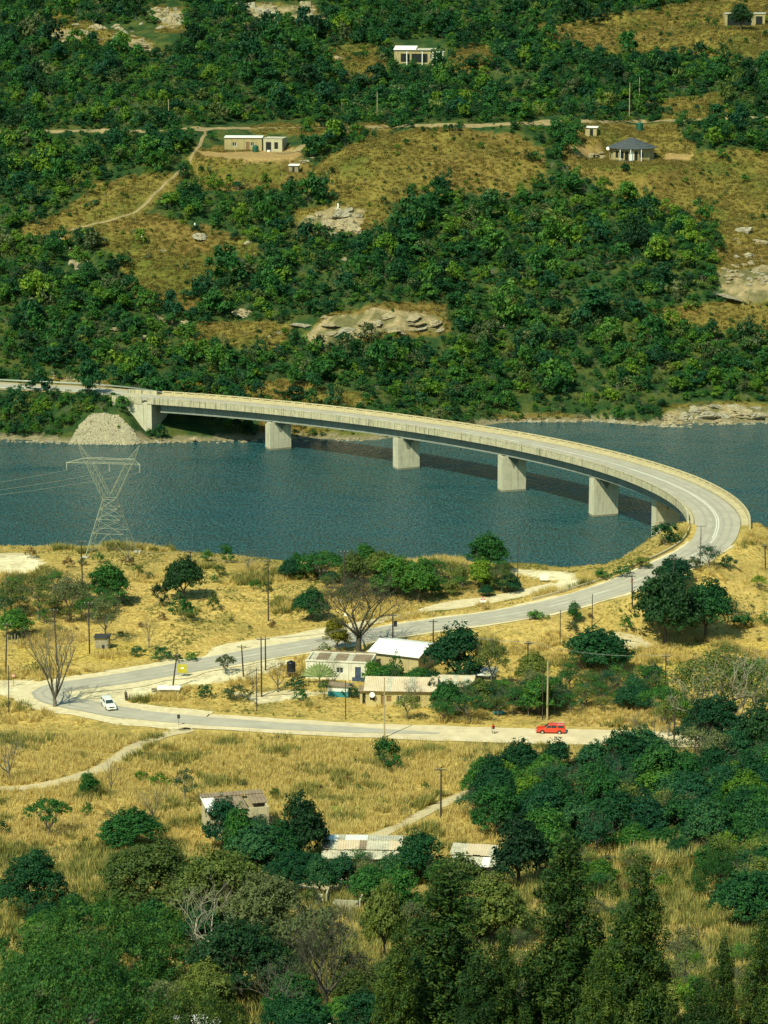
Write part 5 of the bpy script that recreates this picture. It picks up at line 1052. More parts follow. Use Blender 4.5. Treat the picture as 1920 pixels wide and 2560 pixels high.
for x, t, b_, lab in [(422, 250, 305, 'pale pole above the left end of the hill road'), (943, 232, 295, 'pale pole above the middle of the hill road'), (1573, 210, 300, 'tall pale pole behind the round-roofed house'), (1598, 195, 255, 'pale pole further up behind the round-roofed house'), (695, 55, 110, 'pale dead stem high on the left hillside')]: pole(x, t, b_, lab, 0, polel, 0, .14)
pole(1889, 55, 88, 'short dark pole beside the ruin at the top right', 0, None, 0, .1)
wirem = mat('wire', (.30, .30, .26), .5, metal=.3)
def wires(a, b_, label, n=3, sag=1.2, r=.018, off=.6):
    (pa, ha, la), (pb, hb, lb) = POLES[a], POLES[b_]; A = Vector((pa.x + la, pa.y, pa.z + ha - .1)); B = Vector((pb.x + lb, pb.y, pb.z + hb - .1)); e = empty('power_line', A, 0, label, 'wires')
    for k in range(n):
        o = Vector(((k - (n - 1) / 2) * off, -.08, 0)); pts = [A.lerp(B, t) + o - Vector((0, 0, sag * 4 * t * (1 - t))) - A for t in np.linspace(0, 1, 15)]; MB().tube(pts, r, 3).build('wire', wirem, e)
wires(4, 5, 'wires between the poles left of the tin hut', 2); wires(17, 16, 'wires from the double pole to the transformer pole'); wires(16, 14, 'wires from the transformer pole over the tan roofs'); wires(14, 21, 'pale wires crossing the broad dark mango-like tree', 3, 1.0, .012); wires(0, 1, 'wires along the river bank at left', 2); wires(1, 2, 'wires along the river bank left of centre', 2)
wires(21, 22, 'wires dropping to the gravel road at right', 2); wires(13, 12, 'wires on the slope beside the road', 2, .6)
# lattice pylon on the river bank
galv = mat('pylon_steel', (.42, .44, .32), .5, metal=.15, col2=(.22, .25, .19), scale=1.5); galvd = mat('pylon_steel_dark', (.10, .11, .09), .6, metal=.2)
pc = G(278, 1388); pyl = empty('lattice_pylon', pc, R(-9), 'tall steel lattice pylon standing on the river bank at left', 'pylon')
b4 = [(-4.6, -3.2), (4.6, -3.2), (4.6, 3.2), (-4.6, 3.2)]; w4 = [(-1.25, -1.0), (1.25, -1.0), (1.25, 1.0), (-1.25, 1.0)]; zw = 11.6
def lerp3(a, b_, t): return tuple(a[i] + (b_[i] - a[i]) * t for i in range(3))
for i in range(4):
    A = (*b4[i], 0); B = (*w4[i], zw); MB().bar(A, B, 0.066).build('leg', galv if i != 1 else galvd, pyl)
    MB().box(b4[i][0] - .7, b4[i][0] + .7, b4[i][1] - .7, b4[i][1] + .7, -.5, .3).build('footing', mat('footing', (.5, .45, .33)), pyl)
for i in range(4):
    A, B = (*b4[i], 0), (*w4[i], zw); C_, D_ = (*b4[(i + 1) % 4], 0), (*w4[(i + 1) % 4], zw); mb = MB(); ts = [0, .42, .66, .84, 1.0]
    for k in range(4):
        if k == 0:
            mid_ = lerp3(lerp3(A, B, .42), lerp3(C_, D_, .42), .5); mb.bar(A, mid_, 0.035).bar(C_, mid_, 0.035)
        else: mb.bar(lerp3(A, B, ts[k]), lerp3(C_, D_, ts[k + 1]), 0.031).bar(lerp3(C_, D_, ts[k]), lerp3(A, B, ts[k + 1]), 0.031)
        mb.bar(lerp3(A, B, ts[k + 1]), lerp3(C_, D_, ts[k + 1]), 0.031)
    for t in (.14, .28): mb.bar(lerp3(A, B, t), lerp3(A, lerp3(lerp3(A, B, .42), lerp3(C_, D_, .42), .5), t * 1.9), 0.027)
    mb.build('bracing', galv, pyl)
zb = 18.8
for s_ in (-1, 1):
    mb = MB(); lo = [(s_ * 1.25, -1, zw), (s_ * 1.25, 1, zw), (s_ * .1, -.8, zw + .8), (s_ * .1, .8, zw + .8)]; hi = [(s_ * 4.7, -.6, zb), (s_ * 4.7, .6, zb), (s_ * 3.3, -.6, zb), (s_ * 3.3, .6, zb)]
    for a, b_ in zip(lo, hi): mb.bar(a, b_, 0.051)
    for k in range(6):
        t0, t1 = k / 6, (k + 1) / 6
        for a, b_ in ((0, 2), (1, 3), (0, 1), (2, 3)): mb.bar(lerp3(lo[a], hi[a], t0), lerp3(lo[b_], hi[b_], t1), 0.027)
    mb.build('fork_arm', galv, pyl)
    mb = MB(); P4 = [(s_ * 3.9, -.6, zb + .9), (s_ * 3.9, .6, zb + .9), (s_ * 4.9, -.5, zb), (s_ * 4.9, .5, zb)]; tip = (s_ * 6.3, 0, zb + 3.9)
    for q_ in P4: mb.bar(q_, tip, 0.039)
    for t in (.25, .5, .75):
        for a, b_ in ((0, 2), (1, 3), (0, 1)): mb.bar(lerp3(P4[a], tip, t), lerp3(P4[b_], tip, t), 0.023)
        mb.bar(lerp3(P4[0], tip, t - .2), lerp3(P4[2], tip, t), 0.023)
    mb.build('earth_peak', galv, pyl)
    mb = MB(); tip = ((-9.0 if s_ < 0 else 6.4), 0, zb - .2)
    for q_ in [(s_ * 4.8, -.6, zb + .9), (s_ * 4.8, .6, zb + .9), (s_ * 4.8, -.6, zb), (s_ * 4.8, .6, zb)]: mb.bar(q_, tip, 0.035)
    for t in (.3, .6): mb.bar(lerp3((s_ * 4.8, -.6, zb + .9), tip, t), lerp3((s_ * 4.8, -.6, zb), tip, t + .15), 0.023)
    mb.build('crossarm', galv, pyl)
mb = MB()
for y in (-.6, .6):
    for z in (zb, zb + .9): mb.bar((-4.8, y, z), (4.8, y, z), 0.043)
    for k in range(10): x = -4.8 + k * .96; mb.bar((x, y, zb + (k % 2) * .9), (x + .96, y, zb + .9 - (k % 2) * .9), 0.027)
mb.build('crossbeam', galv, pyl)
for x in (-8.7, 0, 6.2): MB().tube([(x, 0, zb - .2), (x, 0, zb - 1.7)], .07, 6).build('insulator_string', insul, pyl)
base_ = np.array(pc); ca, sa = math.cos(R(-9)), math.sin(R(-9))
pe = empty('transmission_line', pc + Vector((0, 0, zb - 1.7)), 0, 'thin transmission wires strung to the lattice pylon', 'wires')
for x in (-8.7, 0, 6.2):
    a = Vector((x * ca, x * sa, 0)); d_ = Vector((-260, 60, 24)); MB().tube([a + d_ * t - Vector((0, 0, 22 * 4 * t * (1 - t))) for t in np.linspace(0, 1, 24)], .022, 3).build('wire', wirem, pe)

# ------------------------------------------------------------------ signs and small things
yel = mat('sign_yellow', (.48, .42, .035), .5); whitep = mat('white_paint', (.80, .80, .76), .5, var=.05); redp = mat('sign_red', (.55, .05, .03), .5); black = mat('black_paint', (.02, .02, .02), .5)
p = G(456, 1693); s = S(p); e = empty('notice_board', p, R(-4), 'yellow notice board with a white emblem on two thin legs', 'sign')
MB().box(-.78, .78, -.03, .03, .75, 2.25).build('board', yel, e); mb = MB(); mb.add([(.33 * math.cos(a), -.036, 1.62 + .13 * math.sin(a)) for a in np.linspace(0, 6.28, 20, endpoint=False)], [tuple(range(20))]).build('emblem', whitep, e)
MB().box(-.42, .42, -.037, -.033, 1.76, 1.80).build('lettering_line', mat('sign_dim', (.35, .30, .08)), e)
for x in (-.7, .7): MB().tube([(x, .06, -.3), (x, .06, 2.2)], .04, 6).build('leg', galv, e)
p = G(1360, 1456); e = empty('white_board', p, 0, 'plain white board on the sandy river bank below the bend', 'sign'); MB().box(-.82, .82, -.04, .04, .45, 1.55).build('board', whitep, e)
for x in (-.6, .6): MB().tube([(x, .07, -.3), (x, .07, 1.4)], .04, 6).build('leg', galvd, e)
def trisign(px, base, label, plate, hgt_=2.6, sz_=.9):
    p = G(px, base); e = empty('warning_sign', p, R(3), label, 'sign'); MB().tube([(0, .04, -.3), (0, .04, hgt_)], .04, 6).build('post', galvd, e); z = hgt_ - .55
    MB().prism([(-sz_ / 2, z), (sz_ / 2, z), (0, z + sz_ * .87)], -.02, .02).build('sign_border', redp, e); MB().prism([(-sz_ * .33, z + .11), (sz_ * .33, z + .11), (0, z + sz_ * .67)], -.026, -.0205).build('sign_face', whitep, e)
    MB().box(-.05, .05, -.031, -.027, z + .2, z + .45).build('symbol', black, e)
    if plate: MB().box(-.55, .55, -.02, .02, z - .42, z - .04).build('plate', whitep, e)
trisign(1207, 1529, 'triangular warning sign with a white plate beside the sandy track', True, 2.7, .85); trisign(34, 1716, 'triangular warning sign at the left edge by the hairpin', False, 2.2, .85); trisign(1581, 1474, 'triangular warning sign half hidden behind the roadside pole', False, 1.9, .8)
def backsign(px, base, label, h=1.9, w=.45): p = G(px, base); e = empty('road_sign', p, 0, label, 'sign'); MB().tube([(0, 0, -.3), (0, 0, h)], .035, 6).build('post', galvd, e); MB().box(-w / 2, w / 2, -.05, -.02, h - .65, h).build('plate', metal_d, e)
backsign(447, 1815, 'small dark sign plate on a thin post by the gravel road'); backsign(259, 1643, 'small dark sign plate on a post before the tin hut', 2.2)
rp_ = G(865, 1560); e = empty('round_sign', rp_, 0, 'white oval plate beside the great bare tree', 'sign'); MB().tube([(0, .03, -.3), (0, .03, 1.7)], .035, 6).build('post', galvd, e); MB().add([(.35 * math.cos(a), -.01, 1.75 + .27 * math.sin(a)) for a in np.linspace(0, 6.28, 18, endpoint=False)] + [(.35 * math.cos(a), .02, 1.75 + .27 * math.sin(a)) for a in np.linspace(0, 6.28, 18, endpoint=False)], [tuple(range(18)), tuple(range(35, 17, -1))] + [(i, i + 18, (i + 1) % 18 + 18, (i + 1) % 18) for i in range(18)]).build('plate', whitep, e)
for x, y, lab in [(355, 592, 'white marker post in the left clearing, the middle one'), (487, 572, 'white marker post above the pale boulder'), (152, 605, 'white marker post near the big dark tree at left'), (845, 522, 'white marker post on the rocky outcrop')]:
    p = G(x, y); o = MB().box(-.2, .2, -.2, .2, -.3, 1.5).add([(-.2, -.2, 1.5), (.2, -.2, 1.5), (.2, .2, 1.5), (-.2, .2, 1.5), (0, 0, 1.75)], [(0, 1, 4), (1, 2, 4), (2, 3, 4), (3, 0, 4)]).build('marker_post', whitep); o.location = p; tag(o, lab, 'post')
r = random.Random(4)
for x, y, h in [(870, 325, 1.6), (893, 325, 1.7), (905, 325, 1.4), (850, 342, 1.5), (862, 345, 1.3), (870, 465, 1.9), (911, 462, 1.9), (802, 500, 1.7), (989, 505, 1.6), (1004, 512, 1.8), (1020, 520, 1.8), (1040, 528, 1.7), (1063, 530, 1.6), (1075, 538, 1.7), (1090, 536, 1.8), (1110, 540, 1.7), (1050, 520, 1.5), (700, 440, 1.6), (720, 452, 1.5), (632, 640, 1.5)]:
    p = G(x, y); o = MB().tube([(0, 0, -.3), (r.uniform(-.1, .1), 0, h * .5), (r.uniform(-.2, .2), 0, h)], [.14, .13, .11], 6).build('fence_post', woodm); o.location = p; tag(o, 'rough dark fence post on the open middle hillside', 'post', 'rough fence posts on the hillside')
for x, y in [(20, 1610), (30, 1611), (38, 1608), (45, 1612)]:
    p = G(x, y); o = MB().tube([(0, 0, -.3), (0, 0, 1.7)], .08, 6).build('fence_post', barkp); o.location = p; tag(o, 'pale fence stake under the low tree at the left edge', 'post', 'pale fence stakes at the left edge')

# ------------------------------------------------------------------ rocks
rockm = mat('granite', (.44, .35, .20), .95, col2=(.22, .19, .12), scale=.55, bump=.15, stain=(.13, .13, .10)); rockg = mat('granite_grey', (.40, .36, .25), .95, col2=(.22, .20, .15), scale=.7, bump=.12)
ROCK = []
for k in range(6):
    bm = bmesh.new(); bmesh.ops.create_icosphere(bm, subdivisions=4, radius=1); rk_ = random.Random(k); cuts = [(Vector((rk_.uniform(-1, 1), rk_.uniform(-1, 1), rk_.uniform(-.3, 1))).normalized(), rk_.uniform(.55, .85)) for _ in range(7)]
    for v in bm.verts:
        for n_, d_ in cuts:
            e_ = v.co.dot(n_) - d_
            if e_ > 0: v.co -= n_ * e_ * .9
        n_ = mnoise.noise(v.co * 1.3 + Vector((k * 9, 0, 0))) * .35 + mnoise.noise(v.co * 4 + Vector((0, k * 7, 0))) * .13 - .22 * max(0, .12 - abs(mnoise.noise(v.co * 2.2 + Vector((5, k * 3, 0))))) / .12 + mnoise.noise(v.co * 10) * .05; v.co *= 1 + n_; v.co.z *= .62
        v.co.x = round(v.co.x * 3.0) / 3.0 * .35 + v.co.x * .65
    me_ = bpy.data.meshes.new('boulder'); bm.to_mesh(me_); bm.free(); me_.materials.append(rockm if k % 3 else rockg); ROCK.append(me_)
def rock(px, py, wpx, lab, flat=1.0, grp=None, k=None):
    p = G(px, py); s = S(p); w = wpx / s / 2; o = link('boulder', ROCK[random.randrange(6) if k is None else k], p + Vector((0, 0, -.1 * w)), (random.uniform(-.2, .2), random.uniform(-.2, .2), random.uniform(0, 6.28)), (w, w * .85, w * flat)); tag(o, lab, 'rock', grp); return o
for x, y, w, lab, fl in [(205, 662, 82, 'large square boulder with dark streaks in the left thicket', 1.1), (238, 672, 34, 'smaller boulder at the foot of the large streaked boulder', 1), (500, 590, 44, 'pale rounded boulder beside the left clearing', .8), (620, 606, 22, 'small pale rock right of the pale rounded boulder', .8),
  (395, 793, 40, 'pale tilted slab in the lower left thicket, upper one', .4), (446, 806, 62, 'pale tilted slab with dark edge in the lower left thicket', .45), (289, 820, 46, 'grey slab left of the pale tilted slabs', .4), (610, 777, 62, 'pale dome rock among the lower middle bushes', .5), (1249, 810, 52, 'tan boulder alone in the lower thicket right of the slab', .6),
  (1854, 575, 52, 'tan block boulder near the right edge, upper one', .8), (1897, 606, 66, 'long tan block boulder at the right edge', .7), (1868, 640, 40, 'grey boulder below the long tan block', .9), (1677, 1048, 66, 'tan boulder on the shore right of the bridge bend', .9), (1712, 1040, 40, 'tall rock beside the shore boulder', 1.1),
  (1768, 1037, 84, 'wide tan shore slab right of the shore boulders', .55), (1860, 1032, 92, 'widest tan shore slab near the right edge', .6), (143, 88, 60, 'pale rock high at the top left', .5), (249, 70, 56, 'pale blocky rock at the top left', .8), (359, 114, 70, 'long pale slab running down at the top left', .4), (428, 54, 44, 'upright pale crag at the top', 1.5),
  (677, 40, 64, 'pale crag left of top centre', 1.3), (775, 44, 40, 'rounded pale boulder near the top centre', 1), (260, 6, 46, 'pale rock cut by the top edge', .7), (810, 187, 40, 'pale flat rock in the upper clearing', .5), (914, 192, 30, 'pale rock at the upper clearing edge', .8), (489, 1096, 44, 'pale rounded rock under the bridge on the far shore', .5),
  (820, 560, 80, 'tan outcrop on the middle hillside, left part', .7), (872, 560, 90, 'tan outcrop on the middle hillside, right part', .8), (850, 535, 60, 'tan outcrop on the middle hillside, upper part', .5), (1830, 740, 90, 'flat pale rock sheet near the right edge', .15)]: rock(x, y, w, lab, fl)
def rocks(n, poly, wr, lab, seed, fl=(.4, .9)):
    r = random.Random(seed); xs = [q_[0] for q_ in poly]; ys = [q_[1] for q_ in poly]; k = 0; g = 0
    while k < n and g < n * 20:
        g += 1; x, y = r.uniform(min(xs), max(xs)), r.uniform(min(ys), max(ys))
        if inpoly(np.array([x]), np.array([y]), poly)[0]:
            fx_ = (x - min(xs)) / (max(xs) - min(xs)); fy_ = (y - min(ys)) / (max(ys) - min(ys)); w_ = r.uniform(*wr); l_ = ('big ' if w_ > wr[0] + (wr[1] - wr[0]) * .66 else 'small ' if w_ < wr[0] + (wr[1] - wr[0]) * .33 else '') + lab + ', ' + ('upper ' if fy_ < .5 else 'lower ') + ('left' if fx_ < .33 else 'middle' if fx_ < .66 else 'right'); rock(x, y, w_, l_, r.uniform(*fl), l_ + ' of the group'); k += 1
rocks(18, [(640, 835), (800, 790), (1000, 770), (1100, 800), (1090, 830), (900, 838), (740, 860)], (22, 70), 'cracked pale rock plate of the big slab above the bridge', 41, (.15, .4))
rocks(14, [(820, 800), (940, 770), (1090, 785), (1100, 830), (900, 835), (820, 860), (760, 850)], (18, 60), 'pale rock lying on the big slab above the bridge', 1, (.2, .5))
rocks(20, [(740, 545), (860, 520), (910, 540), (880, 585), (750, 590)], (14, 40), 'tan stone around the middle hillside outcrop', 2)
rocks(36, [(1790, 680), (1920, 640), (1920, 760), (1810, 700)], (10, 30), 'loose pale stone in the rocky patch at the right edge', 3)
rocks(16, [(1740, 610), (1850, 590), (1850, 680), (1760, 670)], (8, 24), 'grey stone scattered left of the tan block boulders', 4)
rocks(26, [(380, 20), (460, 20), (470, 70), (390, 75)], (12, 40), 'pale stone around the upright crag at the top', 42, (.5, 1.4))
rocks(30, [(560, 10), (800, 5), (810, 70), (600, 75)], (16, 54), 'pale stone on the rocky crag left of top centre', 5, (.5, 1.2))
rocks(26, [(100, 60), (300, 60), (420, 120), (400, 140), (230, 110), (110, 100)], (14, 46), 'pale stone among the bushes at the top left', 6, (.4, 1))
rocks(14, [(130, 925), (260, 935), (260, 955), (130, 948)], (8, 24), 'stone beside the road above the far embankment', 7)
rocks(18, [(1720, 1015), (1900, 1008), (1920, 1050), (1740, 1050)], (24, 60), 'tan shore rock in the slabs near the right edge', 20, (.3, .7))
rocks(20, [(1640, 1046), (1740, 1050), (1740, 1072), (1650, 1070)], (8, 24), 'boulder at the foot of the shore slabs', 10)
rocks(12, [(750, 385), (790, 365), (810, 375), (770, 410), (750, 405)], (10, 20), 'stone of the heap right of the tan houses', 12)
rocks(9, [(1460, 385), (1510, 378), (1515, 392), (1460, 396)], (8, 22), 'pale stone in the yard left of the round-roofed house', 13)
for q_ in range(3): rocks((18, 14, 14)[q_], [[(560, 620), (1500, 560), (1750, 700), (1500, 900), (700, 780)], [(0, 560), (500, 640), (560, 900), (0, 900)], [(0, 20), (1000, 30), (900, 260), (0, 260)]][q_], (8, 26), ['pale stone showing between the bushes right of middle', 'pale stone showing between the bushes at lower left', 'pale stone showing between the bushes at upper left'][q_], 30 + q_, (.5, 1))
r = np.random.RandomState(15); X = []; Y = []; Z = []
for (x0, y0, x1, y1, n_) in [(-200, 1096, 172, 1108, 130), (360, 1108, 960, 1100, 110), (1240, 1054, 1500, 1053, 90), (1500, 1053, 1690, 1066, 90), (1690, 1062, 2050, 1058, 90)]:
    for k in range(n_): t = r.rand(); p = G(x0 + (x1 - x0) * t + r.uniform(-3, 3), y0 + (y1 - y0) * t + r.uniform(-5, 2)); X.append(p.x); Y.append(p.y); Z.append(p.z)
n = len(X); s0 = np.exp(r.normal(size=n) * .45) * .38; scatter('shore_stones', ROCK[:4], np.array(X), np.array(Y), np.array(Z), r.randint(0, 4, n), np.stack([np.zeros(n), np.zeros(n), r.uniform(0, 6, n)], 1), np.stack([s0, s0, s0 * .8], 1), 'pale loose stones lining the far waterline')
# riprap cone beside the far abutment
X, Y, Z = [], [], []; r = np.random.RandomState(5)
RP = [(172, 1111), (200, 1062), (228, 1036), (262, 1034), (296, 1040), (330, 1072), (352, 1108), (330, 1113)]
while len(X) < 3600:
    x, y = r.uniform(168, 355), r.uniform(1032, 1113)
    if inpoly(np.array([x]), np.array([y]), RP)[0]: p = G(x, y); X.append(p.x); Y.append(p.y); Z.append(p.z)
X, Y, Z = map(np.array, (X, Y, Z)); n = len(X); s0 = r.uniform(.16, .38, n); rk = []
ripm = mat('riprap', (.46, .40, .27), .95, col2=(.26, .24, .17), scale=.9, bump=.1)
for k in range(3):
    bm = bmesh.new(); bmesh.ops.create_icosphere(bm, subdivisions=1, radius=1)
    for v in bm.verts: v.co *= 1 + mnoise.noise(v.co * 1.7 + Vector((k * 5, 3, 0))) * .5; v.co.z *= .7
    me_ = bpy.data.meshes.new('stone'); bm.to_mesh(me_); bm.free(); me_.materials.append(ripm); rk.append(me_)
scatter('riprap_stones', rk, X, Y, Z, r.randint(0, 3, n), r.uniform(0, 6, (n, 3)), np.stack([s0 * 1.2, s0, s0], 1), 'pale loose stone slope protecting the far bridge abutment')

# ------------------------------------------------------------------ buildings
plast = mat('plaster_tan', (.52, .43, .22), .9, col2=(.40, .33, .17), scale=.7, bump=.02, stain=(.30, .25, .14)); plasth = mat('plaster_hill', (.46, .38, .19), .9, col2=(.35, .29, .14), scale=.7, stain=(.25, .21, .11)); blockg = mat('block_grey', (.44, .41, .28), .9, col2=(.34, .32, .22), scale=1)
plasty = mat('plaster_yellow', (.60, .49, .22), .9, col2=(.48, .39, .18), scale=.8, stain=(.36, .29, .15)); plastw = mat('plaster_white', (.76, .73, .62), .85, col2=(.62, .58, .46), scale=.8, stain=(.45, .42, .32))
dark = mat('interior_shade', (.02, .025, .025), .3, var=.1); glass = mat('window_glass', (.03, .05, .055), .12, var=.2, spec=.6); doorm = mat('door_wood', (.24, .15, .07), .7); bluem = mat('blue_door', (.05, .08, .14), .6); tealp = mat('teal_paint', (.03, .28, .30), .6, col2=(.05, .20, .22))
sheet_w = mat('roof_sheet_white', (.82, .82, .78), .55, col2=(.74, .74, .68), scale=.8); sheet_t = mat('roof_sheet_tan', (.62, .52, .37), .8, col2=(.50, .39, .26), scale=.6); sheet_r = mat('roof_sheet_rust', (.30, .23, .15), .8, col2=(.18, .13, .09), scale=.8); sheet_g = mat('roof_sheet_grey', (.60, .57, .44), .7, col2=(.40, .37, .28), scale=.9, stain=(.26, .20, .12))
slate = mat('roof_slate', (.085, .10, .11), .8, col2=(.045, .055, .06), scale=1.5); tankg = mat('tank_green', (.015, .10, .06), .4); tankb = mat('tank_dark', (.012, .015, .02), .4)
def wall(parent, M, w, h, t, ops, m, name='wall', paint=None):
    """wall in the local x-z plane with cut openings, holes backed by a panel of painted shade; ops: (x0,x1,z0,z1,kind)"""
    xs = sorted({0, w} | {o[0] for o in ops} | {o[1] for o in ops}); zs = sorted({-.5, h} | {max(o[2], -.5) for o in ops} | {o[3] for o in ops}); mb = MB()
    for i in range(len(xs) - 1):
        run = None; z_ = []
        for j in range(len(zs) - 1):
            cxm, czm = (xs[i] + xs[i + 1]) / 2, (zs[j] + zs[j + 1]) / 2
            if any(o[0] < cxm < o[1] and o[2] < czm < o[3] for o in ops): continue
            if z_ and abs(z_[-1][1] - zs[j]) < 1e-6: z_[-1][1] = zs[j + 1]
            else: z_.append([zs[j], zs[j + 1]])
        for a, b_ in z_: mb.box(xs[i], xs[i + 1], 0, t, a, b_, M)
    o_ = mb.build(name, m, parent)
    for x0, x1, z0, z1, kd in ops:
        mm = {'door': doorm, 'blue': bluem, 'hole': dark, 'glass': glass, 'curtain': whitep}[kd]; nm = {'door': 'door', 'blue': 'door', 'hole': 'shade_panel', 'glass': 'window', 'curtain': 'curtain'}[kd]
        pn = MB().box(x0, x1, t * .55, t * .75, z0, z1, M).build(nm, mm, parent)  # a hole gets a near-black panel: interior shade painted as colour
        if kd == 'glass':
            f = MB()
            for a, b_, c_, d_ in ((x0, x0 + .07, z0, z1), (x1 - .07, x1, z0, z1), (x0 + .07, x1 - .07, z1 - .07, z1), (x0 + .07, x1 - .07, z0, z0 + .07), ((x0 + x1) / 2 - .03, (x0 + x1) / 2 + .03, z0 + .07, z1 - .07)): f.box(a, b_, t * .35, t * .54, c_, d_, M)
            f.build('window_frame', whitep, pn)
    return o_
def shell(e, w, d, h, t, m, front=(), right=(), left=(), name='wall'):
    wall(e, Matrix.Translation((-w / 2, 0, 0)), w, h, t, list(front), m, name)
    wall(e, Matrix.Translation((w / 2, t, 0)) @ Matrix.Rotation(R(90), 4, 'Z'), d - 2 * t, h, t, list(right), m, name)
    wall(e, Matrix.Translation((-w / 2 + t, t, 0)) @ Matrix.Rotation(R(90), 4, 'Z'), d - 2 * t, h, t, list(left), m, name)
    wall(e, Matrix.Translation((-w / 2, d - t, 0)), w, h, t, [], m, name)
def corr(e, x0, x1, A, B, m, waves=5, name='roof_sheet', th=.035, lift=0):
    """corrugated sheet spanning x0..x1 from eave point A=(y,z) to ridge point B=(y,z)"""
    n = waves * 4; mb = MB(); vs_ = []
    for (y, z) in (A, B):
        for dz in (0, -th):
            for k in range(n + 1): vs_.append((x0 + (x1 - x0) * k / n, y, z + dz + lift + .025 * math.sin(k * math.pi / 2)))
    q_ = n + 1; fs = [(k, k + 1, 2 * q_ + k + 1, 2 * q_ + k) for k in range(n)] + [(q_ + k + 1, q_ + k, 3 * q_ + k, 3 * q_ + k + 1) for k in range(n)] + [(k + 1, k, q_ + k, q_ + k + 1) for k in range(n)] + [(2 * q_ + k, 2 * q_ + k + 1, 3 * q_ + k + 1, 3 * q_ + k) for k in range(n)] + [(0, 2 * q_, 3 * q_, q_), (n, q_ + n, 3 * q_ + n, 2 * q_ + n)]
    mb.add(vs_, fs); return mb.build(name, m, e)
def roofrun(e, x0, x1, A, B, ms, wsheet=.9, jit=.02, seed=1, skip=()):
    r = random.Random(seed); n = max(1, round((x1 - x0) / wsheet)); g = (x1 - x0) / n
    for k in range(n):
        if k in skip: continue
        corr(e, x0 + g * k - .01, x0 + g * (k + 1) + .01, (A[0] - r.uniform(0, jit * 4), A[1]), (B[0], B[1]), ms[r.randrange(len(ms))], 3, lift=.004 * (k % 2) + r.uniform(0, jit))
def house(name, px, py, rot, lab, cat='house'): p = G(px, py); return empty(name, p, R(rot), lab, cat), p
# hill houses
e, p = house('block_house', 608, 377, -2, 'long tan block house with a flat white roof edge on the far hillside')
shell(e, 11.6, 5.5, 3.9, .25, plasth, [(2.5, 3.7, 1.4, 2.6, 'glass'), (6.7, 7.8, 0, 2.7, 'door'), (8.1, 9.2, 1.5, 2.6, 'glass')])
corr(e, -5.95, 5.95, (-.3, 4.02), (5.7, 4.25), sheet_w, 20, 'roof')
e, p = house('unfinished_house', 682, 379, -14, 'small unfinished cement house with black openings beside the long tan house')
shell(e, 6.0, 5.5, 4.0, .25, mat('cement', (.50, .46, .31), .9, col2=(.40, .37, .25)), [(.8, 2.5, 0, 2.9, 'hole'), (3.5, 4.7, .8, 2.9, 'hole')], [(1.4, 2.4, 1.3, 3.0, 'hole')])
corr(e, -3.1, 3.1, (-.15, 4.08), (5.6, 4.12), sheet_g, 12, 'roof')
tb = MB().lathe([(0.02, 1.0), (.55, .98), (.62, .9), (.62, .06), (.5, 0)], 14).build('wash_tub', whitep); tb.location = p + Vector((-1.2, -1.2, 0)); tb.scale = (.9, .6, .6); tag(tb, 'white tub standing in the black doorway of the unfinished house', 'tub')
def tank(px, py, w, h, m, lab, stand=0):
    p = G(px, py); e = empty('water_tank', p, 0, lab, 'water tank'); pr = [(w * .5, 0)]
    for k in range(1, 6): z = h * .82 * k / 6; pr += [(w * .5, z - .04), (w * .48, z), (w * .5, z + .04)]
    pr += [(w * .5, h * .82), (w * .42, h * .9), (w * .15, h * .96)]
    MB().lathe(pr, 20, (0, 0, stand)).build('tank', m, e, True); MB().lathe([(w * .16, 0), (w * .16, h * .07)], 14, (0, 0, stand + h * .95)).build('lid', m, e)
    if stand:
        for x in (-.5, .5):
            for y in (-.5, .5): MB().box(x - .09, x + .09, y - .09, y + .09, -.2, stand - .12).build('leg', woodm, e)
        MB().box(-.75, .75, -.75, .75, stand - .12, stand).build('platform', woodm, e)
    return e
tank(639, 380, 1.9, 2.1, tankg, 'dark green water tank in front of the long tan house'); tank(1599, 327, 2.3, 2.8, tankg, 'green water tank behind the round-roofed house'); tank(728, 1692, 1.5, 1.8, tankb, 'dark water tank on a stand left of the white flat-roofed house', 1.0)
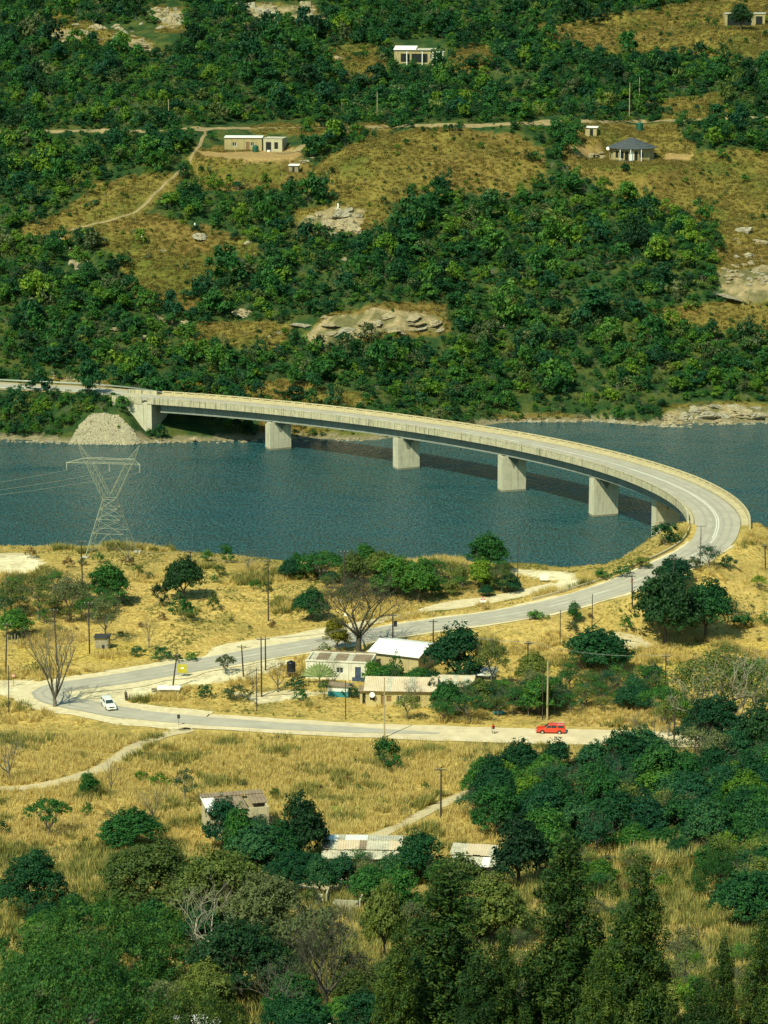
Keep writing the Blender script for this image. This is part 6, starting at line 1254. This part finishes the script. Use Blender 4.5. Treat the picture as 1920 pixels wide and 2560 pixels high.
# polygonal house
e, p = house('round_house', 1578, 404, -6, 'many-sided tan house with a dark peaked roof on the far hillside')
NS = 10; rw, rr2, hh = 6.9, 8.0, 3.9; cyy = rw
for k in range(NS):
    a0, a1 = -math.pi / 2 + math.pi * 2 * (k - .5) / NS, -math.pi / 2 + math.pi * 2 * (k + .5) / NS; A = Vector((rw * math.cos(a0), cyy + rw * math.sin(a0), 0)); B = Vector((rw * math.cos(a1), cyy + rw * math.sin(a1), 0)); L_ = (B - A).length
    M = Matrix.Translation(A) @ Matrix.Rotation(math.atan2(B.y - A.y, B.x - A.x), 4, 'Z')
    ops = {0: [(.15, 1.25, .2, 3.1, 'hole'), (1.45, 2.9, .2, 3.1, 'curtain'), (3.1, 4.1, .2, 3.1, 'hole')], 9: [(.9, 1.9, .9, 3.0, 'hole'), (2.2, 4.0, .9, 3.0, 'hole')], 1: [(.5, 1.9, 1.2, 2.9, 'hole')], 2: [(1.6, 2.8, 1.4, 2.7, 'glass')], 8: [(1.6, 2.6, 1.4, 2.7, 'glass')]}.get(k, [])
    wall(e, M, L_, hh, .25, ops, plasth)
    a0, a1 = -math.pi / 2 + math.pi * 2 * (k - .5) / NS, -math.pi / 2 + math.pi * 2 * (k + .5) / NS; A = Vector((rr2 * math.cos(a0), cyy + rr2 * math.sin(a0), hh - .1)); B = Vector((rr2 * math.cos(a1), cyy + rr2 * math.sin(a1), hh - .1)); T_ = Vector((0, cyy, hh + 2.9)); mb = MB(); nn = 5
    for j in range(nn):
        f0, f1 = j / nn, (j + 1) / nn; q_ = [A.lerp(T_, f0), B.lerp(T_, f0), B.lerp(T_, f1), A.lerp(T_, f1)]; up = Vector((0, 0, .12)); mb.add([q_[0] + up, q_[1] + up, q_[2] + up * .2, q_[3] + up * .2, q_[0], q_[1]], [(0, 1, 2, 3), (4, 5, 1, 0)])
    mb.build('roof_facet', slate, e)
for x in (-3.4, -.2, 3.1): MB().tube([(x, -.75, -.3), (x, -.75, hh - .2)], .14, 8).build('pillar', whitep, e)
MB().box(-4.6, .8, -2.4, -.6, -.6, .35).box(-4.6, .8, -3.0, -2.4, -.6, 0).build('porch_step', mat('step_dark', (.05, .06, .05)), e)
MB().lathe([(.05, 0), (.35, .1), (.55, .28)], 14).build('satellite_dish', whitep, e).matrix_local = Matrix.Translation((-7.3, 4.2, 3.5)) @ Matrix.Rotation(R(70), 4, 'X')
def hut(px, py, w, d, h, rot, m, rm, lab, ops=(), cat='hut', tilt=.3, name='outhouse'):
    e, p = house(name, px, py, rot, lab, cat); shell(e, w, d, h, .15, m, ops); corr(e, -w / 2 - .25, w / 2 + .25, (-.3, h + .04), (d + .25, h + .04 + tilt), rm, max(3, int(w * 2)), 'roof'); return e
hut(1477, 343, 3.6, 2.6, 2.9, -14, plasth, sheet_w, 'small outhouse with a tilted tin roof left of the round-roofed house', [(1.5, 2.5, 0, 2.5, 'hole')])
hut(734, 431, 2.8, 2.2, 2.0, -8, mat('stone_hut', (.30, .25, .15)), sheet_w, 'tiny stone hut with a white roof below the tan houses', [(1.0, 1.7, 0, 1.6, 'hole')])
# upper house with veranda
e, p = house('veranda_house', 1035, 158, -6, 'ruined-looking house with white roof and open veranda high on the far hill')
shell(e, 13.5, 7, 4.4, .3, plasth, [(2.2, 5.3, .4, 3.2, 'hole'), (5.9, 11.4, .2, 3.2, 'hole'), (12.2, 13.0, 1.4, 3.0, 'glass')], [(2.2, 3.4, 1.3, 2.8, 'hole')])
corr(e, -7.1, 0.6, (-.4, 4.5), (7.3, 5.5), sheet_w, 14, 'roof'); corr(e, .7, 7.1, (-.4, 4.45), (7.3, 4.7), sheet_g, 12, 'roof')
for x in (-2.4, 2.9, 6.6): MB().box(x - .14, x + .14, -1.1, -.82, -.5, 4.0).build('pillar', whitep, e)
MB().box(7.0, 10.2, .5, 4.0, 3.7, 3.85).build('carport_roof', sheet_w, e)
for x in (7.6, 9.8): MB().box(x - .12, x + .12, .7, .94, -.5, 3.7).build('pillar', whitep, e)
e, p = house('ruined_house', 1862, 66, 0, 'roofless pale ruin behind a dark tree at the top right')
shell(e, 14.5, 6, 4.6, .3, plasth, [(.9, 9.6, 0, 4.2, 'hole'), (11.2, 13.6, .4, 3.6, 'hole')]); MB().box(-7.4, -3.6, -.3, .2, 4.62, 4.9).build('lintel', whitep, e); MB().box(3.2, 7.5, -.3, .2, 4.62, 4.9).build('lintel', whitep, e)
tree('broad1_deep', 1852, 74, 16, 68, 'dark tree standing in the middle of the top right ruin')
# roadside buildings
e, p = house('white_house', 845, 1700, -9, 'white flat-roofed house with a blue door under the great bare tree'); S0 = S(p)
shell(e, 11.0, 6.2, 3.1, .22, plastw, [(8.4, 9.4, .3, 2.4, 'blue'), (2.4, 3.6, 1.2, 2.2, 'glass'), (5.2, 6.4, 1.2, 2.2, 'glass')], [(2.2, 3.2, 1.2, 2.2, 'glass')])
roofrun(e, -5.2, 5.2, (.25, 2.75), (5.9, 2.95), [sheet_r, sheet_r, sheet_g], 1.0, .02, 3); MB().box(-5.6, 5.6, -.12, .0, 3.1, 3.38).build('parapet', plastw, e); MB().box(-5.6, 5.6, 6.15, 6.3, 3.1, 3.32).build('parapet', sheet_r, e); MB().box(7.9 - 5.5, 5.51, -.03, -.003, -.3, .62).build('painted_plinth', bluem, e)
e, p = house('white_roofed_house', 985, 1678, -24, 'house with a dazzling white low-pitched roof behind the yellow house')
shell(e, 9.0, 9.0, 2.9, .22, plast, [], [(2, 2.6, 1.0, 2.3, 'hole'), (5.0, 6.0, 1.0, 2.1, 'glass')])
for k in range(9): corr(e, -4.8 + k * 1.065, -4.8 + (k + 1) * 1.065 + .02, (-.5, 2.98), (4.5, 4.15), sheet_w, 3, lift=.004 * (k % 2)); corr(e, -4.8 + k * 1.065, -4.8 + (k + 1) * 1.065 + .02, (9.5, 2.98), (4.52, 4.16), sheet_w, 3, lift=.004 * (k % 2))
for x in (-4.4, 4.4): MB().add([(x, .0, 2.9), (x, 9.0, 2.9), (x, 4.5, 4.05), (x - .2 * (1 if x > 0 else -1), 0, 2.9), (x - .2 * (1 if x > 0 else -1), 9.0, 2.9), (x - .2 * (1 if x > 0 else -1), 4.5, 4.05)], [(0, 1, 2), (5, 4, 3), (0, 2, 5, 3), (2, 1, 4, 5)]).build('gable', plast, e)
e, p = house('yellow_house', 1000, 1768, -4, 'yellow house with a patched tan sheet roof by the thin path')
shell(e, 11.2, 7, 2.75, .22, plasty, [(.7, 1.5, 1.1, 2.0, 'hole'), (2.5, 3.0, .2, 2.0, 'door'), (3.4, 4.2, .9, 1.9, 'door'), (5.1, 6.0, .8, 1.9, 'glass'), (8.0, 8.9, .9, 1.9, 'hole')])
roofrun(e, -5.9, 6.0, (-.5, 2.82), (3.6, 4.1), [sheet_t, sheet_t, sheet_t, sheet_g], .95, .03, 5); roofrun(e, -5.9, 6.0, (7.5, 2.82), (3.62, 4.12), [sheet_t, sheet_g], .95, .03, 6)
MB().tube([(-5.0, -.5, 2.9), (-5.0, -.5, 2.0)], .03, 5).build('downpipe', woodm, e); MB().lathe([(.02, .0), (.3, .06), (.45, .2)], 14).build('satellite_dish', whitep, e).matrix_local = Matrix.Translation((-4.5, -.35, 2.1)) @ Matrix.Rotation(R(75), 4, 'X')
e, p = house('lean_to', 912, 1760, -4, 'small tan lean-to with a dark roof at the left end of the yellow house', 'shed'); shell(e, 1.6, 2, 2.2, .15, plast, [(.4, 1.0, 0, 1.8, 'hole')]); corr(e, -1.1, 1.2, (-.4, 2.28), (2.2, 2.5), sheet_r, 4, 'roof')
e, p = house('tan_wing', 1130, 1752, -6, 'tan cottage with broken pale roof sheets hidden behind dark little trees', 'cottage'); shell(e, 6.5, 6, 2.5, .22, plast, [(1.0, 1.9, 0, 2.0, 'hole'), (3.4, 4.4, .9, 1.9, 'hole')])
roofrun(e, -3.6, 3.6, (-.4, 2.6), (3.0, 3.5), [sheet_t, sheet_t, sheet_g], .9, .05, 8); roofrun(e, -3.6, 3.6, (6.4, 2.6), (3.02, 3.52), [sheet_t, sheet_g], .9, .05, 9)
e, p = house('small_roofed_hut', 1208, 1722, -12, 'little hut whose pale broken roof shows between green trees', 'hut'); shell(e, 3.4, 3, 2.3, .18, plast, [(1, 1.8, 0, 1.9, 'hole')]); roofrun(e, -2, 2, (-.4, 2.4), (3.3, 2.9), [sheet_w, sheet_g], .9, .06, 3)
# kiosk
e, p = house('kiosk', 848, 1743, -10, 'small blue and white kiosk with a dark roof in the field', 'kiosk')
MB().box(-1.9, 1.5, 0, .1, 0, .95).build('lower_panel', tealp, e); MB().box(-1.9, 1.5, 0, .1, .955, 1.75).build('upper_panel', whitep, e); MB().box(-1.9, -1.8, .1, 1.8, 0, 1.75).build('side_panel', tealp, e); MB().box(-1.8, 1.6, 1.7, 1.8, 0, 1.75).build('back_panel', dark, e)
for x in (1.5, 2.0): MB().box(x - .05, x + .05, .05, .15, -.1, 1.85).build('post', black, e)
corr(e, -2.05, 2.2, (-.25, 1.86), (2.0, 2.02), sheet_r, 9, 'roof')
# tin hut near the poles
e, p = house('tin_hut', 255, 1622, -3, 'little slatted hut with a dark roof in the golden field at left', 'hut'); r = random.Random(2)
for k in range(12): MB().box(-1.2 + k * .2, -1.2 + k * .2 + .16, r.uniform(-.02, .02), .06, -.2, 1.95 + r.uniform(-.05, .05)).build('slat', barkp, e)
for s_ in (-1, 1):
    for k in range(8): MB().box(s_ * 1.22 - .03, s_ * 1.22 + .03, .1 + k * .2, .1 + k * .2 + .16, -.2, 1.95).build('slat', barkp, e)
corr(e, -1.45, 1.45, (-.3, 2.02), (1.9, 2.25), mat('roof_dark', (.04, .045, .045), .8), 6, 'roof')
# culvert slab
e, p = house('concrete_slab', 421, 1736, -3, 'low concrete slab structure beside the leaning pole', 'slab'); MB().box(-1.9, 1.9, 0, 2.0, .75, .95).build('slab_top', whitep, e); MB().box(-1.6, 1.7, .3, 1.7, -.2, .75).build('slab_wall', blockg, e); MB().box(-2.9, -1.92, .4, 1.3, .55, .65).build('loose_board', woodm, e); MB().box(-2.8, -2.72, .5, .6, -.1, .55).build('prop', woodm, e)
# lower yard
e, p = house('tan_shed', 598, 2092, 14, 'tall tan shed with rusty and white roof sheets among dark trees', 'shed'); shell(e, 8.2, 5.2, 3.9, .22, mat('plaster_pale', (.58, .50, .32), .9, col2=(.47, .40, .25), scale=.7, stain=(.36, .30, .19)), [(5.0, 6.2, 1.2, 2.6, 'hole')])
corr(e, -4.3, -2.6, (-.35, 4.0), (5.4, 4.25), sheet_w, 4); corr(e, -2.58, -.9, (-.35, 4.0), (5.4, 4.25), sheet_r, 4); corr(e, -.88, 1.2, (-.3, 4.02), (5.4, 4.27), sheet_r, 4); corr(e, 1.9, 4.3, (1.5, 4.05), (5.4, 4.3), sheet_r, 5); corr(e, -4.3, 4.3, (4.6, 4.35), (5.8, 4.5), sheet_r, 20)
e, p = house('old_long_house', 905, 2190, -2, 'old long house with patched grey and rusty roof behind the yard trees'); shell(e, 9.5, 6, 2.6, .22, plast, [(2, 3, 0, 2.0, 'hole'), (6, 7.4, .9, 1.9, 'hole')])
roofrun(e, -5.2, 5.3, (-.6, 2.55), (1.3, 2.95), [sheet_g], .95, .05, 2); roofrun(e, -5.2, 5.3, (1.35, 3.1), (3.6, 3.5), [sheet_g, sheet_r, sheet_g, sheet_t], .95, .05, 3); roofrun(e, -5.2, 5.3, (3.65, 3.55), (6.6, 3.2), [sheet_w, sheet_g], .95, .05, 4)
e, p = house('broken_roof_shed', 1185, 2212, -10, 'shed with two tilted pale broken roof slabs left of the big dark round tree', 'shed'); shell(e, 5.2, 4.5, 2.9, .22, blockg, [(3.2, 4.2, 0, 2.2, 'hole')])
roofrun(e, -3, 2.9, (-.6, 2.75), (1.8, 3.1), [sheet_g, sheet_w], .95, .07, 5); roofrun(e, -3.4, 2.5, (1.9, 3.3), (4.9, 3.7), [sheet_g, sheet_t], .95, .07, 6)
yard = track([(700, 1955), (760, 1925), (820, 1905), (880, 1900)], 3.0, mat('yard_earth', (.50, .38, .20), .95, col2=(.38, .28, .14)), 'swept bare earth yard behind the block walls', .6)
for x, y, w, d_, h, a, lab in [(672, 2240, 2.2, 1.6, 1.6, 12, 'stub of pale block wall, leftmost beside the mottled olive tree'), (712, 2258, 1.4, .3, 1.5, -4, 'narrow piece of pale block wall, second from the left'), (782, 2262, 2.6, 2.4, 1.7, -6, 'block enclosure wall in the middle of the yard edge'), (862, 2278, 2.9, 2.2, 1.7, -8, 'largest pale block wall corner at the right of the yard edge')]:
    e, p = house('block_wall', x, y, a, lab, 'wall'); c_ = 0
    for zz in range(int(h / .28)):
        for k in range(int(w / .47)):
            o_ = (zz % 2) * .23; MB().box(-w / 2 + k * .47 + o_, -w / 2 + k * .47 + .455 + o_, 0, .18, -.3 + zz * .28, -.3 + zz * .28 + .268).build('block', blockg, e)
    MB().box(w / 2 + .25, w / 2 + .43, .0, d_, -.4, h * .85).build('return_wall', blockg, e)
def lowroof(px, py, w, d_, rot, ms, lab, seed, ht=2.8): e, p = house('low_house', px, py, rot, lab); shell(e, w, d_, ht, .22, plast, [(1, 2, .9, 1.9, 'glass')]); roofrun(e, -w / 2 - .3, w / 2 + .3, (-.4, ht + .04), (d_ / 2, ht + .9), ms, .8, .02, seed); roofrun(e, -w / 2 - .3, w / 2 + .3, (d_ + .4, ht + .04), (d_ / 2 + .02, ht + .92), ms, .8, .02, seed + 1); return e
e = lowroof(848, 2700, 5.2, 5, -1, [sheet_g], 'grey corrugated roof cut by the bottom edge at centre', 3); MB().tube([(-.9, 1.6, 3.2), (-.9, 1.6, 4.6)], .13, 10).build('chimney_pipe', whitep, e)
lowroof(485, 2670, 4.6, 5, 8, [sheet_w, sheet_w, sheet_t], 'white and orange roof cut by the bottom edge at left', 5)
o = MB().box(-.9, .9, 0, .9, .05, .12).build('loose_sheet', sheet_w); o.location = G(418, 2140); tag(o, 'loose white sheet lying in the grass above the domed evergreens', 'sheet')

# ------------------------------------------------------------------ vehicles
tyre = mat('tyre', (.015, .015, .015), .8); rim = mat('rim', (.55, .55, .52), .35, metal=.5); chrome = mat('chrome', (.65, .65, .62), .25, metal=.7); lampm = mat('lamp_glass', (.75, .75, .7), .15)
def carpaint(name, c_): 
    m = mat(name, c_, .28, var=.06, spec=.5); m.node_tree.nodes['Principled BSDF'].inputs['Coat Weight'].default_value = .6; return m
def pickup(px, py, rot, paint, label, sc_, red):
    p = G(px, py); e = empty('pickup', p + Vector((0, 0, .03)), R(rot), label, 'pickup'); e.scale = (sc_,) * 3
    def prof(cx_, r_=.43, n=7): return [(cx_ + r_ * math.cos(a), .36 + r_ * math.sin(a)) for a in np.linspace(math.pi, 0, n)]
    low_ = [(-2.55, .45)] + prof(-1.55) + prof(1.5) + [(2.45, .45), (2.6, .6), (2.58, .92), (2.35, 1.02), (1.15, 1.12), (.9, 1.14), (-2.55, 1.12)]
    M = Matrix.Identity(4); MB().prism([(x, z) for x, z in low_], -.88, .88).build('body', paint, e, bevel=.05)
    cab = [(1.12, 1.13), (.42, 1.70), (.25, 1.76), (-1.0, 1.78), (-1.08, 1.72), (-1.12, 1.13)]; y_ = .74
    def taper(poly, w0, w1, z0, z1, nm, m):
        mb = MB(); n = len(poly); vs_ = []
        for s_ in (-1, 1):
            for x, z in poly: t = (z - z0) / (z1 - z0); vs_.append((x, s_ * (w0 + (w1 - w0) * t), z))
        mb.add(vs_, [tuple(range(n)), tuple(range(2 * n - 1, n - 1, -1))] + [(i, i + n, (i + 1) % n + n, (i + 1) % n) for i in range(n)]); return mb.build(nm, m, e, bevel=.03)
    taper(cab, .86, .70, 1.13, 1.78, 'cabin', paint)
    can = [(-1.13, 1.125), (-1.13, 1.74), (-2.4, 1.74), (-2.54, 1.16)]; taper(can, .86, .74, 1.13, 1.78, 'canopy', paint if not red else paint)
    def pane(pts, nm='window', m=glass): mb = MB(); n = len(pts); mb.add(pts, [tuple(range(n))]); return mb.build(nm, m, e)
    def wy(z, s_): return s_ * (.86 + (.70 - .86) * (z - 1.13) / .65 + .012)
    for s_ in (-1, 1):
        for poly in ([(.98, 1.2), (.45, 1.62), (-.02, 1.66), (-.02, 1.2)], [(-.1, 1.2), (-.1, 1.66), (-.98, 1.66), (-.98, 1.2)]): pane([(x, wy(z, s_), z) for x, z in poly][::-s_])
        pane([(x, s_ * (.86 - .12 * (z - 1.13) / .65 + .016), z) for x, z in [(-1.25, 1.24), (-1.25, 1.64), (-2.28, 1.64), (-2.38, 1.24)]][::-s_])
        MB().box(-.18, -.05, s_ * .895 - .02, s_ * .895 + .02, .95, .99).build('door_handle', chrome, e); MB().box(.78, .92, s_ * 1.0 - .1, s_ * 1.0 + .1, 1.18, 1.36).build('mirror', paint if not red else chrome, e, bevel=.02)
        MB().box(2.50, 2.615, s_ * .66 - .17, s_ * .66 + .17, .74, .93).build('headlight', lampm, e, bevel=.02); MB().box(-2.575, -2.54, s_ * .78 - .08, s_ * .78 + .08, .72, 1.02).build('tail_light', redp, e)
        for x in (-1.55, 1.5):
            w_ = empty('wheel', (x, s_ * .80, .36)); w_.parent = e; Mr = Matrix.Rotation(R(90), 4, 'X')
            t_ = MB().lathe([(.22, -.11), (.34, -.12), (.37, -.07), (.37, .07), (.34, .12), (.22, .11)], 20); t_.v = [tuple(Mr @ Vector(v)) for v in t_.v]; t_.build('tyre', tyre, w_)
            t_ = MB().lathe([(.05, -.135), (.21, -.115), (.225, -.09), (.225, .09), (.21, .115), (.05, .135)], 14); t_.v = [tuple(Mr @ Vector(v)) for v in t_.v]; t_.build('rim', rim, w_)
    pane([(1.09, -.76, 1.17), (1.09, .76, 1.17), (.47, .64, 1.675), (.47, -.64, 1.675)], 'windscreen')
    MB().box(2.56, 2.625, -.45, .45, .72, .92).build('grille', black, e); MB().box(2.55, 2.72, -.86, .86, .42, .62).build('bumper', paint if not red else chrome, e, bevel=.03); MB().box(2.721, 2.73, -.26, .26, .47, .58).build('number_plate', mat('plate_yellow', (.6, .5, .1)), e)
    MB().box(2.70, 2.73, -.55, .55, .44, .46).build('air_intake', black, e); MB().box(-2.68, -2.56, -.8, .8, .45, .6).build('bumper', chrome, e, bevel=.02); pane([(-2.545, -.6, 1.2), (-2.545, .6, 1.2), (-2.42, .55, 1.62), (-2.42, -.55, 1.62)], 'rear_window')
    if red: MB().tube([(-1.2, -.7, 1.79), (-2.3, -.7, 1.79)], .025, 5).build('roof_rail', chrome, e); MB().tube([(-1.2, .7, 1.79), (-2.3, .7, 1.79)], .025, 5).build('roof_rail', chrome, e)
    return e
wp = pickup(271, 1770, -70, carpaint('white_car', (.80, .80, .78)), 'white double-cab pickup driving round the hairpin toward the camera', .88, False)
rpk = pickup(1377, 1833, 176, carpaint('red_car', (.72, .055, .02)), 'red pickup with a canopy parked on the gravel road', .88, True)

# ------------------------------------------------------------------ people
skin = mat('skin', (.10, .05, .03), .6); hairm = mat('hair', (.01, .008, .007), .9)
def chain(name, pts, edges, rad, m, parent, root=0, sub=2):
    me_ = bpy.data.meshes.new(name); me_.from_pydata([Vector(p_) for p_ in pts], edges, []); me_.materials.append(m); o = bpy.data.objects.new(name, me_); COL.objects.link(o); o.parent = parent
    sm_ = o.modifiers.new('skin', 'SKIN'); sv = me_.skin_vertices[0].data if me_.skin_vertices else None
    if sv is None: bm = bmesh.new(); bm.from_mesh(me_); bm.verts.layers.skin.verify(); bm.to_mesh(me_); bm.free(); sv = me_.skin_vertices[0].data
    for i, r_ in enumerate(rad): sv[i].radius = (r_, r_) if not hasattr(r_, '__len__') else r_; sv[i].use_root = i == root
    sb = o.modifiers.new('sub', 'SUBSURF'); sb.levels = sb.render_levels = sub; return o
def person(px, py, rot, label, shirt, legs, shorts, walk, bag=None, H_=1.72):
    p = G(px, py); e = empty('person', p + Vector((0, 0, .02)), R(rot), label, 'person'); k = H_ / 1.72; e.scale = (k, k, k)
    f = .22 if walk else .03
    P_ = [(0, 0, .95), (0, 0, 1.12), (0, -.01, 1.30), (0, 0, 1.43), (0, 0, 1.50), (0, -.02, 1.60), (0, -.01, 1.69)]; E_ = [(0, 1), (1, 2), (2, 3), (3, 4), (4, 5), (5, 6)]; Rr = [(.15, .10), (.13, .09), (.16, .10), (.09, .07), (.055, .055), (.078, .095), (.06, .07)]
    for s_ in (-1, 1):
        n = len(P_); sw = f * s_
        P_ += [(s_ * .09, 0, .88), (s_ * .10, -sw * .45, .50), (s_ * .10, -sw * .6 + (.08 if sw < 0 else 0), .09), (s_ * .11, -sw * .6 - .14, .03)]; E_ += [(0, n), (n, n + 1), (n + 1, n + 2), (n + 2, n + 3)]; Rr += [.095, .062, .042, (.045, .03)]
        n = len(P_); P_ += [(s_ * .20, 0, 1.38), (s_ * .25, sw * .35, 1.12), (s_ * .26, sw * .75 - .06, .88), (s_ * .26, sw * .8 - .09, .80)]; E_ += [(3, n), (n, n + 1), (n + 1, n + 2), (n + 2, n + 3)]; Rr += [.055, .042, .030, .036]
        for q_ in range(5):
            a = (q_ - 2) * .018; n2 = len(P_); tip = (s_ * .26, sw * .8 - .09 + a * 1.2 - (.03 if q_ == 0 else 0), .80 - (.07 if q_ else .04) - (.012 if q_ == 2 else 0)); P_ += [tip]; E_ += [(n + 3, n2)]; Rr += [.009]
    chain('body', P_, E_, Rr, skin, e)
    Q_ = [(0, 0, .92), (0, 0, 1.12), (0, -.01, 1.30), (0, 0, 1.42)]; C_ = [(0, 1), (1, 2), (2, 3)]; Q2 = [(.165, .12), (.15, .11), (.18, .125), (.10, .085)]
    for s_ in (-1, 1): n = len(Q_); Q_ += [(s_ * .20, 0, 1.385), (s_ * .245, f * s_ * .25, 1.18)]; C_ += [(3, n), (n, n + 1)]; Q2 += [.072, .062]
    chain('shirt', Q_, C_, Q2, shirt, e)
    Q_ = [(0, 0, .98)]; C_ = []; Q2 = [(.16, .115)]
    for s_ in (-1, 1):
        n = len(Q_); sw = f * s_; Q_ += [(s_ * .09, 0, .86), (s_ * .10, -sw * .40, .56)]; C_ += [(0, n), (n, n + 1)]; Q2 += [.112, .085]
        if not shorts: Q_ += [(s_ * .10, -sw * .6 + (.07 if sw < 0 else 0), .12)]; C_ += [(n + 1, n + 2)]; Q2 += [.062]
    chain('shorts' if shorts else 'trousers', Q_, C_, Q2, legs, e)
    bm = bmesh.new(); bmesh.ops.create_uvsphere(bm, u_segments=12, v_segments=8, radius=.105)
    for v in bm.verts: v.co.z = v.co.z * .85 + 1.68; v.co.y = v.co.y * 1.1 + .012
    bmesh.ops.delete(bm, geom=[v for v in bm.verts if v.co.z < 1.655], context='VERTS'); me_ = bpy.data.meshes.new('hair'); bm.to_mesh(me_); bm.free(); me_.materials.append(hairm); link('hair', me_, parent=e)
    for s_ in (-1, 1): MB().lathe([(.002, -.008), (.012, 0), (.002, .008)], 8, (s_ * .032, -.105, 1.615)).build('eye', whitep, e); MB().box(s_ * .11 - .03, s_ * .11 + .03, -.26, -.02, .0, .045).build('shoe', black, e) if not walk else None
    MB().add([(-.014, -.10, 1.575), (.014, -.10, 1.575), (0, -.135, 1.58), (0, -.1, 1.615)], [(0, 1, 2), (0, 2, 3), (1, 3, 2)]).build('nose', skin, e); MB().box(-.025, .025, -.104, -.096, 1.548, 1.556).build('mouth', redp, e)
    if bag: MB().box(-.15, .15, .12, .27, 1.05, 1.40).build('backpack', bag, e, bevel=.04)
    return e
person(315, 1752, 150, 'person in dark clothes standing on the sandy verge behind the white pickup', mat('shirt_dark', (.05, .06, .055)), mat('trousers_dark', (.02, .022, .03)), False, False)
person(1233, 1836, 195, 'person in a red top and white shorts walking along the gravel road', mat('shirt_red', (.62, .03, .02)), whitep, True, True, mat('bag_dark', (.03, .015, .015)))
# oddments seen in the yards
o = MB().box(-3.0, 3.0, 0, .25, .25, .42).build('log', woodm); o.location = G(1318, 1785); o.rotation_euler[1] = R(-2); tag(o, 'dark fallen beam lying in the grass left of the red pickup', 'beam')
o = MB().lathe([(.25, 0), (.55, .25), (.5, .5), (.2, .6)], 12).build('tarp_bundle', tealp, None, True); o.location = G(1248, 1786); o.scale = (1.8, 1, .9); tag(o, 'pale teal bundle under the trees left of the fallen beam', 'bundle')
